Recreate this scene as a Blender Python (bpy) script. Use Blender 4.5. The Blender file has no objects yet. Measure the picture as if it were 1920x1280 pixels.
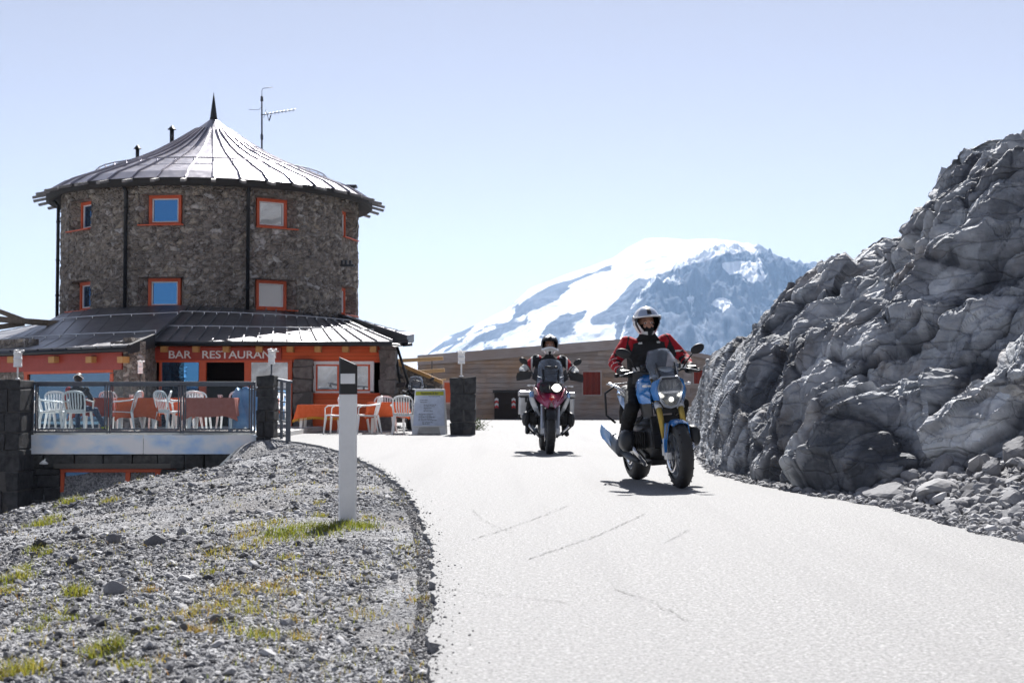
import bpy, math, random
import numpy as np
from mathutils import Vector, Matrix, Euler

# ------------------------------------------------------------------ camera, sky, sun, exposure
sc = bpy.context.scene
COL = sc.collection
F = 2700.0                       # focal length in pixels of the 1920 px wide photograph
PITCH = math.atan(108.0 / F)
CAMZ = 0.8
cd = bpy.data.cameras.new("camera"); cam = bpy.data.objects.new("camera", cd); COL.objects.link(cam)
cam.location = (0, 0, CAMZ); cam.rotation_euler = (math.pi / 2 + PITCH, 0, 0)
cd.sensor_width = 36.0; cd.lens = F / 1920 * 36.0
cd.clip_start = 0.1; cd.clip_end = 60000
cd.dof.use_dof = True; cd.dof.focus_distance = 13.2; cd.dof.aperture_fstop = 6.3
sc.camera = cam

SUN_EL, SUN_AZ = math.radians(45), math.radians(4)      # azimuth clockwise from +Y
SKY_STRENGTH, SUN_STRENGTH, EXPOSURE = 0.050, 5.0, 1.15
SKY_SAT, SKY_TINT = 0.5, (1.07, .965, .945)
wd = bpy.data.worlds.new("World"); sc.world = wd; wd.use_nodes = True
nt = wd.node_tree; nt.nodes.clear()
sky = nt.nodes.new("ShaderNodeTexSky"); sky.sky_type = 'NISHITA'; sky.sun_disc = False
sky.sun_elevation = SUN_EL; sky.sun_rotation = SUN_AZ; sky.altitude = 2700
sky.air_density = 1.0; sky.dust_density = 1.0; sky.ozone_density = 3.0
bg = nt.nodes.new("ShaderNodeBackground"); bg.inputs[1].default_value = SKY_STRENGTH
out = nt.nodes.new("ShaderNodeOutputWorld")
hs = nt.nodes.new("ShaderNodeHueSaturation"); hs.inputs['Saturation'].default_value = SKY_SAT
tn = nt.nodes.new("ShaderNodeMix"); tn.data_type = 'RGBA'; tn.blend_type = 'MULTIPLY'; tn.inputs[0].default_value = 1.0; tn.inputs[7].default_value = (*SKY_TINT, 1)   # white balance of the photograph
nt.links.new(sky.outputs[0], hs.inputs['Color']); nt.links.new(hs.outputs[0], tn.inputs[6]); nt.links.new(tn.outputs[2], bg.inputs[0]); nt.links.new(bg.outputs[0], out.inputs[0])
sd = bpy.data.lights.new("sun", 'SUN'); sd.energy = SUN_STRENGTH; sd.angle = math.radians(0.53); sd.color = (1, .97, .935)
sun = bpy.data.objects.new("sun", sd); COL.objects.link(sun)
sdir = Vector((math.sin(SUN_AZ) * math.cos(SUN_EL), math.cos(SUN_AZ) * math.cos(SUN_EL), math.sin(SUN_EL)))
sun.rotation_euler = sdir.to_track_quat('Z', 'Y').to_euler(); sun.location = (10, 40, 40)
sc.view_settings.view_transform = 'Standard'; sc.view_settings.look = 'None'
sc.view_settings.gamma = 1.0; sc.view_settings.exposure = EXPOSURE
sc.render.engine = 'CYCLES'
sc.cycles.use_denoising = True
sc.cycles.max_bounces = 8; sc.cycles.transparent_max_bounces = 24; sc.cycles.volume_bounces = 1

def W(x, y, Y):
    """photograph pixel at depth Y -> world point"""
    a = (x - 960) / F; b = (640 - y) / F
    d = Vector((a, math.cos(PITCH) - b * math.sin(PITCH), math.sin(PITCH) + b * math.cos(PITCH)))
    return Vector((0, 0, CAMZ)) + d * (Y / d.y)
def G(x, y, z=0.0):
    a = (x - 960) / F; b = (640 - y) / F
    d = Vector((a, math.cos(PITCH) - b * math.sin(PITCH), math.sin(PITCH) + b * math.cos(PITCH)))
    return Vector((0, 0, CAMZ)) + d * ((z - CAMZ) / d.z)

# ------------------------------------------------------------------ numpy noise
def _hash(ix, iy, iz, seed):
    h = (ix.astype(np.int64) * 374761393 + iy.astype(np.int64) * 668265263 + iz.astype(np.int64) * 2147483647 + seed * 1274126177) & 0xFFFFFFFF
    h = ((h ^ (h >> 13)) * 1274126177) & 0xFFFFFFFF
    h = ((h ^ (h >> 16)) * 2246822519) & 0xFFFFFFFF
    h = h ^ (h >> 15)
    return (h & 0xFFFFFF) / float(0x1000000)
def vnoise(p, seed=0):
    i = np.floor(p).astype(np.int64); f = p - i; u = f * f * f * (f * (f * 6 - 15) + 10)
    r = 0
    for dx in (0, 1):
        for dy in (0, 1):
            for dz in (0, 1):
                w = (u[:, 0] if dx else 1 - u[:, 0]) * (u[:, 1] if dy else 1 - u[:, 1]) * (u[:, 2] if dz else 1 - u[:, 2])
                r = r + w * _hash(i[:, 0] + dx, i[:, 1] + dy, i[:, 2] + dz, seed)
    return r * 2 - 1
def fbm(p, octv=4, seed=0, gain=.5, lac=2.03, ridged=False):
    a, s, r = 1.0, 0.0, 0
    p = np.array(p, float)
    for k in range(octv):
        n = vnoise(p, seed + k * 17)
        if ridged: n = 1 - 2 * np.abs(n)
        r = r + a * n; s += a; a *= gain; p = p * lac + 3.7
    return r / s
def voronoi(p, seed=0):
    i = np.floor(p).astype(np.int64)
    n = len(p); f1 = np.full(n, 9.0); f2 = np.full(n, 9.0); vec = np.zeros((n, 3)); cid = np.zeros((n, 3), np.int64)
    for dx in (-1, 0, 1):
        for dy in (-1, 0, 1):
            for dz in (-1, 0, 1):
                c = i + np.array((dx, dy, dz))
                q = np.stack([c[:, k] + _hash(c[:, 0], c[:, 1], c[:, 2], seed + 31 * k + 5) for k in range(3)], 1)
                d = p - q; dd = np.sqrt((d * d).sum(1))
                near = dd < f1
                f2 = np.where(near, f1, np.minimum(f2, dd))
                f1 = np.where(near, dd, f1)
                vec[near] = d[near]; cid[near] = c[near]
    rnd = np.stack([_hash(cid[:, 0], cid[:, 1], cid[:, 2], seed + 101 * (k + 1)) for k in range(4)], 1)
    return f1, f2, vec, rnd
def facets(p, seed=0, low=False, tilt=1.0, R=.88, K=2.4):
    """continuous field of tilted planes: upper envelope (creases cut in) or lower envelope (edges stand out)"""
    i = np.floor(p).astype(np.int64); best = np.full(len(p), 99.0 if low else -99.0); sg = 1 if low else -1
    for dx in (-1, 0, 1):
        for dy in (-1, 0, 1):
            for dz in (-1, 0, 1):
                c = i + np.array((dx, dy, dz)); hh = [_hash(c[:, 0], c[:, 1], c[:, 2], seed + 31 * k + 5) for k in range(7)]
                d = p - (c + np.stack(hh[:3], 1)); l = np.sqrt((d * d).sum(1))
                v = (hh[3] - .5) + tilt * ((hh[4] - .5) * d[:, 0] + (hh[5] - .5) * d[:, 1] + (hh[6] - .5) * d[:, 2]) + sg * K * np.maximum(l - R, 0) ** 2
                best = np.minimum(best, v) if low else np.maximum(best, v)
    return best
def noise1(x, seed=0):
    x = np.asarray(x, float); return vnoise(np.stack([x, x * 0 + .37, x * 0 + .71], 1), seed)

# ------------------------------------------------------------------ materials
def nd(t, k, **kw):
    n = t.nodes.new(k)
    for a, b in kw.items():
        if a == 'I':
            for i, v in b.items():
                try: n.inputs[i].default_value = v
                except Exception: n.inputs[i].default_value = (*v, 1)
        else: setattr(n, a, b)
    return n
def rgb(c): return (*c, 1) if len(c) == 3 else c
def newmat(name):
    m = bpy.data.materials.new(name); m.use_nodes = True; t = m.node_tree
    return m, t, t.nodes["Principled BSDF"]
def ramp(t, fac, stops):
    r = t.nodes.new("ShaderNodeValToRGB"); e = r.color_ramp.elements
    while len(e) < len(stops): e.new(.5)
    for k, (p, c) in enumerate(stops): e[k].position = p; e[k].color = rgb(c)
    t.links.new(fac, r.inputs[0]); return r.outputs[0]
def coord(t, scale=(1, 1, 1), rot=(0, 0, 0)):
    tc = t.nodes.new("ShaderNodeTexCoord"); mp = t.nodes.new("ShaderNodeMapping")
    mp.inputs['Scale'].default_value = scale; mp.inputs['Rotation'].default_value = rot
    t.links.new(tc.outputs['Object'], mp.inputs[0]); return mp.outputs[0]
def noise(t, vec, scale, detail=4, rough=.55):
    n = nd(t, "ShaderNodeTexNoise", I={'Scale': scale, 'Detail': detail, 'Roughness': rough}); t.links.new(vec, n.inputs['Vector']); return n.outputs[0]
def mixc(t, fac, a, b, mode='MIX'):
    n = t.nodes.new("ShaderNodeMix"); n.data_type = 'RGBA'; n.blend_type = mode
    for s, v in ((0, fac), (6, a), (7, b)):
        if hasattr(v, 'node'): t.links.new(v, n.inputs[s])
        else: n.inputs[s].default_value = v if isinstance(v, (int, float)) else rgb(v)
    return n.outputs[2]
def math_(t, op, a, b=0.0):
    n = t.nodes.new("ShaderNodeMath"); n.operation = op
    for s, v in ((0, a), (1, b)):
        if hasattr(v, 'node'): t.links.new(v, n.inputs[s])
        else: n.inputs[s].default_value = v
    return n.outputs[0]
def bump(t, bsdf, h, strength=.4, dist=.02):
    b = nd(t, "ShaderNodeBump", I={'Strength': strength, 'Distance': dist}); t.links.new(h, b.inputs['Height']); t.links.new(b.outputs[0], bsdf.inputs['Normal'])
def plain(name, col, rough=.5, metal=0.0, col2=None, scale=9, bmp=0.0, bscale=60, spec=.5, coat=0.0):
    m, t, b = newmat(name)
    b.inputs['Roughness'].default_value = rough; b.inputs['Metallic'].default_value = metal
    b.inputs['Specular IOR Level'].default_value = spec
    if coat: b.inputs['Coat Weight'].default_value = coat; b.inputs['Coat Roughness'].default_value = .06
    v = coord(t)
    c2 = col2 if col2 else tuple(x * .82 for x in col)
    n = noise(t, v, scale, 5, .6)
    t.links.new(ramp(t, n, [(.35, col), (.68, c2)]), b.inputs['Base Color'])
    r = nd(t, "ShaderNodeMapRange", I={3: max(rough - .07, 0.02), 4: min(rough + .12, 1)}); t.links.new(n, r.inputs[0]); t.links.new(r.outputs[0], b.inputs['Roughness'])
    if bmp: bump(t, b, noise(t, v, bscale, 4), bmp, .01)
    return m
def emissive(name, col, strength):
    m, t, b = newmat(name); b.inputs['Base Color'].default_value = rgb(col)
    b.inputs['Emission Color'].default_value = rgb(col); b.inputs['Emission Strength'].default_value = strength; return m
def clear(name, tint=(.8, .88, .95), fac=.25, rough=.03, base=(.03, .04, .05)):
    """thin pane: mostly see-through, with a mirror coat"""
    m = bpy.data.materials.new(name); m.use_nodes = True; t = m.node_tree; t.nodes.clear()
    o = t.nodes.new("ShaderNodeOutputMaterial"); tr = nd(t, "ShaderNodeBsdfTransparent", I={0: rgb(tint)})
    gl = nd(t, "ShaderNodeBsdfPrincipled", I={'Base Color': rgb(base), 'Roughness': rough, 'Specular IOR Level': .8})
    fr = nd(t, "ShaderNodeLayerWeight", I={0: .35}); f = math_(t, 'ADD', math_(t, 'MULTIPLY', fr.outputs[1], .5), fac)
    mx = t.nodes.new("ShaderNodeMixShader"); t.links.new(f, mx.inputs[0]); t.links.new(tr.outputs[0], mx.inputs[1]); t.links.new(gl.outputs[0], mx.inputs[2])
    t.links.new(mx.outputs[0], o.inputs[0]); return m
def window_glass(name, refl=.6, base=(.012, .014, .018), tint=(.075, .26, .56)):  # default tint paints a deep sky blue into the reflection
    m = bpy.data.materials.new(name); m.use_nodes = True; t = m.node_tree; t.nodes.clear()
    o = t.nodes.new("ShaderNodeOutputMaterial"); d = nd(t, "ShaderNodeBsdfPrincipled", I={'Base Color': rgb(base), 'Roughness': .4})
    g = nd(t, "ShaderNodeBsdfGlossy", I={'Color': (*tint, 1), 'Roughness': .015})
    v = coord(t); b = nd(t, "ShaderNodeBump", I={'Strength': .05, 'Distance': .02}); t.links.new(noise(t, v, 2.2, 1), b.inputs['Height']); t.links.new(b.outputs[0], g.inputs['Normal'])
    mx = nd(t, "ShaderNodeMixShader", I={0: refl}); t.links.new(d.outputs[0], mx.inputs[1]); t.links.new(g.outputs[0], mx.inputs[2]); t.links.new(mx.outputs[0], o.inputs[0]); return m

def m_asphalt():
    m, t, b = newmat("asphalt"); v = coord(t)
    big = noise(t, v, .35, 5, .6); fine = noise(t, v, 70, 4, .8); mid = noise(t, coord(t, (1, 3, 1)), 9, 6, .75); grit = noise(t, v, 26, 3, .6)
    c = ramp(t, fine, [(.36, (.105, .106, .109)), (.52, (.255, .256, .259)), (.66, (.44, .441, .442))])
    c = mixc(t, ramp(t, grit, [(.52, (0, 0, 0)), (.70, (.5, .5, .5))]), c, (.16, .161, .165))
    c = mixc(t, ramp(t, grit, [(.30, (.5, .5, .5)), (.42, (0, 0, 0))]), c, (.46, .46, .46))
    c = mixc(t, math_(t, 'MULTIPLY', ramp(t, big, [(.38, (0, 0, 0)), (.68, (1, 1, 1))]), .4), c, (.235, .236, .24))
    c = mixc(t, ramp(t, mid, [(.60, (0, 0, 0)), (.74, (.55, .55, .55))]), c, (.12, .12, .123))
    trk = noise(t, coord(t, (2.2, .10, 1)), 1.1, 3, .5); c = mixc(t, ramp(t, trk, [(.5, (0, 0, 0)), (.68, (.30, .30, .30))]), c, (.175, .175, .18))
    vo = nd(t, "ShaderNodeTexVoronoi", I={'Scale': 85}); t.links.new(v, vo.inputs[0])
    sp = t.nodes.new("ShaderNodeSeparateColor"); t.links.new(vo.outputs[1], sp.inputs[0])
    c = mixc(t, math_(t, 'MULTIPLY', ramp(t, vo.outputs[0], [(.0, (.9, .9, .9)), (.42, (0, 0, 0))]), ramp(t, sp.outputs[0], [(.78, (0, 0, 0)), (.82, (1, 1, 1))])), c, (.045, .045, .047))
    t.links.new(c, b.inputs['Base Color']); b.inputs['Roughness'].default_value = .8; b.inputs['Specular IOR Level'].default_value = .3
    bump(t, b, mixc(t, .5, fine, grit), .8, .014); return m
def m_ground():
    m, t, b = newmat("gravel_ground"); v = coord(t)
    vo = nd(t, "ShaderNodeTexVoronoi", I={'Scale': 38}); t.links.new(v, vo.inputs[0])
    vo2 = nd(t, "ShaderNodeTexVoronoi", I={'Scale': 90}); t.links.new(v, vo2.inputs[0])
    sep = t.nodes.new("ShaderNodeSeparateColor"); t.links.new(vo.outputs[1], sep.inputs[0])
    c = ramp(t, sep.outputs[0], [(0, (.12, .122, .13)), (.5, (.24, .245, .26)), (1, (.42, .425, .44))])
    c = mixc(t, ramp(t, noise(t, v, .7, 5), [(.45, (0, 0, 0)), (.75, (.5, .5, .5))]), c, (.21, .185, .16))
    c = mixc(t, ramp(t, noise(t, v, .16, 7, .7), [(.46, (0, 0, 0)), (.58, (.6, .6, .6))]), c, (.07, .072, .08))
    t.links.new(c, b.inputs['Base Color']); b.inputs['Roughness'].default_value = .9; b.inputs['Specular IOR Level'].default_value = .2
    bump(t, b, mixc(t, .4, vo.outputs[0], vo2.outputs[0]), .9, .03); return m
def m_stone_attr(name, stops, scale=30):
    """stones: one tone per stone from the 'tone' attribute, plus veining"""
    m, t, b = newmat(name); v = coord(t); a = nd(t, "ShaderNodeAttribute", attribute_name='tone')
    c = ramp(t, a.outputs[2], stops)
    c = mixc(t, math_(t, 'MULTIPLY', noise(t, v, scale, 5, .7), .5), c, (.12, .12, .13))
    t.links.new(c, b.inputs['Base Color']); b.inputs['Roughness'].default_value = .85; b.inputs['Specular IOR Level'].default_value = .25
    bump(t, b, noise(t, v, scale * 3, 4), .4, .01); return m
def m_rock():
    m, t, b = newmat("rock_face"); v = coord(t); vd = coord(t, (1, 1, 3.2), (0, math.radians(32), 0))
    n1 = noise(t, v, 1.3, 8, .65); n2 = noise(t, vd, 3.5, 8, .7); n3 = noise(t, v, 22, 6, .7)
    c = ramp(t, n1, [(.3, (.11, .122, .138)), (.5, (.265, .285, .308)), (.7, (.52, .535, .55))])
    c = mixc(t, ramp(t, n2, [(.45, (0, 0, 0)), (.72, (.7, .7, .7))]), c, (.46, .462, .475))
    c = mixc(t, ramp(t, noise(t, v, 2.1, 5), [(.55, (0, 0, 0)), (.70, (.5, .5, .5))]), c, (.235, .19, .15))
    c = mixc(t, ramp(t, n2, [(.28, (.5, .5, .5)), (.4, (0, 0, 0))]), c, (.07, .072, .08))
    wv = nd(t, "ShaderNodeTexVoronoi", feature='DISTANCE_TO_EDGE', I={'Scale': 1.7})
    dis = t.nodes.new("ShaderNodeVectorMath"); dis.operation = 'MULTIPLY_ADD'
    nn = nd(t, "ShaderNodeTexNoise", I={'Scale': 3.0, 'Detail': 6}); t.links.new(v, nn.inputs['Vector'])
    t.links.new(nn.outputs[1], dis.inputs[0]); dis.inputs[1].default_value = (.35, .35, .35); t.links.new(vd, dis.inputs[2])
    t.links.new(dis.outputs[0], wv.inputs['Vector'])
    crack = ramp(t, wv.outputs[0], [(.0, (.5, .5, .5)), (.012, (0, 0, 0))])
    c = mixc(t, crack, c, (.04, .04, .045))
    at = nd(t, "ShaderNodeAttribute", attribute_name='tone'); c = mixc(t, 1.0, c, ramp(t, at.outputs[2], [(0, (.25, .26, .29)), (.5, (.95, .95, .97)), (1, (1.7, 1.7, 1.68))]), 'MULTIPLY')
    t.links.new(c, b.inputs['Base Color']); b.inputs['Roughness'].default_value = .75; b.inputs['Specular IOR Level'].default_value = .35
    h = mixc(t, .35, mixc(t, .5, n2, n3), ramp(t, wv.outputs[0], [(0, (0, 0, 0)), (.06, (1, 1, 1))]))
    bump(t, b, h, .8, .05); return m
def m_rubble_masonry():
    m, t, b = newmat("rubble_masonry"); v = coord(t, (1, 1, 1.35))
    nn = nd(t, "ShaderNodeTexNoise", I={'Scale': 2.5, 'Detail': 3}); t.links.new(v, nn.inputs['Vector'])
    dis = t.nodes.new("ShaderNodeVectorMath"); dis.operation = 'MULTIPLY_ADD'; t.links.new(nn.outputs[1], dis.inputs[0]); dis.inputs[1].default_value = (.3, .3, .3); t.links.new(v, dis.inputs[2])
    v1 = nd(t, "ShaderNodeTexVoronoi", I={'Scale': 4.9}); v2 = nd(t, "ShaderNodeTexVoronoi", feature='DISTANCE_TO_EDGE', I={'Scale': 4.9})
    v3 = nd(t, "ShaderNodeTexVoronoi", I={'Scale': 9}); 
    for x in (v1, v2, v3): t.links.new(dis.outputs[0], x.inputs['Vector'])
    s = t.nodes.new("ShaderNodeSeparateColor"); t.links.new(v1.outputs[1], s.inputs[0]); s3 = t.nodes.new("ShaderNodeSeparateColor"); t.links.new(v3.outputs[1], s3.inputs[0])
    c = ramp(t, s.outputs[0], [(0, (.12, .104, .092)), (.45, (.25, .215, .185)), (.8, (.35, .305, .26)), (.92, (.44, .38, .30)), (1, (.62, .60, .60))])
    c = mixc(t, .38, c, ramp(t, s3.outputs[1], [(0, (.05, .046, .045)), (.8, (.32, .28, .25)), (1, (.58, .56, .55))]))
    c = mixc(t, ramp(t, noise(t, v, 14, 5, .7), [(.55, (0, 0, 0)), (.8, (.6, .6, .6))]), c, (.05, .046, .044))
    mort = ramp(t, v2.outputs[0], [(.02, (.8, .8, .8)), (.07, (0, 0, 0))])
    c = mixc(t, mort, c, (.29, .265, .24))
    t.links.new(c, b.inputs['Base Color']); b.inputs['Roughness'].default_value = .92; b.inputs['Specular IOR Level'].default_value = .2
    bump(t, b, mixc(t, .3, ramp(t, v2.outputs[0], [(0, (0, 0, 0)), (.16, (1, 1, 1))]), noise(t, v, 20, 5)), .9, .06); return m
def m_block(name="dark_block_masonry", lo=(.028, .029, .031), hi=(.085, .084, .086)):
    m, t, b = newmat(name); v = coord(t)
    n = noise(t, v, 9, 6, .65); n2 = noise(t, v, 2.2, 3)
    c = ramp(t, n, [(.3, lo), (.72, hi)]); c = mixc(t, ramp(t, n2, [(.5, (0, 0, 0)), (.7, (.5, .5, .5))]), c, tuple(x * 1.25 for x in hi))
    t.links.new(c, b.inputs['Base Color']); b.inputs['Roughness'].default_value = .9; b.inputs['Specular IOR Level'].default_value = .25
    bump(t, b, mixc(t, .5, n, noise(t, v, 40, 4)), .8, .03); return m
def m_boards(name, c1, c2, c3, axis=2, rough=.75):
    """weathered boards: streaks along the board"""
    m, t, b = newmat(name); sc_ = [1.2, 1.2, 1.2]; sc_[axis] = 14
    v = coord(t, tuple(sc_)); n = noise(t, v, 2.0, 7, .65); n2 = noise(t, coord(t), .8, 3)
    a = nd(t, "ShaderNodeAttribute", attribute_name='tone')
    c = ramp(t, n, [(.3, c1), (.7, c2)]); c = mixc(t, ramp(t, n2, [(.42, (0, 0, 0)), (.66, (.8, .8, .8))]), c, c3)
    c = mixc(t, a.outputs[2], c, tuple(x * .42 for x in c1))
    t.links.new(c, b.inputs['Base Color']); b.inputs['Roughness'].default_value = rough; b.inputs['Specular IOR Level'].default_value = .25
    bump(t, b, n, .5, .01); return m
def m_roof(name, c1, c2, rough, metal):
    m, t, b = newmat(name); v = coord(t); n = noise(t, v, 1.5, 6, .6)
    t.links.new(ramp(t, n, [(.3, c1), (.7, c2)]), b.inputs['Base Color'])
    r = nd(t, "ShaderNodeMapRange", I={3: rough - .08, 4: rough + .12}); t.links.new(noise(t, v, 5, 5), r.inputs[0]); t.links.new(r.outputs[0], b.inputs['Roughness'])
    b.inputs['Metallic'].default_value = metal; bump(t, b, noise(t, v, 1.1, 3), .25, .05); return m
def m_mountain():
    m, t, b = newmat("mountain"); v = coord(t); a = nd(t, "ShaderNodeAttribute", attribute_name='snow')
    n = noise(t, v, .03, 8, .75)
    rk = ramp(t, noise(t, coord(t, (1, 1, .3)), .018, 8, .7), [(.3, (.028, .043, .075)), (.7, (.13, .155, .205))])  # rock colours carry part of the distance haze's blue
    f = math_(t, 'ADD', a.outputs[2], math_(t, 'MULTIPLY', math_(t, 'SUBTRACT', n, .5), .9))
    c = mixc(t, ramp(t, f, [(.44, (0, 0, 0)), (.56, (1, 1, 1))]), rk, (.93, .94, .95))
    t.links.new(c, b.inputs['Base Color']); b.inputs['Roughness'].default_value = .9; b.inputs['Specular IOR Level'].default_value = .1
    bump(t, b, n, .6, 14); return m
def m_banner():
    m, t, b = newmat("printed_sky_banner"); v = coord(t, (1, 1, 1.6)); n = noise(t, v, 1.3, 4, .5)
    t.links.new(ramp(t, n, [(.36, (.50, .70, .97)), (.48, (.80, .89, .97)), (.58, (.96, .96, .96))]), b.inputs['Base Color']); b.inputs['Roughness'].default_value = .3; return m
def m_fabric(name, c1, c2):
    m, t, b = newmat(name); v = coord(t); n = noise(t, v, 14, 5, .6)
    t.links.new(ramp(t, n, [(.35, c1), (.7, c2)]), b.inputs['Base Color']); b.inputs['Roughness'].default_value = .85; b.inputs['Specular IOR Level'].default_value = .25
    bump(t, b, mixc(t, .4, n, noise(t, v, 180, 2)), .5, .012); return m
def m_leaf():
    m, t, b = newmat("grass_blades"); a = nd(t, "ShaderNodeAttribute", attribute_name='tone')
    t.links.new(ramp(t, a.outputs[2], [(0, (.10, .15, .015)), (.35, (.22, .24, .025)), (.7, (.34, .27, .05)), (1, (.30, .16, .06))]), b.inputs['Base Color'])
    b.inputs['Roughness'].default_value = .6; b.inputs['Subsurface Weight'].default_value = 0
    tr = nd(t, "ShaderNodeBsdfTranslucent"); t.links.new(b.inputs['Base Color'].links[0].from_socket, tr.inputs[0])
    mx = nd(t, "ShaderNodeMixShader", I={0: .45}); o = t.nodes["Material Output"]
    t.links.new(b.outputs[0], mx.inputs[1]); t.links.new(tr.outputs[0], mx.inputs[2]); t.links.new(mx.outputs[0], o.inputs[0]); return m

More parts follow.
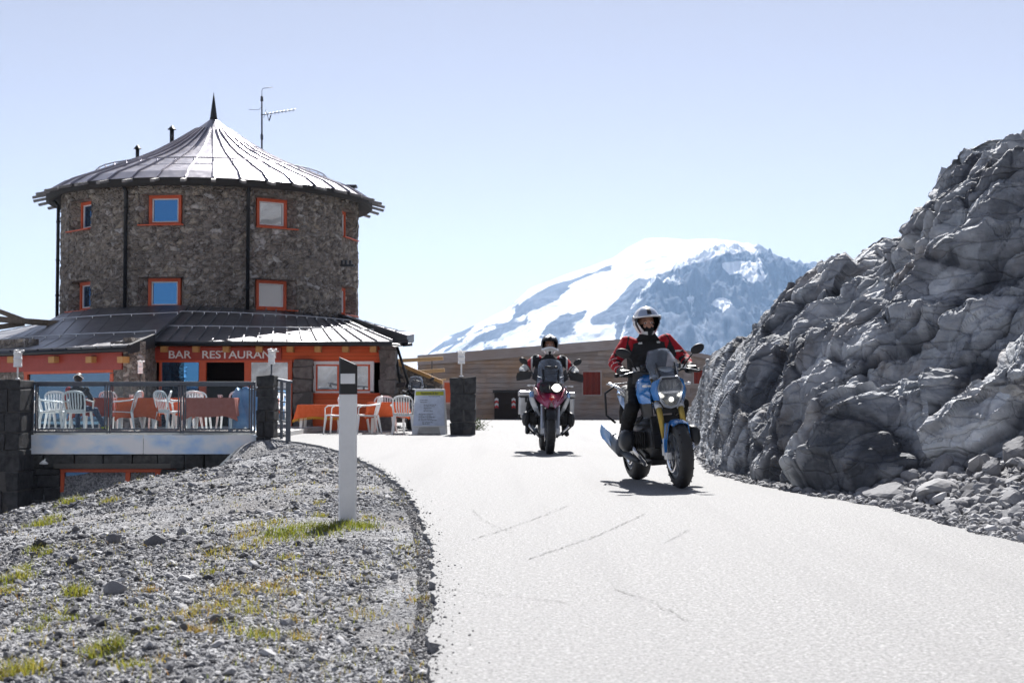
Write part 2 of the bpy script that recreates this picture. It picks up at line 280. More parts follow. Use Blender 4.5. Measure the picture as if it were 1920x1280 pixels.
STONE = [(0, (.05, .052, .06)), (.35, (.17, .172, .185)), (.75, (.36, .362, .375)), (1, (.62, .62, .63))]
MAT = dict(
    asphalt=m_asphalt(), ground=m_ground(), rock=m_rock(), gravel=m_stone_attr("gravel_stones", STONE, 60), rubble=m_stone_attr("rubble_stone", STONE, 9),
    masonry=m_rubble_masonry(), block=m_block(), block2=m_block("grey_pier_masonry", (.075, .068, .065), (.20, .185, .175)),
    mortar=plain("mortar", (.10, .095, .09), .95, 0, None, 30, .4),
    barn=m_boards("weathered_boards", (.30, .265, .255), (.56, .50, .47), (.42, .27, .17)), barntrim=m_boards("grey_fascia", (.30, .27, .27), (.50, .45, .44), (.34, .28, .25)),
    orange=m_boards("orange_boards", (.55, .095, .028), (.68, .13, .04), (.60, .105, .03), 2, .55), orangef=plain("orange_paint", (.62, .10, .03), .45, 0, (.55, .085, .025), 6),
    signred=plain("dark_red_board", (.36, .045, .026), .5, 0, (.32, .04, .024), 6), honey=m_boards("honey_wood", (.46, .25, .09), (.60, .35, .14), (.5, .28, .1), 0, .6),
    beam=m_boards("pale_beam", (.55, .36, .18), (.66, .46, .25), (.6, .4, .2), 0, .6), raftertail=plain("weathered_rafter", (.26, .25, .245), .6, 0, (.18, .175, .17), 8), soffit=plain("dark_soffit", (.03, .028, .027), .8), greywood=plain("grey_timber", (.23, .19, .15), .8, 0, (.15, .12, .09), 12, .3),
    towerroof=m_roof("tower_roof_metal", (.32, .31, .34), (.46, .44, .48), .30, .92), lowroof=m_roof("lower_roof_metal", (.20, .20, .215), (.30, .30, .315), .40, .85),
    darkmetal=plain("dark_metal", (.022, .024, .028), .4, .3), steel=plain("grey_steel", (.115, .13, .15), .45, .5, (.09, .10, .12)), alu=plain("aluminium", (.62, .63, .64), .32, .85),
    chrome=plain("polished_steel", (.72, .72, .73), .14, 1.0), white=plain("white_plastic", (.88, .88, .87), .38, 0, (.84, .84, .83), 5), whitepaint=plain("white_paint", (.78, .79, .80), .5, 0, (.70, .71, .72), 7, .1),
    black=plain("black_plastic", (.014, .014, .016), .45), gloss=plain("black_gloss", (.012, .012, .014), .18, 0, None, 9, 0, 60, .5, .4), tyre=plain("tyre_rubber", (.021, .021, .023), .62, 0, (.032, .031, .031), 25, .3, 200),
    blue=plain("blue_paint", (.008, .19, .56), .22, .1, (.008, .17, .50), 4, 0, 60, .5, .7), paleblue=plain("pale_blue_panel", (.20, .38, .68), .3, .2), gold=plain("gold_anodised", (.42, .30, .075), .3, .85, (.36, .26, .07)),
    crimson=plain("crimson_paint", (.42, .014, .085), .3, .1, None, 4, 0, 60, .5, .6), red=plain("red_paint", (.55, .02, .02), .35), silver=plain("silver_paint", (.50, .53, .58), .3, .5), engine=plain("engine_grey", (.06, .06, .062), .45, .6),
    glass=window_glass("window_glass"), palepane=window_glass("pale_reflection_glass", .25, (.60, .60, .58), (.85, .88, .92)), wingglass=window_glass("wing_glass", .55, (.02, .022, .025), (.20, .33, .46)), glassgrey=window_glass("old_window_glass", .55, (.03, .03, .032), (.85, .88, .92)), greyglass=window_glass("dim_glass", .35, (.10, .10, .10)), clear=clear("clear_pane"), screen=clear("windscreen", (.90, .93, .97), .09, .08, (.36, .40, .46)), rail_glass=clear("railing_glass", (.86, .92, .95), .07, .03, (.25, .28, .3)),  # wingglass, palepane and screen have reflected sky and hillside painted into their colours
    lens=clear("lamp_lens", (.96, .97, .98), .08), reflector=plain("lamp_reflector", (.88, .89, .91), .25, .45), lit=emissive("lit_headlamp", (1, .97, .86), 3.0), dayled=emissive("lit_parking_lamp", (1, .95, .85), 1.3),
    jacket=m_fabric("black_textile", (.016, .016, .018), (.03, .03, .032)), jacketgrey=m_fabric("grey_textile", (.06, .06, .062), (.09, .088, .085)), jacketred=m_fabric("red_textile", (.32, .010, .018), (.40, .02, .028)),
    jacketwhite=m_fabric("white_textile", (.66, .67, .66), (.5, .52, .5)), trousers=m_fabric("black_trousers", (.012, .012, .013), (.022, .022, .023)), boot=plain("boot_leather", (.014, .014, .015), .45, 0, None, 20, .2), glove=plain("glove_leather", (.013, .013, .014), .5, 0, None, 25, .3),
    skin=plain("skin", (.50, .27, .19), .5, 0, (.43, .22, .15), 18), hair=plain("hair", (.05, .035, .02), .6), eye=plain("eye_white", (.7, .68, .65), .2), iris=plain("iris", (.03, .03, .035), .2),
    jeans=m_fabric("denim", (.035, .06, .115), (.055, .09, .16)), navy=m_fabric("navy_vest", (.016, .02, .03), (.03, .035, .045)), shoe=plain("lime_shoe", (.45, .62, .05), .5),
    cloth=m_fabric("orange_cloth", (.60, .10, .03), (.68, .14, .05)), clothred=m_fabric("faded_red_cloth", (.50, .14, .10), (.58, .19, .14)), fringe=plain("yellow_fringe", (.70, .33, .03), .8),
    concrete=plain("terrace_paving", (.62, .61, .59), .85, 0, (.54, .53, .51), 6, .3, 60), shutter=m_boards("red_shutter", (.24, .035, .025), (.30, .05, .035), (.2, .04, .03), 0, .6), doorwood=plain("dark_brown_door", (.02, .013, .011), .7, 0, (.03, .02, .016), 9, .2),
    palewood=plain("pale_trim", (.50, .44, .42), .6), pink=plain("faded_pink_trim", (.66, .46, .42), .6), boardblue=plain("menu_board", (.60, .67, .80), .5), yellowgreen=plain("menu_heading", (.50, .52, .03), .6), ink=plain("ink", (.06, .065, .08), .7),
    banner=m_banner(), bluesheet=plain("blue_plastic_sheet", (.16, .38, .66), .35, 0, (.35, .55, .78), 4, .5, 9), snowmt=m_mountain(), leaf=m_leaf(), soil=plain("crack_fill", (.10, .10, .10), .9), crimsonred=plain("bright_red_badge", (.75, .03, .02), .3),
    visor=plain("visor_blue_grey", (.36, .43, .55), .25, .1, (.32, .38, .49), 3), helmetwhite=plain("helmet_white", (.75, .76, .77), .18, 0, None, 4, 0, 60, .5, .5), plant=plain("shrub_leaf", (.06, .11, .02), .6, 0, (.10, .15, .02), 20),
)

# ------------------------------------------------------------------ mesh builder and object helpers
class MB:
    def __init__(s): s.v = []; s.f = []; s.m = []; s.s = []; s.t = []
    def add(s, vs, fs, mi=0, smooth=False, tone=0.0):
        o = len(s.v); s.v.extend([tuple(v) for v in vs])
        for f in fs: s.f.append(tuple(i + o for i in f)); s.m.append(mi); s.s.append(smooth); s.t.append(tone)
        return s
    def box(s, c, size, R=None, mi=0, tone=0.0, jit=0.0, rnd=None):
        hx, hy, hz = (x / 2 for x in size); c = Vector(c)
        P = [Vector((x, y, z)) for z in (-hz, hz) for y in (-hy, hy) for x in (-hx, hx)]
        if jit: P = [p + Vector([rnd.uniform(-jit, jit) for _ in range(3)]) for p in P]
        if R is not None: P = [R @ p for p in P]
        return s.add([p + c for p in P], [(0, 2, 3, 1), (4, 5, 7, 6), (0, 1, 5, 4), (2, 6, 7, 3), (0, 4, 6, 2), (1, 3, 7, 5)], mi, False, tone)
    def frame(s, p0, p1, up=(0, 0, 1)):
        z = (Vector(p1) - Vector(p0)); L = z.length; z.normalize(); u = Vector(up)
        if abs(z.dot(u)) > .97: u = Vector((0, 1, 0)) if abs(z.y) < .9 else Vector((1, 0, 0))
        x = u.cross(z).normalized(); y = z.cross(x); return x, y, z, L
    def bar(s, p0, p1, w, h, mi=0, up=(0, 0, 1), tone=0.0, w1=None, h1=None):
        x, y, z, L = s.frame(p0, p1, up); w1 = w if w1 is None else w1; h1 = h if h1 is None else h1
        P = []
        for p, a, b in ((Vector(p0), w, h), (Vector(p1), w1, h1)):
            for sx, sy in ((-1, -1), (1, -1), (1, 1), (-1, 1)): P.append(p + x * sx * a / 2 + y * sy * b / 2)
        return s.add(P, [(3, 2, 1, 0), (4, 5, 6, 7), (0, 1, 5, 4), (1, 2, 6, 5), (2, 3, 7, 6), (3, 0, 4, 7)], mi, False, tone)
    def tube(s, path, r, n=10, mi=0, caps=True, smooth=True, flat=1.0, closed=False):
        path = [Vector(p) for p in path]; k = len(path); rs = r if isinstance(r, (list, tuple)) else [r] * k
        P = []; prev = None
        for i, p in enumerate(path):
            if closed: d = path[(i + 1) % k] - path[i - 1]
            else: d = path[min(i + 1, k - 1)] - path[max(i - 1, 0)]
            d.normalize()
            if prev is None:
                u = Vector((0, 0, 1)) if abs(d.z) < .9 else Vector((0, 1, 0)); x = u.cross(d).normalized()
            else: x = (prev - d * prev.dot(d)).normalized()
            prev = x; y = d.cross(x)
            for j in range(n):
                a = 2 * math.pi * j / n; P.append(p + (x * math.cos(a) + y * math.sin(a) * flat) * rs[i])
        Fc = []
        for i in range(k if closed else k - 1):
            i2 = (i + 1) % k
            for j in range(n): j2 = (j + 1) % n; Fc.append((i * n + j, i * n + j2, i2 * n + j2, i2 * n + j))
        s.add(P, Fc, mi, smooth)
        if caps and not closed:
            o = len(s.v) - k * n
            for f in (tuple(o + j for j in reversed(range(n))), tuple(o + (k - 1) * n + j for j in range(n))):
                s.f.append(f); s.m.append(mi); s.s.append(False); s.t.append(0.0)
        return s
    def cyl(s, p0, p1, r0, r1=None, n=14, mi=0, smooth=True): return s.tube([p0, p1], [r0, r0 if r1 is None else r1], n, mi, True, smooth)
    def lathe(s, prof, c=(0, 0, 0), axis='z', n=24, mi=0, smooth=True, ang=(0, 2 * math.pi)):
        """prof: (radius, height) pairs"""
        full = abs(ang[1] - ang[0] - 2 * math.pi) < 1e-6; c = Vector(c); P = []; nn = n if full else n + 1
        for (r, h) in prof:
            for j in range(nn):
                a = ang[0] + (ang[1] - ang[0]) * j / n; ca, sa = math.cos(a) * r, math.sin(a) * r
                P.append(c + Vector({'z': (ca, sa, h), 'x': (h, ca, sa), 'y': (ca, h, -sa)}[axis]))
        Fc = []
        for i in range(len(prof) - 1):
            for j in range(n):
                j2 = (j + 1) % nn; Fc.append((i * nn + j, i * nn + j2, (i + 1) * nn + j2, (i + 1) * nn + j))
        return s.add(P, Fc, mi, smooth)
    def torus(s, c, R, r, axis='x', n=40, k=12, mi=0, rw=None):
        prof = [(R + r * math.cos(2 * math.pi * i / k), (rw or r) * math.sin(2 * math.pi * i / k)) for i in range(k + 1)]
        return s.lathe(prof, c, axis, n, mi)
    def ell(s, c, r, n=16, k=10, mi=0, R=None):
        c = Vector(c); P = []
        for i in range(k + 1):
            b = math.pi * i / k
            for j in range(n):
                a = 2 * math.pi * j / n; p = Vector((math.sin(b) * math.cos(a) * r[0], math.sin(b) * math.sin(a) * r[1], -math.cos(b) * r[2]))
                P.append(c + (R @ p if R is not None else p))
        Fc = [(i * n + j, i * n + (j + 1) % n, (i + 1) * n + (j + 1) % n, (i + 1) * n + j) for i in range(k) for j in range(n)]
        return s.add(P, Fc, mi, True)
    def loft(s, rings, mi=0, smooth=True, caps=True):
        """rings: equal-length closed loops of points"""
        n = len(rings[0]); P = [p for r in rings for p in r]
        Fc = [(i * n + j, i * n + (j + 1) % n, (i + 1) * n + (j + 1) % n, (i + 1) * n + j) for i in range(len(rings) - 1) for j in range(n)]
        if caps: Fc += [tuple(reversed(range(n))), tuple((len(rings) - 1) * n + j for j in range(n))]
        return s.add(P, Fc, mi, smooth)
    def prism(s, poly, o, u, v, depth, mi=0, smooth=False):
        """polygon of (a, b) in the plane o + a*u + b*v, extruded by the vector depth"""
        o, u, v, dp = Vector(o), Vector(u), Vector(v), Vector(depth); n = len(poly)
        A = [o + u * a + v * b for a, b in poly]; B = [p + dp for p in A]
        return s.add(A + B, [tuple(reversed(range(n))), tuple(range(n, 2 * n))] + [(j, (j + 1) % n, n + (j + 1) % n, n + j) for j in range(n)], mi, smooth)
    def grid(s, A, mi=0, smooth=True):
        A = [[Vector(p) for p in row] for row in A]; h, w = len(A), len(A[0])
        return s.add([p for r in A for p in r], [(i * w + j, i * w + j + 1, (i + 1) * w + j + 1, (i + 1) * w + j) for i in range(h - 1) for j in range(w - 1)], mi, smooth)
    def sheet(s, A, th, mi=0, smooth=True):
        """grid with a thickness"""
        A = np.array([[tuple(p) for p in r] for r in A], float); du = np.gradient(A, axis=1); dv = np.gradient(A, axis=0); nrm = np.cross(du, dv); nrm /= np.linalg.norm(nrm, axis=2, keepdims=True) + 1e-9
        B = A + nrm * th; h, w = A.shape[:2]; vs = list(A.reshape(-1, 3)) + list(B.reshape(-1, 3)); o = h * w; Fc = []
        for i in range(h - 1):
            for j in range(w - 1):
                a, b, c, d = i * w + j, i * w + j + 1, (i + 1) * w + j + 1, (i + 1) * w + j; Fc += [(d, c, b, a), (a + o, b + o, c + o, d + o)]
        ed = [(i, 0, i + 1, 0) for i in range(h - 1)] + [(i + 1, w - 1, i, w - 1) for i in range(h - 1)] + [(0, j + 1, 0, j) for j in range(w - 1)] + [(h - 1, j, h - 1, j + 1) for j in range(w - 1)]
        for a, b, c, d in ed: p, q = a * w + b, c * w + d; Fc.append((p, q, q + o, p + o))
        return s.add(vs, Fc, mi, smooth)
    def xf(s, M):
        s.v = [tuple(M @ Vector(v)) for v in s.v]; return s
    def build(s, name, mats, parent=None, bevel=0.0, world=False, seg=2):
        me = bpy.data.meshes.new(name); me.from_pydata(s.v, [], s.f)
        mats = mats if isinstance(mats, (list, tuple)) else [mats]
        for m in mats: me.materials.append(MAT[m] if isinstance(m, str) else m)
        me.polygons.foreach_set('material_index', s.m); me.polygons.foreach_set('use_smooth', s.s)
        if any(s.t):
            at = me.attributes.new('tone', 'FLOAT', 'FACE'); at.data.foreach_set('value', s.t)
        me.update(); return link(me, name, parent, bevel, world, seg)
def link(me, name, parent=None, bevel=0.0, world=False, seg=2):
    ob = bpy.data.objects.new(name, me); COL.objects.link(ob)
    if parent is not None:
        ob.parent = parent
        if world and parent.type == 'EMPTY' and parent.parent is None: ob.location = -parent.location
    if bevel:
        b = ob.modifiers.new('bevel', 'BEVEL'); b.width = bevel; b.segments = seg; b.limit_method = 'ANGLE'; b.angle_limit = math.radians(35); b.harden_normals = False
    return ob
def np_mesh(name, verts, faces, mat, tone=None, smooth=False, attr='tone', dom='POINT', parent=None):
    """verts (n,3); faces (m,k) arrays"""
    me = bpy.data.meshes.new(name); n, (m, k) = len(verts), faces.shape
    me.vertices.add(n); me.vertices.foreach_set('co', np.asarray(verts, np.float32).ravel())
    me.loops.add(m * k); me.loops.foreach_set('vertex_index', faces.astype(np.int32).ravel())
    me.polygons.add(m); me.polygons.foreach_set('loop_start', np.arange(0, m * k, k, dtype=np.int32)); me.polygons.foreach_set('loop_total', np.full(m, k, np.int32))
    me.update(calc_edges=True); me.polygons.foreach_set('use_smooth', np.full(m, smooth, bool))
    if tone is not None: me.attributes.new(attr, 'FLOAT', dom).data.foreach_set('value', np.asarray(tone, np.float32))
    me.materials.append(MAT[mat]); me.validate(); return link(me, name, parent)
def gridfaces(h, w):
    i, j = np.meshgrid(np.arange(h - 1), np.arange(w - 1), indexing='ij'); a = (i * w + j).ravel()
    return np.stack([a, a + 1, a + w + 1, a + w], 1)
def tag(o, label, cat, group=None, kind=None):
    o['label'] = label; o['category'] = cat
    if group: o['group'] = group
    if kind: o['kind'] = kind
    return o
def kind(o, k): o['kind'] = k; return o
def thing(name, label, cat, loc=(0, 0, 0), rot=(0, 0, 0), group=None):
    o = bpy.data.objects.new(name, None); COL.objects.link(o); o.location = loc; o.rotation_euler = rot; o.empty_display_size = .2
    return tag(o, label, cat, group)
def copy_tree(o, parent=None):
    c = o.copy(); COL.objects.link(c)
    if parent: c.parent = parent
    for ch in [x for x in COL.objects if x.parent == o]: copy_tree(ch, c)
    return c
def dup(root, loc, rot, label):
    c = copy_tree(root); c.location = loc; c.rotation_euler = rot; c['label'] = label; return c
def text(body, name, mat, parent, loc, width, height, rot=(math.pi / 2, 0, 0), ext=.012, world=False):
    cu = bpy.data.curves.new(name, 'FONT'); cu.body = body; cu.size = 1; cu.extrude = .02; cu.align_x = 'CENTER'; cu.align_y = 'CENTER'; cu.offset = .012
    to = bpy.data.objects.new(name, cu); COL.objects.link(to)
    me = bpy.data.meshes.new_from_object(to.evaluated_get(bpy.context.evaluated_depsgraph_get())); bpy.data.objects.remove(to)
    n = len(me.vertices); a = np.empty(n * 3); me.vertices.foreach_get('co', a); a = a.reshape(-1, 3)
    lo, hi = a.min(0), a.max(0); a = (a - (lo + hi) / 2) / (hi - lo) * np.array((width, height, ext)); a[:, 2] += ext * .5
    R = np.array(Euler(rot).to_matrix()); a = a @ R.T + np.array(loc); me.vertices.foreach_set('co', a.ravel()); me.update()
    me.materials.clear(); me.materials.append(MAT[mat]); return link(me, name, parent, 0, world)
def ring(c, rx, ry, n=20, ax=(1, 0, 0), ay=(0, 1, 0), p=2.0):
    c, ax, ay = Vector(c), Vector(ax), Vector(ay); r = []
    for j in range(n):
        a = 2 * math.pi * j / n; ca, sa = math.cos(a), math.sin(a)
        r.append(c + ax * rx * math.copysign(abs(ca) ** (2 / p), ca) + ay * ry * math.copysign(abs(sa) ** (2 / p), sa))
    return r
def icos(sub=1):
    t = (1 + 5 ** .5) / 2
    v = [(-1, t, 0), (1, t, 0), (-1, -t, 0), (1, -t, 0), (0, -1, t), (0, 1, t), (0, -1, -t), (0, 1, -t), (t, 0, -1), (t, 0, 1), (-t, 0, -1), (-t, 0, 1)]
    f = [(0, 11, 5), (0, 5, 1), (0, 1, 7), (0, 7, 10), (0, 10, 11), (1, 5, 9), (5, 11, 4), (11, 10, 2), (10, 7, 6), (7, 1, 8), (3, 9, 4), (3, 4, 2), (3, 2, 6), (3, 6, 8), (3, 8, 9), (4, 9, 5), (2, 4, 11), (6, 2, 10), (8, 6, 7), (9, 8, 1)]
    v = [Vector(x).normalized() for x in v]
    for _ in range(sub):
        c = {}; nf = []
        def mid(a, b):
            k = (min(a, b), max(a, b))
            if k not in c: c[k] = len(v); v.append((v[a] + v[b]).normalized())
            return c[k]
        for a, b, d in f: x, y, z = mid(a, b), mid(b, d), mid(d, a); nf += [(a, x, z), (b, y, x), (d, z, y), (x, y, z)]
        f = nf
    return np.array([tuple(x) for x in v]), np.array(f)
ICO0, ICO1, ICO2, ICO3 = icos(0), icos(1), icos(2), icos(3)
def rock_shape(rs, size, base=None, planes=11, rough=.05):
    """angular stone: directions cut by random planes"""
    V, Fc = base if base is not None else ICO2
    N = rs.normal(size=(planes, 3)); N /= np.linalg.norm(N, axis=1, keepdims=True); d = rs.uniform(.55, 1.0, planes)
    dots = V @ N.T; r = np.where(dots > .05, d / np.maximum(dots, .05), 9).min(1); r = np.minimum(r, 1.15)
    P = V * r[:, None]; P = P * (1 + rough * fbm(P * 3 + rs.uniform(0, 90), 3)[:, None]); return P * np.array(size), Fc
def blob(name, segs, voxel, mats, pick, parent, smooth_it=3):
    """one continuous body: overlapping closed pieces fused into a single surface; pick(center, nearest) -> material index"""
    mb = MB(); S = []
    for sg in segs:
        if sg[0] == 'c':
            _, p0, r0, p1, r1, tagname = sg; p0, p1 = Vector(p0), Vector(p1); x, y, z, L = mb.frame(p0, p1); rings = []
            for k in range(1, 6): a = -math.pi / 2 + k * math.pi / 12; rings.append(ring(p0 + z * r0 * math.sin(a), r0 * math.cos(a), r0 * math.cos(a), 16, x, y))
            for k in range(0, 6): a = k * math.pi / 12; rings.append(ring(p1 + z * r1 * math.sin(a), r1 * math.cos(a), r1 * math.cos(a), 16, x, y))
            mb.loft(rings); S.append((p0, p1, (r0 + r1) / 2, tagname))
        elif sg[0] == 'e':
            _, c, r, tagname = sg; mb.ell(c, r, 18, 12); S.append((Vector(c), Vector(c) + Vector((0, 0, .001)), min(r), tagname))
        elif sg[0] == 'l':
            _, rings, tagname = sg; R = [ring(*q) for q in rings]; mb.loft(R)
            for q0, q1 in zip(rings[:-1], rings[1:]): S.append((Vector(q0[0]), Vector(q1[0]), (q0[1] + q0[2]) / 2, tagname))
    me = bpy.data.meshes.new('raw'); me.from_pydata(mb.v, [], mb.f); me.update()
    o = bpy.data.objects.new('raw', me); COL.objects.link(o)
    r = o.modifiers.new('r', 'REMESH'); r.mode = 'VOXEL'; r.voxel_size = voxel
    q = o.modifiers.new('s', 'SMOOTH'); q.factor = .5; q.iterations = smooth_it
    me2 = bpy.data.meshes.new_from_object(o.evaluated_get(bpy.context.evaluated_depsgraph_get())); bpy.data.objects.remove(o); me2.name = name
    n = len(me2.polygons); C = np.empty(n * 3); me2.polygons.foreach_get('center', C); C = C.reshape(-1, 3)
    best = np.full(n, 9.0); idx = np.zeros(n, int)
    for i, (a, b, rad, _) in enumerate(S):
        a_, b_ = np.array(a), np.array(b); ab = b_ - a_; t = np.clip(((C - a_) @ ab) / max(ab @ ab, 1e-9), 0, 1); d = np.linalg.norm(C - a_ - t[:, None] * ab, axis=1) - rad
        k = d < best; best[k] = d[k]; idx[k] = i
    names = [s_[3] for s_ in S]
    # wrinkles in the clothing
    me2.materials.clear()
    for m in mats: me2.materials.append(MAT[m])
    me2.polygons.foreach_set('material_index', np.array([pick(C[i], names[idx[i]]) for i in range(n)], np.int32))
    me2.polygons.foreach_set('use_smooth', np.ones(n, bool)); me2.update()
    return link(me2, name, parent)
def wrinkle(ob, amp=.006, sc_=22, seed=3):
    me = ob.data; n = len(me.vertices); a = np.empty(n * 3); me.vertices.foreach_get('co', a); a = a.reshape(-1, 3)
    nr = np.empty(n * 3); me.vertices.foreach_get('normal', nr); nr = nr.reshape(-1, 3)
    d = fbm(a * np.array((sc_, sc_, sc_ * 1.4)), 3, seed, ridged=True) * amp + fbm(a * sc_ * .4, 2, seed + 5) * amp * 1.3
    me.vertices.foreach_set('co', (a + nr * d[:, None]).ravel()); me.update()

# ------------------------------------------------------------------ terrain
RND = random.Random(11); RS = np.random.RandomState(7)
LE = [(0.35, -40), (0.15, -6), (-.02, 0), (-.12, 2.5)] + [tuple(G(x, y).xy) for x, y in ((798, 1290), (812, 1200), (818, 1110), (806, 1020), (786, 960), (758, 915), (715, 880), (655, 850), (600, 835), (560, 828))] + [(-4.7, 28.6), (-4.95, 29.6)]
RE = [(3.3, -40), (3.1, 0), (2.95, 5)] + [tuple(G(x, y).xy) for x, y in ((1925, 1020), (1800, 990), (1650, 950), (1500, 925), (1400, 905), (1330, 887), (1308, 862), (1300, 835))] + [(4.4, 33), (6.5, 45), (10, 64)]
LEa, REa = np.array(LE), np.array(RE)
def edge_d(X, Y, E):
    P = np.stack([X, Y], 1); best = np.full(len(X), 1e9)
    for a, b in zip(E[:-1], E[1:]):
        ab = b - a; t = np.clip(((P - a) @ ab) / (ab @ ab), 0, 1); best = np.minimum(best, np.linalg.norm(P - a - t[:, None] * ab, axis=1))
    return best
def sstep(a, b, x): t = np.clip((x - a) / (b - a), 0, 1); return t * t * (3 - 2 * t)
def H(X, Y):
    X = np.asarray(X, float); Y = np.asarray(Y, float); z = np.full(len(X), -.035)
    q = np.stack([X, Y, X * 0], 1)
    left = X < np.interp(Y, LEa[:, 1], LEa[:, 0]); d = np.where(left, edge_d(X, Y, LEa), 0)
    m = sstep(30.9, 30.1, Y) * left
    y0 = np.interp(X / np.maximum(Y, 1), [-.6, -.356, -.25, -.2, -.17, -.12], [16.5, 17.5, 19.2, 19.6, 21.5, 24])
    prof = .05 * sstep(.1, .8, d) - .02 * d - .028 * d ** 2 - .135 * np.maximum(Y - y0, 0) * sstep(.15, 2.2, d) - .2 * np.maximum(d - 5.2, 0)
    prof = np.maximum(prof, -2.6 - .02 * d)
    bumps = (.07 * fbm(q * .9, 4, 3) + .03 * fbm(q * 4, 3, 9)) * sstep(.15, 1.2, d) + .05 * fbm(q * .45 + 7, 3, 21) * sstep(1, 3, d)
    z = z + m * (prof + bumps)
    right = X > np.interp(Y, REa[:, 1], REa[:, 0]); e = np.where(right, edge_d(X, Y, REa), 0)
    z = z + right * (Y > -12) * (np.minimum(.02 + .34 * np.maximum(e - .4, 0), .95) * sstep(32, 14, Y) * sstep(-12, 2, Y) + .05 * fbm(q * 1.5, 4, 5) * sstep(0, .6, e))
    # slopes of the pass beside and behind the viewer, the drop beyond the summit
    r = np.hypot(X, Y); az = np.degrees(np.arctan2(X, Y)) % 360
    hill = sstep(34, 60, az) * sstep(212, 188, az) * np.where(az < 120, sstep(20, 75, r) * 26, sstep(16, 60, r) * 13)
    z = z + hill * (1 + .5 * fbm(q * .06, 5, 31)) * (r < 400)
    far = np.maximum(np.maximum(Y - 75, -X - 40), 0); z = z - np.minimum(far * .45, 420) * (hill < .5)
    return z
az = np.radians(np.concatenate([np.arange(-180, -26, 2.0), np.arange(-26, 26, .115), np.arange(26, 180.1, 2.0)]))
rr = np.concatenate([np.geomspace(.6, 3.2, 14)[:-1], np.geomspace(3.2, 34, 330), np.geomspace(35, 110, 40), np.geomspace(120, 14000, 26)])
R_, A_ = np.meshgrid(rr, az, indexing='ij'); X_, Y_ = (R_ * np.sin(A_)).ravel(), (R_ * np.cos(A_)).ravel()
gz = H(X_, Y_)
inroad = (X_ > np.interp(Y_, LEa[:, 1], LEa[:, 0])) & (X_ < np.interp(Y_, REa[:, 1], REa[:, 0])) & (Y_ < 62); gz = np.where(inroad, -.05, gz)
kind(np_mesh('ground', np.stack([X_, Y_, gz], 1), gridfaces(len(rr), len(az)), 'ground', None, True), 'structure')

def rough_line(E, step, amp, seed):
    E = np.array(E); s = np.concatenate([[0], np.cumsum(np.linalg.norm(np.diff(E, axis=0), axis=1))]); o = []
    t = np.arange(0, s[-1], step); x = np.interp(t, s, E[:, 0]); y = np.interp(t, s, E[:, 1])
    x = x + amp * (noise1(t * 7, seed) + .6 * noise1(t * 23, seed + 1)); return list(zip(x, y))
lpts = rough_line(LE, .05, .03, 4); rpts = rough_line(RE, .06, .05, 8)
poly = lpts + [(-5.0, 40), (-6, 64)] + rpts[::-1]
rb = MB(); n = len(poly); rb.add([(x, y, 0) for x, y in poly], [tuple(range(n))[::-1]])
rb.add([(x, y, 0) for x, y in poly] + [(x, y, -.06) for x, y in poly], [(i, (i + 1) % n, n + (i + 1) % n, n + i) for i in range(n)])
kind(rb.build('road', 'asphalt'), 'structure')
ck = MB()
for pts, w in (([(880, 1012), (950, 992), (1005, 972), (1065, 948)], .011), ([(985, 1050), (1060, 1025), (1130, 1000), (1210, 963)], .012), ([(1248, 1017), (1270, 1006), (1292, 994)], .008), ([(885, 955), (905, 975), (960, 1000)], .006), ([(1150, 1105), (1215, 1125), (1290, 1165)], .007), ([(850, 1105), (960, 1118), (1065, 1130)], .007)):
    P = [G(*p) for p in pts]
    for a, b in zip(P[:-1], P[1:]):
        k = max(int((b - a).length / .035), 2); u = (b - a).normalized(); nn = Vector((-u.y, u.x, 0))
        for i in range(k):
            if RND.random() < .2: continue
            p, q = a.lerp(b, i / k), a.lerp(b, (i + 1.2) / k); o = nn * RND.gauss(0, .008); ww = w * RND.uniform(.2, .7)
            ck.add([p + o + nn * ww / 2 + Vector((0, 0, .004)), p + o - nn * ww / 2 + Vector((0, 0, .004)), q + o - nn * ww / 3 + Vector((0, 0, .004)), q + o + nn * ww / 3 + Vector((0, 0, .004))], [(0, 1, 2, 3)])
kind(ck.build('road_cracks', 'soil'), 'structure')

# gravel: loose stones on the bank, the verge and the road edge
def scatter(pts, sizes, tone, name, mat, label, base=ICO0, flat=.65):
    V, Fc = base; n = len(pts); k = len(V); rs = np.random.RandomState(len(pts))
    jit = rs.uniform(.62, 1.12, (n, k, 1)); P = V[None] * jit
    an = rs.uniform(0, 6.28, n); ca, sa = np.cos(an), np.sin(an); sx = rs.uniform(.7, 1.4, n); tl = rs.normal(0, .35, n)
    x = P[:, :, 0] * sx[:, None]; y = P[:, :, 1]; zz = P[:, :, 2] * flat + x * tl[:, None]
    Q = np.stack([x * ca[:, None] - y * sa[:, None], x * sa[:, None] + y * ca[:, None], zz], 2) * sizes[:, None, None] + pts[:, None, :]
    fa = (Fc[None] + (np.arange(n) * k)[:, None, None]).reshape(-1, 3)
    o = np_mesh(name, Q.reshape(-1, 3), fa, mat, np.repeat(tone, len(Fc)), False, 'tone', 'FACE'); tag(o, label, 'gravel', None, 'stuff'); return o
def left_pts(n, r0, r1, a0=-25, a1=2):
    r = np.exp(RS.uniform(math.log(r0), math.log(r1), n * 3)); a = np.radians(RS.uniform(a0, a1, n * 3)); X, Y = r * np.sin(a), r * np.cos(a)
    ex = np.interp(Y, LEa[:, 1], LEa[:, 0]); k = (X < ex + .02) & (Y < 29.3); return X[k][:n], Y[k][:n], r[k][:n]
X, Y, r = left_pts(150000, 3.3, 29); sz = np.clip(RS.lognormal(-5.45, .62, len(X)), .0025, .035) * (.36 + r * .066)
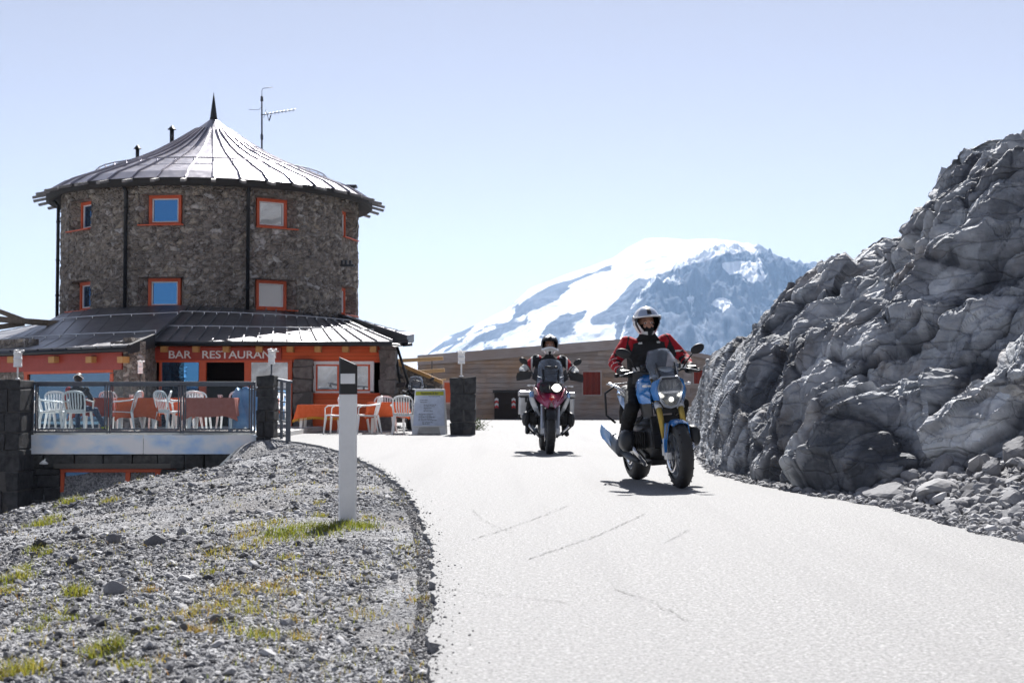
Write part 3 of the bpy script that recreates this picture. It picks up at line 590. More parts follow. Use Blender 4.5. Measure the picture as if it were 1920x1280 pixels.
# sorting: coarser scree down the bank
d = edge_d(X, Y, LEa); sz = sz * (1 + .15 * np.minimum(d, 4)); pt = fbm(np.stack([X * .9, Y * .9, X * 0], 1), 4, 55); sz = np.minimum(sz * np.where(pt > .08, .55, 1.08), .07)
tone = np.clip(RS.normal(.60, .34, len(X)) - .10 * np.minimum(d, 3), 0, 1)
scatter(np.stack([X, Y, H(X, Y) + sz * .25], 1), sz, tone, 'gravel', 'gravel', 'loose pale grey gravel covering the roadside bank', ICO0)
n = 15000; t = RS.uniform(3.5, 29, n) ** 1; t = np.exp(RS.uniform(math.log(6), math.log(30), n)); ex = np.interp(t, REa[:, 1], REa[:, 0]); off = np.abs(RS.normal(0, .55, n)) * (1 + .03 * t) - .05
X, Y = ex + off, t; sz = np.clip(RS.lognormal(-4.4, .6, n), .005, .06) * (.6 + t * .06) * (.6 + np.minimum(off, 1.2)); sz = np.minimum(sz, .1)
scatter(np.stack([X, Y, H(X, Y) + sz * .3 + .01], 1), sz, np.clip(RS.normal(.62, .22, n), 0, 1), 'scree', 'gravel', 'grey scree between the asphalt and the foot of the crag', ICO0)
n = 4500; t = np.exp(RS.uniform(math.log(3.6), math.log(20), n)); ex = np.interp(t, LEa[:, 1], LEa[:, 0]); X = ex + RS.exponential(.035, n) - .075; sz = np.clip(RS.lognormal(-5.7, .5, n), .0015, .012)
scatter(np.stack([X, t, np.where(X > ex, .002, H(X, t) + .004)], 1), sz * (.6 + t * .05), np.clip(RS.normal(.12, .12, n), 0, 1), 'asphalt_crumbs', 'gravel', 'dark asphalt crumbs along the left road edge', ICO0)

# grass: thin tufts on the bank, one mass
tufts = []
def tuft(x, y, spread, cnt, h, tone, z=-.03): tufts.append((G(x, y, z), spread, cnt, h, tone))
for x, y, sp, c, h, tn in ((560, 1000, .22, 260, .06, .28), (530, 1003, .10, 110, .06, .3), (600, 990, .18, 160, .055, .35), (650, 988, .20, 240, .06, .3), (676, 985, .10, 120, .05, .25), (690, 972, .06, 30, .04, .55), (520, 980, .10, 60, .05, .5), (600, 968, .06, 50, .05, .5), (597, 944, .05, 30, .05, .55),
    (470, 990, .10, 70, .05, .62), (462, 1005, .08, 60, .05, .7), (490, 1020, .10, 60, .05, .6), (440, 1030, .12, 60, .05, .62), (400, 1040, .12, 60, .05, .6), (540, 1048, .06, 50, .04, .55), (395, 1075, .06, 50, .04, .5), (540, 1070, .05, 26, .04, .6), (610, 1080, .06, 26, .04, .7), (420, 1105, .10, 90, .045, .7), (470, 1110, .16, 140, .045, .72), (500, 1100, .07, 50, .04, .85), (430, 1135, .12, 110, .04, .62), (460, 1150, .06, 60, .04, .5), (380, 1145, .10, 70, .04, .72), (350, 1160, .07, 50, .04, .72),
    (490, 1192, .08, 110, .045, .42), (375, 1188, .04, 60, .05, .8), (545, 1165, .05, 40, .04, .7), (540, 1115, .06, 50, .04, .72), (560, 1085, .10, 40, .03, .8), (690, 1082, .05, 26, .03, .6), (688, 1155, .07, 40, .035, .6), (790, 1125, .05, 40, .04, .68), (760, 1028, .08, 36, .03, .6), (765, 1065, .06, 36, .03, .65), (570, 1197, .04, 40, .04, .7), (430, 1175, .04, 26, .04, .4), (310, 1240, .05, 30, .04, .85),
    (200, 1222, .05, 90, .05, .35), (245, 1250, .05, 60, .04, .38), (205, 1215, .06, 60, .05, .4), (170, 1225, .05, 40, .04, .42), (125, 1165, .04, 50, .04, .35), (62, 1183, .05, 40, .04, .35), (145, 1112, .06, 80, .06, .4), (140, 1120, .05, 60, .05, .45), (88, 1162, .03, 30, .04, .3), (30, 1090, .09, 130, .07, .42), (45, 1070, .07, 90, .06, .4), (10, 1110, .06, 60, .05, .5), (70, 1032, .08, 90, .06, .34), (85, 1040, .06, 60, .05, .38), (80, 985, .12, 130, .08, .38), (95, 975, .10, 90, .07, .42), (132, 942, .14, 150, .10, .38), (205, 940, .10, 70, .07, .5), (262, 882, .12, 90, .14, .6), (35, 1265, .07, 90, .06, .5), (60, 1255, .05, 60, .05, .55), (5, 1270, .06, 60, .06, .5), (120, 1150, .04, 30, .04, .5), (280, 1110, .04, 50, .05, .85), (285, 1180, .03, 26, .03, .5)):
    tuft(x, y, sp, c, h, tn, 0)
GV, GF, GT = [], [], []
def blade(p, h, ang, lean, w, tone):
    u = Vector((math.cos(ang), math.sin(ang), 0)); s_ = Vector((-u.y, u.x, 0)); o = len(GV)
    GV.extend([p - s_ * w, p + s_ * w, p + u * lean * h * .35 + Vector((0, 0, h * .6)) + s_ * w * .7, p + u * lean * h * .35 + Vector((0, 0, h * .6)) - s_ * w * .7, p + u * lean * h + Vector((0, 0, h))]); GF.append((o, o + 1, o + 2)); GF.append((o, o + 2, o + 3)); GF.append((o + 3, o + 2, o + 4)); GT.extend([tone] * 3)
def find(x, y):
    """where the line of sight through a pixel meets the bank"""
    a = G(x, y, 0); d0 = Vector((a.x, a.y, -CAMZ)); ts = np.linspace(.6, 1.9, 400)
    P = np.array([[d0.x * t, d0.y * t, CAMZ + d0.z * t] for t in ts]); hz = H(P[:, 0], P[:, 1]); k = np.argmax(P[:, 2] <= hz); return Vector(P[k]) if P[k, 2] <= hz[k] else None
TCENT = []

_t = []
for (c, sp, cnt, h, tn) in tufts:
    x = 960 + c.x / (c.y * math.cos(PITCH) - .8 * math.sin(PITCH)) * F
    # invert the projection used by tuft(): find the pixel row again
    rel = Vector((c.x, c.y, -CAMZ)); fy = rel.y * math.cos(PITCH) + rel.z * math.sin(PITCH); up = -rel.y * math.sin(PITCH) + rel.z * math.cos(PITCH)
    p = find(960 + rel.x / fy * F, 640 - up / fy * F)
    if p is not None: _t.append((p, sp, cnt, h, tn))
for (p, sp, cnt, h, tn) in _t:
    cnt = int(cnt * 1.8); h *= 1.1
    ox = np.array([RND.gauss(0, sp * .55) for _ in range(cnt)]); oy = np.array([RND.gauss(0, sp * .75) for _ in range(cnt)]); hz = H(p.x + ox, p.y + oy)
    for i in range(cnt): blade(Vector((p.x + ox[i], p.y + oy[i], hz[i] - .004)), h * RND.uniform(.2, 1.0) * RND.uniform(.6, 1.15), RND.uniform(0, 6.28), RND.uniform(.3, 1.3), RND.uniform(.0012, .0025) * (.6 + p.y * .08), min(max(RND.gauss(tn, .14), 0), 1))
SX, SY, SR = left_pts(900, 3.6, 20)
for x, y, r_ in zip(SX, SY, SR):      # stray blades
    hz = H(np.array([x]), np.array([y]))[0]
    for _k in range(5): blade(Vector((x + RND.gauss(0, .025), y + RND.gauss(0, .025), hz)), RND.uniform(.012, .035), RND.uniform(0, 6.28), RND.uniform(.4, 1.4), .0018 * (.6 + r_ * .08), min(max(RND.gauss(.6, .2), 0), 1))
o = np_mesh('grass', np.array([tuple(v) for v in GV]), np.array(GF), 'leaf', GT, False, 'tone', 'FACE'); tag(o, 'thin yellow green grass tufts growing through the gravel', 'grass', None, 'stuff')

# single stones one can pick out on the bank
def stone(name, p, size, seed, label, cat, group=None, mat='rubble', tone=.5, base=ICO2, rz=0, sink=.3, planes=11):
    rs = np.random.RandomState(seed); P, Fc = rock_shape(rs, (1, 1, 1), base, planes); P = P * np.array(size); c, s_ = math.cos(rz), math.sin(rz)
    P = np.stack([P[:, 0] * c - P[:, 1] * s_, P[:, 0] * s_ + P[:, 1] * c, P[:, 2]], 1); P[:, 2] -= P[:, 2].min() * (1 - sink) * 0 + 0
    o = np_mesh(name, P, Fc, mat, np.clip(np.full(len(Fc), tone) * .7 + .12 + rs.uniform(-.06, .06, len(Fc)), 0, 1), False, 'tone', 'FACE'); o.location = (p[0], p[1], p[2] + size[2] * (.75 - sink)); return tag(o, label, cat, group)
for i, (x, y, w, h, tn, rz, lab) in enumerate((
    (215, 1112, 62, 70, .62, .5, 'largest pale slab of stone standing out of the gravel bank'), (345, 1180, 46, 34, .12, .2, 'dark angular stone low on the bank beside small pebbles'),
    (410, 1165, 50, 36, .15, .9, 'dark stone among the ochre grass tufts'), (375, 1245, 34, 26, .22, .2, 'dark rounded stone alone near the bottom of the gravel bank'), (650, 1183, 16, 14, .05, 0, 'small black stone alone on the pale gravel near the road'),
    (290, 1020, 70, 46, .2, .6, 'long dark slab half buried high on the bank'), (212, 1020, 44, 44, .25, .4, 'dark upright stone left of the long buried slab'), (140, 1050, 30, 26, .6, .3, 'pale stone beside the green tufts on the left slope'),
    (455, 1075, 32, 24, .15, .7, 'dark stone on the bank between two yellow tufts'), (175, 1248, 46, 30, .5, .3, 'flat grey stone beside the bright green tuft at the bottom'), (45, 1225, 50, 34, .6, .5, 'pale flat stone at the lower left end of the bank'), (340, 1002, 26, 30, .5, .9, 'pale thin slab next to the long buried slab'))):
    p = find(x, y)
    if p is None: continue
    k = p.y / F; stone('stone', p, (w * k * .36, w * k * .30, h * k * .36), 40 + i, lab, 'stone', 'larger stones on the gravel bank', 'rubble', tn, ICO3, rz, .55, 14)

# ------------------------------------------------------------------ rock crag on the right
T = np.array([(1268, 34, 792, 37), (1285, 28, 772, 31), (1300, 23.5, 757, 27), (1330, 17.4, 668, 21.3), (1370, 15.4, 630, 19.6), (1420, 14.2, 592, 18.4), (1480, 13.3, 545, 17.6), (1530, 12.8, 505, 17.1), (1580, 12.4, 482, 16.8), (1640, 12.0, 445, 16.4), (1690, 11.7, 428, 16.2), (1722, 11.55, 372, 16.2), (1760, 11.4, 325, 16.1), (1800, 11.2, 300, 16.0), (1850, 11.0, 276, 15.9), (1920, 10.8, 250, 15.8), (2050, 10.6, 190, 15.5), (2300, 10.1, 120, 15), (2700, 9.3, 60, 14), (3400, 8.4, 40, 12.5)])
U = np.concatenate([np.arange(1268, 1960, 1.7), np.arange(1960, 3400, 9)]); NV = 300
tb = np.concatenate([np.linspace(0, 1, NV), 1 + np.linspace(.01, 1, 60) ** 1.3 * 1.6])
yb, ys, yr = (np.interp(U, T[:, 0], T[:, k]) for k in (1, 2, 3)); yb = yb + .75 * sstep(1600, 1780, U); yr = yr + .3 * sstep(1600, 1780, U)
k_ = np.ones(9) / 9
ys = np.convolve(np.pad(ys, 4, 'edge'), k_, 'valid')
ys = ys - 48 * sstep(1690, 1800, U)
zr = CAMZ + (748 - ys) / F * yr; ax = (U - 960) / F
t2 = tb[:, None]; s_ = np.clip(t2, 0, 1)
bul = s_ ** .78                                     # steep foot, easing towards the crest
Yg = np.where(t2 <= 1, yb + (yr - yb) * s_ ** 1.15, yr + (t2 - 1) * 6)
Zg = np.where(t2 <= 1, -.15 + (zr + .15) * bul, zr - (t2 - 1) ** 1.5 * zr * .55)
Xg = ax * (Yg + .0) + 0 * t2; Xg = np.where(t2 > 1, ax * yr + (t2 - 1) * 2.2, Xg)
A = np.stack([Xg, Yg, Zg], 2)
du, dv = np.gradient(A, axis=1), np.gradient(A, axis=0); N = np.cross(du, dv); N /= np.linalg.norm(N, axis=2, keepdims=True) + 1e-9
if N[100, 100, 1] > 0: N = -N
P = A.reshape(-1, 3); Nn = N.reshape(-1, 3)
warp = np.stack([fbm(P * .8 + k * 13, 4, 60 + k) for k in range(3)], 1)
ca, sa = math.cos(math.radians(34)), math.sin(math.radians(34))
L = np.stack([P[:, 0] * ca + P[:, 2] * sa, P[:, 1], -P[:, 0] * sa + P[:, 2] * ca], 1)     # bedding climbs to the right
def layer(scale, sq, seed, wv, L=L, warp=warp):      # tilted planar blocks with narrow joints
    q = L * np.array([1 / sq, 1.0, 1.0]) * scale + warp * wv; f1, f2, vec, rnd = voronoi(q, seed)
    tilt = (vec * (rnd[:, :3] - .5)).sum(1) * 2.3; e = f2 - f1; return (rnd[:, 3] - .5) + tilt, np.exp(-(e / .05) ** 2), rnd[:, 0]
a1, c1, e1 = layer(.62, 2.2, 1, .3); a2, c2, e2 = layer(1.5, 2.3, 2, .25); a3, c3, e3 = layer(4.0, 1.9, 3, .25); a4, c4, e4 = layer(10.0, 1.7, 4, .2)
band = fbm(np.stack([L[:, 0] * .5, L[:, 1] * .5, L[:, 2] * 3.6], 1) + warp * .6, 5, 77, ridged=True)
def ledge(per, seed, wv):      # bedding planes: sloping treads that end in sharp overhanging edges
    t = L[:, 2] / per + wv * fbm(np.stack([L[:, 0] * .55, L[:, 1] * .55, L[:, 2] * .8], 1) + seed, 5, seed) + .25 * rndc
    fr = t - np.floor(t); return np.where(fr < .74, fr / .74, (1 - fr) / .26) - .5
rndc = fbm(P * .35 + 4, 2, 33)
am = .55 + .9 * np.clip(fbm(P * .7 + 11, 3, 35), -.5, .8)
q1, q2, q3, q4 = (L * np.array([1 / k, 1, 1]) * f for f, k in ((.5, 1.9), (1.15, 1.8), (2.9, 1.7), (7.5, 1.6)))
fa = facets(q1 + .3 * warp, 201, True, 2.2); fb = facets(q2 + .25 * warp, 202, True, 2.2); fb2 = facets(q2 * 1.4 + 9, 207, False, 2.0); fc = facets(q3 + .3 * warp, 203, True, 2.4); fd = facets(q4 + .2 * warp, 204, True, 2.4); fe = facets(q4 * 2.3, 205, True, 2.4); ff = facets(q3 * 1.5, 208, False, 2.4)
disp = .55 * fa + .30 * fb + .12 * fb2 + .13 * fc + .06 * ff + .055 * fd + .022 * fe - .13 * c1 - .07 * c2 - .022 * c3 + .20 * am * ledge(1.25, 5, .6) + .07 * am * ledge(.42, 9, .8) + .015 * ledge(.15, 13, .9) + .02 * fbm(P * 3 + warp, 5, 90, ridged=True) + .014 * fbm(P * 11, 4, 91)
disp = disp - disp.mean() + .05
rtone = np.clip(.5 + .55 * (e2 - .5) + .4 * (e3 - .5) + .3 * (e1 - .5) + .25 * (e4 - .5) - .45 * c2 - .45 * c1 - .2 * c3, 0, 1)  # joints darkened in the tone, occlusion shade painted in
tt = np.repeat(tb, len(U)); fade = sstep(0, .06, tt) * .85 + .15; uu = np.tile(U, len(tb)); fade = fade * (.10 + .28 * sstep(1290, 1400, uu) + .62 * sstep(1360, 1600, uu))
fade = fade * np.where(tt > .9, .65, 1)
P2 = P + Nn * (disp * fade)[:, None]
kind(np_mesh('rock_crag', P2, gridfaces(len(tb), len(U)), 'rock', rtone, False), 'structure')
# rubble heap at its foot
k = 0
def rubble(x, y, w, h, tone, lab, group='broken rocks in the rubble heap', seed=0, dz=0.0, Y=None):
    p = G(x, y, .0)
    if Y is None:
        ts = np.linspace(.5, 1.6, 500); Pq = np.array([[p.x * t, p.y * t, CAMZ * (1 - t)] for t in ts]); hz = H(Pq[:, 0], Pq[:, 1]); j = np.argmax(Pq[:, 2] <= hz); p = Vector(Pq[j])
    else: p = W(x, y, Y)
    kk = p.y / F; return stone('rock', p + Vector((0, 0, dz)), (w * kk * .56, w * kk * .5, h * kk * .62), 300 + seed, lab, 'rock', group, 'rubble', tone, ICO2, RND.uniform(0, 3), .25, 7)
for i, (x, y, w, h, tn, lab) in enumerate((
    (1750, 930, 84, 34, .78, 'long pale flat-topped rock at the front of the rubble heap'), (1668, 932, 78, 30, .6, 'long low brownish slab beside the long pale rock'), (1768, 893, 40, 44, .62, 'pointed upright rock at the middle of the rubble heap'), (1713, 900, 40, 26, .66, 'squarish grey rock left of the pointed upright rock'),
    (1905, 862, 62, 50, .5, 'biggest grey rock at the top of the rubble heap under the boulder'), (1898, 952, 48, 36, .74, 'pale wedge-shaped rock near the right end of the heap'), (1862, 888, 34, 36, .55, 'dark blocky rock behind the heap'), (1845, 880, 40, 30, .72, 'light rock leaning on the dark blocky rock'), (1785, 958, 54, 22, .7, 'flat pale slab lying on the gravel before the heap'), (1815, 948, 34, 18, .8, 'white slab lying right of the flat pale slab'),
    (1838, 968, 30, 24, .6, 'small pyramid-shaped rock at the front edge of the heap'), (1690, 945, 26, 16, .55, 'small cubic rock at the gravel edge below the brownish slab'), (1600, 925, 30, 16, .45, 'small bluish rock at the left end of the rubble heap'), (1876, 968, 40, 18, .75, 'pale slab at the lower right of the heap'), (1910, 972, 34, 26, .7, 'grey rock cut by the right picture edge'))):
    rubble(x, y, w, h, tn, lab, seed=i)
spots = [(RND.uniform(1600, 1990), RND.random()) for _ in range(150)]
lab = 'small broken grey rock filling the rubble heap'
for i, (x, q) in enumerate(spots):
    lo = 915 + (x - 1600) * .22; hi = 905 - max(0, (x - 1600)) * .12; y = hi + (lo + 30 - hi) * q * RND.uniform(.6, 1); s_ = RND.uniform(10, 28)
    rubble(x, y, s_ * 1.2, s_ * .8, min(max(RND.gauss(.6, .18), 0), 1), lab, 'small broken rocks filling the rubble heap', 40 + i)
# the boulder leaning out of the crag at the right
rs = np.random.RandomState(5); Pb, Fb = rock_shape(rs, (.50, .62, .56), icos(5), 12, .02)
q = Pb @ np.array(Euler((.1, -.45, .3)).to_matrix()).T; qn = q / np.linalg.norm(q, axis=1, keepdims=True); wq = np.stack([fbm(q * 1.5 + k, 3, 160 + k) for k in range(3)], 1)
b1, d1, g1 = layer(2.2, 1.6, 11, .25, q, wq); b2, d2, g2 = layer(5.5, 1.7, 12, .25, q, wq); b3, d3, g3 = layer(13, 1.5, 13, .2, q, wq)
q = q + qn * (.12 * facets(q * 2.4, 301, True, 2.2) + .05 * facets(q * 6, 302, True, 2.2) + .014 * facets(q * 14, 303, True, 2.2) - .035 * d1 - .015 * d2 + .01 * fbm(q * 12, 3, 4))[:, None]
ob = np_mesh('boulder', q, Fb, 'rock', np.clip(.68 + .4 * (g1 - .5) + .3 * (g2 - .5) + .2 * (g3 - .5) - .3 * d1, 0, 1), False); ob.location = W(1925, 715, 10.7); tag(ob, 'pale boulder leaning out of the crag above the rubble heap', 'boulder')

# ------------------------------------------------------------------ far mountain
RX = [(600, 800), (700, 735), (770, 690), (800, 660), (835, 632), (865, 622), (900, 605), (945, 582), (965, 565), (990, 543), (1040, 522), (1100, 502), (1150, 483), (1180, 462), (1210, 447), (1250, 446), (1290, 449), (1340, 446), (1385, 454), (1420, 460), (1445, 474), (1480, 488), (1520, 494), (1545, 497), (1600, 520), (1700, 570), (1850, 640), (2100, 740)]
mx = np.array([(a - 960) / F * 6000 for a, _ in RX]); mz = np.array([CAMZ + (748 - b) / F * 6000 for _, b in RX])
gx = np.concatenate([np.arange(-900, -420, 12.0), np.arange(-420, 1500, 4.5), np.arange(1500, 2500, 14.0)]); gy = np.concatenate([np.linspace(3900, 4900, 60), np.linspace(4910, 6000, 220), np.linspace(6020, 7400, 40)])
GX, GY = np.meshgrid(gx, gy); rz = np.interp(gx, mx, mz) + sstep(850, 1050, gx) * 17 * fbm(np.stack([gx * .022, gx * 0, gx * 0], 1), 5, 4, ridged=True) + 4 * fbm(np.stack([gx * .012, gx * 0, gx * 0], 1), 3, 44)
q = np.stack([GX.ravel(), GY.ravel(), GX.ravel() * 0], 1)
back = np.clip((6000 - GY) / 2100, 0, 1); beh = np.clip((GY - 6000) / 1400, 0, 1)
GZ = rz[None] - back ** .95 * (rz[None] + 130) - 320 * sstep(.86, 1, back) - beh * (rz[None] + 300)
px = 960 + GX / GY * F; py = 748 - (GZ - CAMZ) / GY * F
rockside = sstep(-15, 70, px - np.interp(py, [446, 470, 490, 510, 540, 580, 640, 700], [1425, 1395, 1300, 1235, 1205, 1180, 1160, 1120]))
rel = fbm(q * .0032 + 5, 7, 12, ridged=True).reshape(GX.shape); soft = fbm(q * .0025 + 9, 3, 15).reshape(GX.shape)
gq = q * np.array((.0105, .0026, 1)) + .35 * fbm(q * .004, 3, 71)[:, None]; gul = fbm(gq, 6, 23, ridged=True, gain=.6).reshape(GX.shape); fine = fbm(q * np.array((.035, .012, 1)), 5, 29, ridged=True, gain=.6).reshape(GX.shape)
fadeM = sstep(0.01, .17, back) * (beh == 0) + (beh > 0) * .08
GZ = GZ + fadeM * (gul * (9 + 64 * rockside) * sstep(0, .1, back) + fine * (1.5 + 17 * rockside) + rel * (16 + 54 * rockside) * sstep(.0, .14, back) + soft * 55 + 12 * fbm(q * .02, 5, 18, ridged=True).reshape(GX.shape) * (.35 + rockside))
# snow cover: glacier on the left and over the top, bare rock wall on the right with snow fields, rock ribs in the glacier
px = 960 + GX / GY * F; py = 748 - (GZ - CAMZ) / GY * F
bx = np.interp(py, [446, 470, 490, 510, 540, 580, 640, 700], [1425, 1395, 1300, 1235, 1205, 1180, 1160, 1120])
w_ = fbm(q * .011, 5, 41).reshape(GX.shape)
snow = np.clip(.5 + (bx + 34 * w_ - px) / 60, .08, 1.0)
wx = 18 * fbm(q * .006 + 3, 4, 51).reshape(GX.shape); wy = 9 * fbm(q * .006 + 8, 4, 52).reshape(GX.shape)
for cx, cy, rx_, ry_, s in ((1390, 502, 34, 16, 1.2), (1355, 571, 20, 11, 1.2), (1420, 520, 18, 9, .8), (1265, 528, 22, 10, .6), (1300, 590, 14, 20, .5), (1330, 610, 12, 24, .5), (1250, 600, 16, 8, .5), (1440, 540, 12, 8, .4), (1290, 560, 22, 7, .45), (1500, 560, 12, 16, .35), (1410, 590, 10, 22, .4), (1230, 625, 16, 10, .5)):
    snow = snow + .75 * s * np.exp(-(((px + wx - cx) / rx_) ** 2 + ((py + wy - cy) / ry_) ** 2) ** 1.5)
for cx, cy, rx_, ry_, s in ((1010, 565, 38, 15, 1.5), (1050, 538, 28, 9, 1.4), (1127, 512, 26, 9, 1.0), (1090, 522, 14, 7, .9), (1185, 492, 18, 5, .7), (1095, 590, 18, 10, 1.3), (955, 610, 30, 9, 1.2), (1060, 618, 26, 22, 1.4), (905, 628, 26, 12, 1.3), (845, 640, 26, 10, 1.2), (1155, 585, 26, 16, 1.2), (1130, 600, 12, 12, .9), (990, 640, 40, 10, .7), (1195, 470, 12, 4, .6), (930, 655, 26, 10, 1.0), (1180, 540, 16, 20, 1.0), (870, 655, 24, 9, .9)):
    snow = np.where(px < bx + 30, np.minimum(snow, 1.25), snow) - .6 * s * np.exp(-(((px - cx + 1.5 * wx) / (rx_ * 1.15)) ** 2 + ((py + 1.3 * wy - cy + .35 * (px - cx)) / (ry_ * 1.15)) ** 2) ** 1.2)
snow = snow + np.where(px > bx, .46 * sstep(.12, .5, fbm(q * np.array((.011, .0045, 1)), 5, 83).reshape(GX.shape) - .35 * gul) , 0) - np.where(px < bx, .34 * sstep(.2, .6, gul * .7 + fbm(q * np.array((.007, .004, 1)), 5, 87).reshape(GX.shape)) * sstep(470, 520, py), 0)
ob = np_mesh('mountain', np.stack([GX.ravel(), GY.ravel(), GZ.ravel()], 1), gridfaces(len(gy), len(gx)), 'snowmt', np.clip(snow, 0, 1.2).ravel(), True, 'snow', 'POINT'); kind(ob, 'structure')
# lower ranges that carry on to both sides
for nm, (x0, x1), (y0, y1), hh, sd_ in (('mountain_range', (-9000, -900), (7200, 9500), -420, 3), ('mountain_range', (2300, 8000), (5000, 9000), 420, 6)):
    ga, gb = np.linspace(x0, x1, 160), np.linspace(y0, y1, 60); XX, YY = np.meshgrid(ga, gb); q = np.stack([XX.ravel(), YY.ravel(), XX.ravel() * 0], 1)
    ZZ = -420 + np.sin(np.pi * np.linspace(0, 1, 60))[:, None] * (420 + hh + 180 * fbm(q * .0006, 6, sd_, ridged=True).reshape(XX.shape))
    kind(np_mesh(nm, np.stack([XX.ravel(), YY.ravel(), ZZ.ravel()], 1), gridfaces(60, 160), 'snowmt', np.clip((ZZ - 150) / 300, 0, 1).ravel(), True, 'snow'), 'structure')

# ------------------------------------------------------------------ air between here and the mountain
hb = MB(); hb.box((400, 3300, 140), (17500, 8400, 1300)); hm = bpy.data.materials.new('haze'); hm.use_nodes = True; ht = hm.node_tree; ht.nodes.clear()
pv = nd(ht, 'ShaderNodeVolumePrincipled', I={'Color': (.42, .65, 1, 1), 'Density': 5.8e-5, 'Anisotropy': .2}); ho = ht.nodes.new('ShaderNodeOutputMaterial'); ht.links.new(pv.outputs[0], ho.inputs['Volume'])
hz_ = hb.build('haze', hm); kind(hz_, 'stuff'); hz_.location.z = 0

# ------------------------------------------------------------------ round stone restaurant
def rect(mb, x0, y0, x1, y1, Y, th, mi=0, tone=0.0, zmin=None):
    """box whose front covers a pixel rectangle of the facade standing at depth Y"""
    a, b = W(x0, y1, Y), W(x1, y0, Y); z0 = a.z if zmin is None else max(a.z, zmin)
    return mb.box(((a.x + b.x) / 2, Y + th / 2, (z0 + b.z) / 2), (b.x - a.x, th, b.z - z0), None, mi, tone)
CX, CY, TR = -9.60, 46.0, 4.64
AL = math.radians(11.9)
def TP(phi, r, z): a = math.radians(phi) + AL; return Vector((CX + r * math.sin(a), CY - r * math.cos(a), z))
rest = thing('restaurant', 'round grey stone tower restaurant with orange windows and a wide metal skirt roof', 'restaurant', (CX, CY, 0))
def part(mb, name, mats, bevel=0.0, parent=None): return mb.build(name, mats, rest if parent is None else parent, bevel, parent is None)
WZ = ((3.42, 4.32), (5.83, 6.74)); WPH = (-58, -18.5, 23.4, 66, 110, 152, -100, -146); HW = 8.6
# wall: fine cylindrical grid with splayed window openings
zs = sorted(set([round(z, 4) for z in np.arange(1.6, 7.22, .06)] + [z for w in WZ for z in w])); ph = sorted(set([round(p, 4) for p in np.arange(-180, 180, .7)] + [p + s * HW for p in WPH for s in (-1, 1)]))
PHg, Zg_ = np.meshgrid(ph, zs); a = np.radians(PHg) + AL; q = np.stack([TR * np.sin(a), -TR * np.cos(a), Zg_], 2).reshape(-1, 3)
f1, f2, vec, rnd = voronoi(q * np.array((4.9, 4.9, 6.6)) + .3 * fbm(q * 2.5, 3, 2)[:, None], 12)
rad = TR + .06 * (rnd[:, 0] - .5) - .05 * np.exp(-((f2 - f1) / .1) ** 2) + .02 * fbm(q * 3, 4, 6)
V = np.stack([CX + rad * np.sin(a.ravel()), CY - rad * np.cos(a.ravel()), Zg_.ravel()], 1); w = len(ph); Fc = []
for i in range(len(zs) - 1):
    zc = (zs[i] + zs[i + 1]) / 2; inz = any(z0 < zc < z1 for z0, z1 in WZ)
    for j in range(w):
        j2 = (j + 1) % w; pc = (ph[j] + (ph[j2] if j2 else 180)) / 2
        if inz and any(abs(pc - p) < HW for p in WPH): continue
        Fc.append((i * w + j, i * w + j2, (i + 1) * w + j2, (i + 1) * w + j))
tw = np_mesh('tower_wall', V, np.array(Fc), 'masonry', None, False, parent=rest); tw.location = -rest.location
for p in WPH:
    for z0, z1 in WZ:
        o = [TP(p + s * HW, TR - .005, z) for s, z in ((-1, z0), (1, z0), (1, z1), (-1, z1))]; ir = TR - .36; dph = math.degrees(.50 / ir)
        i_ = [TP(p + s * dph, ir, z) for s, z in ((-1, z0 + .02), (1, z0 + .02), (1, z1 - .02), (-1, z1 - .02))]
        rv = MB(); rv.add(o + i_, [(k, (k + 1) % 4, 4 + (k + 1) % 4, 4 + k) for k in range(4)])
        n = TP(p, 1, 0) - TP(p, 0, 0); t_ = Vector((-n.y, n.x, 0)); c = TP(p, ir - .02, (z0 + z1) / 2); h = z1 - z0 - .02; wd_ = .98
        fr = MB()
        for sx in (-1, 1): fr.bar(c + t_ * sx * (wd_ / 2 - .045) - Vector((0, 0, h / 2)), c + t_ * sx * (wd_ / 2 - .045) + Vector((0, 0, h / 2)), .09, .10, 0, n)
        for sz in (-1, 1): fr.bar(c - t_ * wd_ / 2 + Vector((0, 0, sz * (h / 2 - .045))), c + t_ * wd_ / 2 + Vector((0, 0, sz * (h / 2 - .045))), .11, .094, 0, n)
        win = part(fr, 'window', 'orangef', .006); rv.build('reveal', 'masonry', win)
        ss = MB(); c2 = c - n * .02
        for sx in (-1, 1): ss.bar(c2 + t_ * sx * (wd_ / 2 - .11) - Vector((0, 0, h / 2 - .09)), c2 + t_ * sx * (wd_ / 2 - .11) + Vector((0, 0, h / 2 - .09)), .045, .05, 0, n)
        for sz in (-1, 1): ss.bar(c2 - t_ * (wd_ / 2 - .09) + Vector((0, 0, sz * (h / 2 - .11))), c2 + t_ * (wd_ / 2 - .09) + Vector((0, 0, sz * (h / 2 - .11))), .045, .046, 0, n)
        ss.build('sash', 'whitepaint', win, .003)
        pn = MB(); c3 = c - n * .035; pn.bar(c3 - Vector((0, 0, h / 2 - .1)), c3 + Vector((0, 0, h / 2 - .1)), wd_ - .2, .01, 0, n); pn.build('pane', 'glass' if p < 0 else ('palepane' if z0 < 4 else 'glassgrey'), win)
        sl = MB(); so, si = TP(p, TR + .06, z0 - .012), TP(p, ir + .02, z0 + .012); sl.bar(so, si, 1.38, .035, 0, (0, 0, 1), 0, 1.02, .035); sl.build('sill', 'orangef', win, .004)
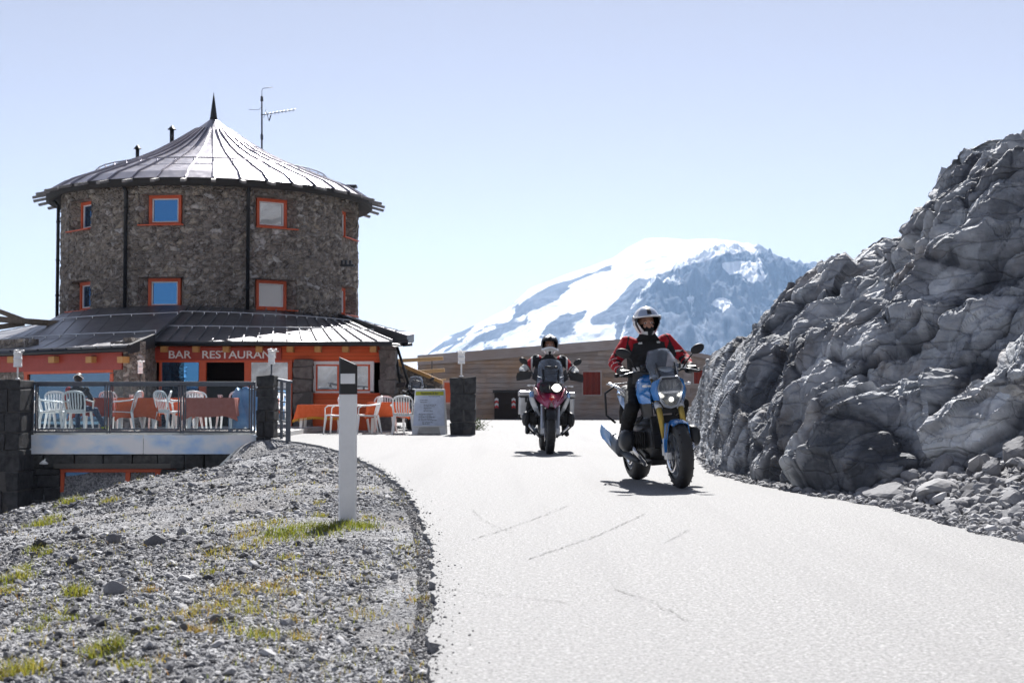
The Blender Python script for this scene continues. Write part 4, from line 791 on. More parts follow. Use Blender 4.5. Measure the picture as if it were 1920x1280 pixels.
# conical roof in 40 pans with standing seams
prof = [(5.08, 7.16), (4.65, 7.46), (3.8, 7.83), (3.18, 8.12), (2.52, 8.40), (1.84, 8.76), (1.24, 9.15), (.6, 9.62), (.13, 10.02)]
zk = (9.76 - 7.12) / (10.02 - 7.16); prof = [(r, 7.12 + (z - 7.16) * zk) for r, z in prof]
NR = 40; rf = MB(); pts = [[TP(k * 9 + 4.5 + 4.5, r, z) for k in range(NR + 1)] for r, z in prof]; rf.grid(pts, 0, False)
for k in range(NR):
    for (r0, z0), (r1, z1) in zip(prof[:-2], prof[1:-1]): rf.bar(TP(k * 9, r0, z0 + .02), TP(k * 9, r1, z1 + .02), .035, .07)
for r, z in ((4.15, 7.62), ):
    rf.tube([TP(k * 9, 3.62, 7.86 * 1 + .09) for k in range(NR)], .02, 6, 0, closed=True)
for k in range(NR): rf.bar(TP(k * 9, 3.62, 7.80), TP(k * 9, 3.62, 7.97), .03, .03)
tr = part(rf, 'tower_roof', 'towerroof')
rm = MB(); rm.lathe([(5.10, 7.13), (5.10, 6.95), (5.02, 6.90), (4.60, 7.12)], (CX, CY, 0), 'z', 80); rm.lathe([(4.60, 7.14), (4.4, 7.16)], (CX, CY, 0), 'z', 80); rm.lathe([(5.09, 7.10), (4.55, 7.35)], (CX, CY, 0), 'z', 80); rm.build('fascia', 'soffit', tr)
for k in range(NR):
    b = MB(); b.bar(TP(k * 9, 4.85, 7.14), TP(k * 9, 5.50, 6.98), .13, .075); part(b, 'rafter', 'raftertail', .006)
sp = MB(); sp.cyl(TP(0, 0, 9.62), TP(0, 0, 10.66), .145, .006, 10); sp.lathe([(.30, 9.56), (.17, 9.72), (.14, 9.75)], (CX, CY, 0), 'z', 16); part(sp, 'spire', 'darkmetal')
vv = Vector((CX, CY, 0)); dr = TP(90, 1, 0) - vv
for rr_, zb, zt, rd in ((-1.30, 9.0, 9.42, .07), (-2.36, 8.3, 8.76, .06)):
    ch = MB(); p = vv + dr * rr_; ch.cyl(p + Vector((0, 0, zb)), p + Vector((0, 0, zt)), rd, None, 12); ch.lathe([(rd + .07, zt - .02), (rd * .6, zt + .09), (0, zt + .12)], p, 'z', 12); part(ch, 'vent_pipe', 'darkmetal')
ch = MB(); p = vv + dr * 4.42; ch.box(p + Vector((0, 0, 7.55)), (.26, .3, .3)); ch.box(p + Vector((0, 0, 7.75)), (.40, .42, .07)); part(ch, 'chimney', 'darkmetal', .01)
for f_ in (-31.6, 12.2, -87):
    d = MB(); d.tube([TP(f_, 4.95, 7.0), TP(f_, 4.85, 6.95), TP(f_, TR + .09, 6.82), TP(f_, TR + .09, 3.3)], .055, 10)
    for z in (6.3, 5.1, 4.0): d.cyl(TP(f_, TR + .09, z), TP(f_, TR + .09, z + .05), .068)
    part(d, 'downpipe', 'darkmetal')
fl = MB(); p = TP(58, TR + .12, 4.92)
for k in (-1, 0, 1): fl.box(p + Vector((k * .13, 0, .1)), (.07, .1, .12), None, 0)
fl.box(p, (.5, .16, .06)); part(fl, 'floodlight_bar', 'darkmetal', .005)
# skirt roof
def roof_grid(eave, top, mid=None, rows=7, mat='lowroof', name='skirt_roof', guards=(), par=None):
    mb = MB(); n = len(eave); G_ = []
    for k in range(rows):
        t = k / (rows - 1)
        row = []
        for i in range(n):
            if mid:
                row.append(eave[i].lerp(mid[i], t / .5) if t <= .5 else mid[i].lerp(top[i], (t - .5) / .5))
            else: row.append(eave[i].lerp(top[i], t))
        G_.append(row)
    mb.sheet(G_, -.05, 0, False)
    up = Vector((0, 0, .035))
    for i in range(n):
        for k in range(rows - 1): mb.bar(G_[k][i] + up, G_[k + 1][i] + up, .03, .05)
    o = part(mb, name, mat)
    for t in guards:
        g = MB(); kk = t * (rows - 1); k0 = int(kk); L_ = [G_[k0][i].lerp(G_[min(k0 + 1, rows - 1)][i], kk - k0) + Vector((0, 0, .12)) for i in range(n)]
        g.tube(L_, .018, 6)
        for q in L_: g.bar(q - Vector((0, 0, .13)), q, .02, .03)
        g.build('snow_guard', 'alu', o)
    return o, G_
lerpn = lambda a, b, n: [a.lerp(b, i / (n - 1)) for i in range(n)]
EA, EB = Vector((-9.12, 36.5, 2.25)), Vector((-3.04, 36.5, 2.25))
N1 = 17; topm = []
for i in range(N1):
    f_ = -8 + (55 + 8) * i / (N1 - 1); p = TP(f_, TR - .02, 0); topm.append(Vector((p.x, p.y, 3.46 - .20 * (i / (N1 - 1)) ** 1.5)))
o, GM = roof_grid(lerpn(EA, EB, N1), topm, None, 7, guards=(.30, .72))
ev = [Vector((-9.12, 34.35, 2.045)), Vector((-13.6, 38.2, 2.045)), Vector((-21, 44.6, 2.0))]; EL = []
for i in range(16):
    t = i / 15; EL.append(ev[0].lerp(ev[1], t / .5) if t <= .5 else ev[1].lerp(ev[2], (t - .5) / .5))
TL = [(lambda p: Vector((p.x, p.y, 3.46 - .012 * i)))(TP(-8 - 88 * i / 10, TR - .02, 0)) for i in range(11)] + [Vector((-14.4 - 1.5 * k, 46.2, 3.25 - .26 * k)) for k in range(1, 6)]
ML = [EL[i].lerp(TL[i], .36) for i in range(16)]; ML = [Vector((m.x, m.y, 2.36)) for m in ML]; ML[0] = Vector((-9.05, 36.3, 2.36))
o, GL = roof_grid(EL, TL, ML, 7, guards=(.53, .82))
g = MB()
g.tube([p + Vector((0, -.06, -.05)) for p in (EA, EB)], .065, 10); g.tube([p + Vector((-.04, -.05, -.06)) for p in ev], .065, 10)
for i in range(14): p = ev[0].lerp(ev[1], i / 9); g.bar(p + Vector((0, 0, -.02)), p + Vector((-.04, -.12, .02)), .03, .02)
part(g, 'gutter', 'darkmetal')
vb = MB()     # verge boards: left wing edge, right end gable
vb.add([ev[0] + Vector((.03, 0, .06)), Vector((-9.0, 36.3, 2.44)), Vector((-9.0, 36.3, 2.10)), ev[0] + Vector((.03, 0, -.16)), ev[0] + Vector((-.05, 0, .06)), Vector((-9.08, 36.3, 2.44)), Vector((-9.08, 36.3, 2.10)), ev[0] + Vector((-.05, 0, -.16))], [(0, 1, 2, 3), (7, 6, 5, 4), (0, 4, 5, 1), (3, 2, 6, 7), (0, 3, 7, 4)])
D_, C_ = topm[-1] + Vector((.02, 0, .13)), W(763, 631, 37.0); C2 = Vector((-3.15, 46.3, 2.86)); D2 = TP(84, TR - .05, 3.22); Bq = EB + Vector((.05, -.02, .0)); Dq = topm[-1] + Vector((0, 0, -.03))
vb.add([D_, C_, C_ - Vector((0, 0, .24)), Bq - Vector((0, 0, .12)), Dq, ], [(4, 3, 2, 1, 0)])
vb.add([C_, C2, C2 - Vector((0, 0, .22)), C_ - Vector((0, 0, .24))], [(0, 3, 2, 1)])
vb.bar(C_ + Vector((-.42, 0, -.12)), C_ + Vector((.04, 0, -.12)), .08, .27, 0, (0, 1, 0))
vb.tube([C_ + Vector((-.1, -.05, -.22)), C_ + Vector((.14, -.02, -.2))], .04, 8)
part(vb, 'verge_board', 'darkmetal')
rr2 = MB(); nn_ = 8; rr2.sheet([lerpn(D_, C_, nn_), lerpn(D2, C2, nn_)], .04, 0, False)
for i in range(1, nn_ - 1): rr2.bar(lerpn(D_, C_, nn_)[i] + Vector((0, 0, .05)), lerpn(D2, C2, nn_)[i] + Vector((0, 0, .05)), .03, .05)
part(rr2, 'skirt_roof', 'lowroof')
for x in (722, 732): b = MB(); b.cyl(W(x, 628, 42), W(x, 615, 42), .03); part(b, 'vent_pipe', 'darkmetal')
# main front
YF = 37.2
fb = MB(); rect(fb, 290, 640, 722, 679, YF, .12)
for y in range(646, 679, 7): rect(fb, 290, y, 722, y + .8, YF - .006, .02, 0, .7)
part(fb, 'board_band', 'orange')
sb = MB(); rect(sb, 289, 651, 527, 675, YF - .09, .08); sgn = part(sb, 'sign_board', 'signred', .006)
c = W(420, 664.5, YF - .09); text('BAR   RESTAURANT', 'lettering', 'whitepaint', sgn, (c.x, YF - .093, c.z), 206 / F * YF, 14.5 / F * YF)
hb_ = MB(); hb_.bar(W(405, 645, 36.75), W(716, 645.5, 36.75), .10, .06); hb_.bar(W(292, 645, 36.75), W(400, 645, 36.75), .10, .05); part(hb_, 'eave_beam', 'honey', .01)
for x in (306, 366, 423, 485, 543, 595, 647, 699):
    b = MB(); rect(b, x - 6, 647, x + 6, 660, 36.9, .5); part(b, 'rafter_end', 'honey', .012)
df = MB()
for x0, x1 in ((297, 303), (372, 386), (457, 471), (539, 548)): rect(df, x0, 677, x1, 815, YF - .03, .14, 0, 0, .02)
rect(df, 297, 674.5, 548, 679, YF - .028, .135); dfo = part(df, 'entrance_frame', 'orangef', .006)
for x0, x1, m_ in ((303, 372, 'glass'), (471, 539, 'glass')):
    b = MB(); rect(b, x0 - .5, 679, x1 + .5, 815, YF + .04, .02, 0, 0, .02)
    if x0 > 400: m_ = 'glassgrey'; b.xf(Matrix.Translation(W(505, 700, YF)) @ Matrix.Rotation(math.radians(5), 4, 'Z') @ Matrix.Translation(-W(505, 700, YF)))
    b.build('pane', m_, dfo)
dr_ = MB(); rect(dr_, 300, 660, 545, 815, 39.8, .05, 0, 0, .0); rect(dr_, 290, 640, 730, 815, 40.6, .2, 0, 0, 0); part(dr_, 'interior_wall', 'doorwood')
pl = MB(); rs = np.random.RandomState(3)
def stone_stack(mb, x0, x1, z0, z1, Y0, Y1, bh, seed, nx=2, mi=0, jit=.02):
    r_ = random.Random(seed); z = z0
    while z < z1 - .02:
        h = min(bh * r_.uniform(.75, 1.25), z1 - z); h = z1 - z if z1 - z - h < .08 else h; cut = sorted([x0] + [x0 + (x1 - x0) * (k + r_.uniform(-.2, .2)) / nx for k in range(1, nx)] + [x1])
        if r_.random() < .35 and nx == 2: cut = [x0, x1]
        for a_, b_ in zip(cut[:-1], cut[1:]):
            mb.box(((a_ + b_) / 2, (Y0 + Y1) / 2 + r_.uniform(-.02, .02), z + h / 2), (b_ - a_ - .014, Y1 - Y0 + r_.uniform(-.04, .04), h - .014), None, mi, 0, jit, r_)
        z += h
    mb.box(((x0 + x1) / 2, (Y0 + Y1) / 2, (z0 + z1) / 2), (x1 - x0 - .06, Y1 - Y0 - .06, z1 - z0 - .03), None, mi + 1)
a, b = W(550, 672, YF - .2), W(586, 812, YF - .2); stone_stack(pl, a.x, b.x, -.05, a.z, YF - .25, YF + .2, .36, 4, 1, 0, .035); part(pl, 'stone_pilaster', ['block2', 'mortar'], .02)
pr = MB(); a, b = W(712, 645, YF), W(741, 645, YF); stone_stack(pr, a.x, b.x + .03, -.05, 2.2, YF - .2, YF + .5, .34, 9, 1, 0, .03); part(pr, 'corner_pier', ['block2', 'mortar'], .02)
cw = MB(); cw.bar((b.x - .22, 37.6, 1.1), (-3.9, 45.5, 1.1), .4, 2.3); part(cw, 'side_wall', 'masonry')
wf = MB()
for (x0, y0, x1, y1) in ((587, 677, 701, 683), (587, 683, 592, 737), (694, 683, 701, 737), (587, 733, 701, 738)): rect(wf, x0, y0, x1, y1, YF - .02, .12)
wo = part(wf, 'window', 'whitepaint', .004); wo['label'] = 'wide white framed window with two panes'
of = MB()
for (x0, y0, x1, y1) in ((592, 683, 694, 686), (592, 730, 694, 733), (592, 686, 595, 730), (632, 686, 637, 730), (664, 686, 669, 730), (690, 686, 694, 730)): rect(of, x0, y0, x1, y1, YF + .005, .08)
of.build('frame', 'orangef', wo)
pn = MB(); rect(pn, 594, 685, 692, 731, YF + .05, .02); pn.build('pane', 'glassgrey', wo)
lb = MB(); rect(lb, 586, 738, 716, 815, YF, .12, 0, 0, .0)
for y in (747, 756, 765): rect(lb, 586, y, 716, y + .8, YF - .006, .02, 0, .7)
part(lb, 'board_panel', 'orange')
sl = MB(); rect(sl, 586, 736.5, 718, 740, YF - .1, .14); sl.build('sill', 'orangef', wo, .006)
for pA, pB in ((W(744, 648, 37.4), W(767, 722, 37.4)), (W(741, 655, 37.6), W(751, 724, 37.6))): b = MB(); b.cyl(pA, pB, .035); part(b, 'roof_strut', 'darkmetal')
# left wing
W1, W2 = Vector((-9.26, 34.9, 0)), Vector((-20.7, 44.8, 0)); wdir = (W2 - W1).normalized(); wn = Vector((wdir.y, -wdir.x, 0)); wn = wn if wn.y < 0 else -wn
def wp(x, y, off=0.0):
    a = (x - 960) / F; b_ = (640 - y) / F; d = Vector((a, math.cos(PITCH) - b_ * math.sin(PITCH), math.sin(PITCH) + b_ * math.cos(PITCH))); o_ = Vector((0, 0, CAMZ)); base = W1 + wn * off
    return o_ + d * ((base - o_).dot(wn) / d.dot(wn))
def wrect(mb, x0, y0, x1, y1, off, th, mi=0, tone=0.0, zmin=None):
    a, b_ = wp(x0, (y0 + y1) / 2, off), wp(x1, (y0 + y1) / 2, off); xm = (x0 + x1) / 2; z0, z1 = wp(xm, y1, off).z, wp(xm, y0, off).z
    if zmin is not None: z0 = max(z0, zmin)
    R = Matrix((wdir, wn, Vector((0, 0, 1)))).transposed(); c = (a + b_) / 2 - wn * th / 2; c.z = (z0 + z1) / 2
    L_ = (Vector((a.x, a.y, 0)) - Vector((b_.x, b_.y, 0))).length
    return mb.box(c, (L_, th, z1 - z0), R, mi, tone)
lw = MB(); wrect(lw, -160, 640, 46, 815, -.02, .4, 0, 0, 0); part(lw, 'wing_wall', 'masonry'); lw = MB(); wrect(lw, 206, 640, 246, 815, 0, .4, 0, 0, 0)
part(lw, 'wing_wall', 'masonry')
lw = MB(); lw.bar(W1 + Vector((-.08, .05, 1.15)), Vector((-9.3, 37.3, 1.15)), .2, 2.3); part(lw, 'wing_wall', 'masonry')
lb = MB(); wrect(lb, -160, 655, 228, 697, .05, .06)
for y in (670, 679, 688): wrect(lb, -160, y, 228, y + .8, .058, .02, 0, .7)
part(lb, 'board_band', 'signred')
hb_ = MB(); wrect(hb_, -160, 660, 226, 665.5, .14, .1); part(hb_, 'eave_beam', 'honey', .01)
for x in (18, 95, 165, 224): b = MB(); wrect(b, x - 5, 668, x + 6, 680, .2, .2); part(b, 'rafter_end', 'honey', .012)
wf = MB()
for (x0, y0, x1, y1) in ((44, 694, 211, 700), (44, 700, 50, 815), (205, 700, 211, 815)): wrect(wf, x0, y0, x1, y1, .02, .12, 0, 0, .02)
wo = part(wf, 'window', 'orangef', .006); pn = MB(); wrect(pn, 49, 699, 206, 815, -.03, .02, 0, 0, .02); pn.build('pane', 'wingglass', wo)
# ------------------------------------------------------------------ antenna on the tower roof
ant = thing('antenna', 'thin television antenna mast with a comb of rods on the tower roof', 'antenna', W(491, 284, 46)); A0 = ant.location.copy()
L = lambda x, y: W(x, y, 46) - A0
b = MB(); b.tube([L(491, 284), L(491, 250), L(491, 182)], [.03, .028, .022], 8); b.cyl(L(491, 190), L(491, 181), .05, .04); b.cyl(L(491, 262), L(491, 252), .045); b.build('mast', 'steel', ant)
b = MB(); b.cyl(L(489, 216), L(553, 206), .014, None, 6)
for k in range(9): p = L(497 + k * 6.8, 215 - k * 1.06); s_ = .10 if k else .16; b.cyl(p + Vector((-.01, -.2, -s_ * .9)), p + Vector((.01, .2, s_ * .9)), .008, None, 5)
b.cyl(L(498, 206), L(505, 228), .01, None, 5); b.cyl(L(508, 216), L(505, 226), .02, None, 5); b.build('comb', 'steel', ant)
b = MB(); b.tube([L(491, 182), L(491, 170), L(493, 166), L(511, 164)], .010, 6); b.tube([L(491, 200), L(486, 206), L(467, 206)], .008, 6); b.build('dipole', 'steel', ant)

# ------------------------------------------------------------------ barn with weathered boards
barn = thing('barn', 'long low barn of weathered grey boards with a shallow gable roof', 'barn', (3, 58, 0))
def bpart(mb, name, mats, bevel=0.0): return mb.build(name, mats, barn, bevel, True)
YB = 58.0; rl = [W(x, y, YB) for x, y in ((783, 668), (1172, 637), (1338, 669), (1420, 686))]
zroof = lambda x: float(np.interp(x, [p.x for p in rl], [p.z for p in rl]))
bw = MB(); r_ = random.Random(2); z = -.05
while z < 3.1:
    h = r_.uniform(.16, .23); xs_ = [x for x in np.linspace(rl[0].x, rl[-1].x, 300) if zroof(x) - .1 > z + h]
    if not xs_: break
    x = xs_[0]
    while x < xs_[-1] - .05:
        x2 = min(x + r_.uniform(2.2, 5), xs_[-1]); x2 = xs_[-1] if xs_[-1] - x2 < .6 else x2
        bw.box(((x + x2) / 2, YB + .06 + r_.uniform(0, .018), z + h / 2), (x2 - x - .012, .05, h - .02), None, 0, r_.choice((0.01, 0, .1, .18, .28, .4)))
        x = x2
    z += h
bw.prism([(p.x, p.z - .05) for p in rl] + [(rl[-1].x, -.05), (rl[0].x, -.05)], (0, YB + .1, 0), (1, 0, 0), (0, 0, 1), (0, 9, 0)); bpart(bw, 'wall', 'barn')
fa = MB()
for p, q, hh in zip(rl[:-1], rl[1:], (.40, .18, .18)): fa.bar(p - Vector((0, .1, hh / 2)), q - Vector((0, .1, hh / 2)), .1, hh, 0, (0, 1, 0)) if False else fa.prism([(0, 0), ((q - p).length, 0), ((q - p).length, -hh), (0, -hh)], p + Vector((0, -.12, .04)), (q - p).normalized(), (0, 0, 1), (0, .12, 0))
bpart(fa, 'fascia', 'barntrim')
ro = MB()
for p, q in zip(rl[:-1], rl[1:]): ro.prism([(0, 0), ((q - p).length, 0), ((q - p).length, -.1), (0, -.1)], p + Vector((0, 0, .03)), (q - p).normalized(), (0, 0, 1), (0, 9.5, 0))
bpart(ro, 'roof', 'barntrim')
for x0, y0, x1, y1 in ((1093, 697, 1126, 740), (1301, 694, 1323, 719)):
    f = MB()
    for q in ((x0 - 2, y0 - 2, x1 + 2, y0), (x0 - 2, y1, x1 + 2, y1 + 2), (x0 - 2, y0, x0, y1), (x1, y0, x1 + 2, y1)): rect(f, *q, YB - .03, .1)
    s_ = bpart(f, 'shutter', 'palewood'); p = MB(); n = 6
    for k in range(n): rect(p, x0 + (x1 - x0) * k / n + .25, y0 - .3, x0 + (x1 - x0) * (k + 1) / n, y1 + .3, YB - .005 + .006 * (k % 2), .06, 0, (0, .3)[k % 2])
    p.build('shutter_boards', 'shutter', s_)
dd = MB(); rect(dd, 927, 733, 981, 786, YB - .04, .1, 0, 0, .0)
for k in range(1, 5): rect(dd, 927 + k * 10.8, 733, 927.7 + k * 10.8, 786, YB - .05, .02, 0, 0, .0)
dor = bpart(dd, 'door', 'doorwood'); lt = MB(); rect(lt, 924, 731, 984, 736, YB - .08, .16); lt.build('lintel', 'black', dor)
for x in (931, 963):
    pw = MB()
    for k, m_ in enumerate((0, 1, 0, 1)):
        o_ = W(x - 3.5, 766 - k * 4.6, YB - .07); s_ = 1 / F * YB; pw.prism([(0, 0), (3.5 * s_, 2.5 * s_), (7 * s_, 0), (7 * s_, 4.5 * s_), (3.5 * s_, 7 * s_), (0, 4.5 * s_)], o_, (1, 0, 0), (0, 0, 1), (0, .015, 0), m_)
    pw.build('warning_plate', ['red', 'whitepaint'], dor)

# ------------------------------------------------------------------ terrace: floor, retaining wall, piers, railing, banner
tf = MB(); tf.prism([(-20.2, 43.5), (-13, 37.5), (-9.2, 34.9), (-9.2, 37.2), (-4.85, 37.2), (-4.85, 30.45), (-20.2, 30.45)], (0, 0, -.25), (1, 0, 0), (0, 1, 0), (0, 0, .35)); kind(tf.build('terrace_floor', 'concrete'), 'structure')
tw_ = thing('terrace_wall', 'dark block retaining wall under the terrace with an orange framed cellar door', 'retaining wall', (-8, 30.5, -2.4))
def tpart(mb, name, mats, bevel=0.0): return mb.build(name, mats, tw_, bevel, True)
YW = 30.45; dz0, dz1 = -2.6, W(200, 878, YW).z; dx0, dx1 = W(112, 900, YW).x, W(300, 900, YW).x
bl = MB(); r_ = random.Random(6); z = -2.6
def brow(x0, x1, z, h):
    x = x0
    while x < x1 - .02:
        x2 = min(x + r_.uniform(.35, .75), x1); x2 = x1 if x1 - x2 < .2 else x2
        bl.box(((x + x2) / 2, YW + .15 + r_.uniform(-.015, .015), z + h / 2), (x2 - x - .02, .3, h - .02), None, 0, 0, .012, r_); x = x2
while z < .05:
    h = min(r_.uniform(.26, .36), .06 - z); h = max(h, .08)
    if z + h > dz1 and z < dz1: h = dz1 - z if dz1 - z > .1 else h
    if z < dz1 - .02: brow(-14, dx0, z, h); brow(dx1, -4.8, z, h)
    else: brow(-14, -4.8, z, h)
    z += h
bl.box((-11.75, YW + .34, -1.3), (4.6, .3, 2.6), None, 1); bl.box((-6.1, YW + .34, -1.3), (2.6, .3, 2.6), None, 1); bl.box((-8, YW + .36, .3 * 0 - .25), (6.4, .3, .6), None, 1); tpart(bl, 'block_wall', ['block', 'mortar'], .018)
le = MB(); rect(le, 100, 869, 320, 878.5, YW - .04, .2); tpart(le, 'lintel', 'mortar', .01)
cf = MB()
for q in ((112, 878.5, 330, 885), (112, 885, 120, 975), (234, 885, 244, 975), (290, 885, 300, 975)): rect(cf, *q, YW + .06, .12)
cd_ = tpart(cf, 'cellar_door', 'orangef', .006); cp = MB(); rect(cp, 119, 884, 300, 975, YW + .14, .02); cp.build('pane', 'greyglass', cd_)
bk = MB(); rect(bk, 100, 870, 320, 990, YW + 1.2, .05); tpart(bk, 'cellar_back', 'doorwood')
la = MB(); p = W(82, 868, YW - .12); la.lathe([(.02, .06), (.09, .0), (.085, -.02), (.0, -.03)], p, 'z', 14); la.bar(p + Vector((0, 0, .05)), p + Vector((0, .14, .09)), .02, .02); tpart(la, 'wall_lamp', 'whitepaint')
def pier(name, label, x0, x1, ytop, Y, dep, z0, seed, bh=.32):
    a, b_ = W(x0, ytop, Y), W(x1, ytop, Y); t = thing(name, label, 'pier', ((a.x + b_.x) / 2, Y + dep / 2, z0), group=None); m = MB(); stone_stack(m, a.x, b_.x, z0, a.z, Y, Y + dep, bh, seed)
    m.xf(Matrix.Translation(-t.location)); m.build('stonework', ['block', 'mortar'], t, .022); return t
pier('stone_pier', 'tall dark stone pier at the left end of the terrace railing', -14, 38, 711, 29.3, .9, -2.8, 21, .42)
pier('stone_pier', 'dark stone pier between the glass railing and the slanted grey handrail', 480, 515, 703, 29.7, .6, -.6, 22, .27)
p3 = pier('stone_pier', 'free standing stone pier right of the menu board', 843, 892, 706, 32.2, .62, -.05, 33, .33)
rw = thing('glass_railing', 'grey steel railing with three clear glass panels along the terrace edge', 'railing', (-7.7, 30.15, .1)); YR_ = 30.12
def rpart(mb, name, mats, bevel=0.0): return mb.build(name, mats, rw, bevel, True)
PX = (64, 203, 341, 474)
m = MB(); rect(m, 62, 715, 478, 722, YR_, .06); rpart(m, 'handrail', 'steel', .008)
m = MB(); rect(m, 62, 807, 478, 811, YR_, .05); rpart(m, 'bottom_rail', 'steel', .005)
for x in PX: m = MB(); rect(m, x - 4.5, 716, x - .6, 812, YR_ - .01, .05); rect(m, x + .6, 716, x + 4.5, 812, YR_ - .01, .05); rpart(m, 'post', 'steel', .004)
for x0, x1 in zip(PX[:-1], PX[1:]):
    m = MB()
    for q in ((x0 + 5, 722, x0 + 8, 806), (x1 - 8, 722, x1 - 5, 806), (x0 + 5, 803, x1 - 5, 806.5), (x0 + 5, 722, x1 - 5, 724)): rect(m, *q, YR_ + .01, .03)
    f_ = rpart(m, 'panel_frame', 'steel'); m = MB(); rect(m, x0 + 7, 723, x1 - 7, 804, YR_ + .022, .008); m.build('glass_panel', 'rail_glass', f_)
bn = MB(); rect(bn, 52, 815, 268, 851, 30.02, .03); rect(bn, 269, 815, 484, 851, 30.02, .03); tag(bn.build('banner', 'banner', None, .004), 'long banner printed with blue sky and clouds under the glass railing', 'banner')
hr = thing('handrail', 'slanted grey steel handrail with thin cross bars beside the stone pier', 'handrail', (-4.7, 29, 0))
def hpart(mb, name, mats, bevel=0.0): return mb.build(name, mats, hr, bevel, True)
Pf, Pb_ = Vector((-4.18, 27.0, 0)), Vector((-5.35, 32.3, 0)); ptz = lambda t: 1.10 + .12 * t
m = MB(); m.bar(Pf + Vector((.04, -.15, 1.12)), Pb_ + Vector((0, 0, 1.26)), .10, .05); hpart(m, 'top_rail', 'steel', .008)
for t in (.03, .42, .98): p = Pf.lerp(Pb_, t); m = MB(); m.bar(p + Vector((0, 0, -.1)), p + Vector((0, 0, ptz(t))), .09 if t < .1 else .06, .06, 0, (0, 1, 0)); hpart(m, 'post', 'steel', .005)
for k in range(5): z = .16 + k * .19; m = MB(); m.cyl(Pf + Vector((0, 0, z)), Pb_ + Vector((0, 0, z + .05)), .013, None, 8); hpart(m, 'cross_bar', 'steel')
# lanterns
def lantern(x, ytop, ybase, Y, label, body=24, pole='white', w=8.5):
    p0, p1 = W(x, ybase, Y), W(x, ytop, Y); s_ = Y / F; t = thing('lantern', label, 'lantern', p0, group='white terrace lanterns'); H_ = p1.z - p0.z; bh = body * s_
    m = MB(); m.cyl((0, 0, -.02), (0, 0, H_ - bh), .018, None, 8); m.lathe([(.05, 0), (.05, .015), (.02, .03)], (0, 0, 0), 'z', 12); m.build('pole', pole, t)
    m = MB(); r = w * s_ * .62; z0 = H_ - bh; m.lathe([(.0, z0), (r * .9, z0), (r, z0 + .015), (r, z0 + .03), (r * .93, z0 + .035), (r * .93, z0 + bh * .45), (r, z0 + bh * .46), (r, z0 + bh * .52), (r * .93, z0 + bh * .53), (r * .93, z0 + bh * .8), (r * 1.08, z0 + bh * .82), (r * .9, z0 + bh * .9), (0, z0 + bh * .92)], (0, 0, 0), 'z', 16)
    m.build('lamp_housing', 'white', t)
    m = MB(); m.cyl((0, 0, H_ - .03), (0, 0, H_ + .03), .012, None, 6)
    for k in range(3): a = k * 2.09 + .4; q = Vector((math.cos(a) * r * 1.1, math.sin(a) * r * 1.1, H_ - .005)); m.cyl((0, 0, H_), q, .008, None, 5); m.ell(q, (.035, .035, .022), 8, 6)
    m.build('wind_cups', 'white', t); return t
lantern(33, 657, 711, 29.7, 'white lantern on the tall left stone pier', 31, 'white', 13)
lantern(509, 655, 704, 29.95, 'white lantern on the stone pier beside the slanted handrail', 28, 'steel', 11)
lantern(262, 677, 800, 33.6, 'small white lantern on a brown pole before the stone wing wall', 23, 'doorwood', 8)
lantern(865, 658, 706, 32.5, 'white lantern on the free standing pier beside the menu board', 24, 'white', 11)
# ramp wall, beams, red panel, pergola
rwl = thing('ramp_wall', 'low dark stone wall with a sloping honey wood coping behind the menu board', 'wall', W(785, 790, 41)); 
m = MB(); m.prism([(W(x, y, 41).x, W(x, y, 41).z) for x, y in ((738, 680), (828, 718), (828, 792), (738, 792))], (0, 41, 0), (1, 0, 0), (0, 0, 1), (0, .5, 0)); m.build('stonework', 'masonry', rwl, 0, True)
m = MB(); m.bar(W(735, 676, 40.95), W(829, 716.5, 40.95), .3, .11, 0, (0, 1, 0)) if False else m.prism([(W(x, y, 40.9).x, W(x, y, 40.9).z) for x, y in ((738, 674), (829, 713), (829, 720), (738, 681.5))], (0, 40.85, 0), (1, 0, 0), (0, 0, 1), (0, .75, 0)); m.build('coping', 'honey', rwl, 0, True)
pg = thing('beam_frame', 'pale timber beams jutting out level between the restaurant and the barn', 'timber frame', W(800, 790, 46))
for x0, y0, x1, y1, h in ((742, 673, 831, 668, 7), (776, 694.5, 834, 690, 7), (818, 711, 836, 709.5, 8)):
    m = MB(); a, b_ = W(x0, y0 + h / 2, 46), W(x1, y1 + h / 2, 46); m.bar(a, b_, .12, h / F * 46); m.build('beam', 'beam', pg, .01, True)
for x in (810,): m = MB(); m.bar(W(x, 792, 46.2), W(x, 671, 46.2), .04, .04, 0, (0, 1, 0)); m.build('post', 'steel' if x == 810 else 'beam', pg, .004, True)
rp = thing('red_panel', 'red board panel with a faded frame half hidden by the free standing pier', 'panel', W(840, 790, 44)); m = MB()
for q in ((830, 713, 850, 717), (830, 717, 833, 757), (830, 754, 850, 757), (832, 757, 834, 790), (846, 757, 848, 790)): rect(m, *q, 44, .06)
m.build('frame', 'pink', rp, 0, True); m = MB(); rect(m, 832.5, 716.5, 850, 754.5, 44.02, .04); m.build('board', 'orangef', rp, 0, True)
pe = thing('pergola', 'weathered timber pergola poles above the left roof', 'pergola', (-15, 41, 2.5))
for pts, r0 in ((((-60, 562), (55, 604)), .07), (((-60, 594), (112, 607)), .09), (((-60, 622), (46, 606)), .08), (((40, 603), (88, 604)), .06)):
    m = MB(); m.bar(W(*pts[0], 41.0 + r0 * 5), W(*pts[1], 41.6 + r0 * 4), r0 * 1.3, r0 * 1.9); m.build('beam', 'greywood', pe, .01, True)
for x in (-58, -30): m = MB(); m.bar(W(x, 690, 41.5), W(x, 575, 41.5), .12, .12, 0, (0, 1, 0)); m.build('post', 'greywood', pe, .01, True)
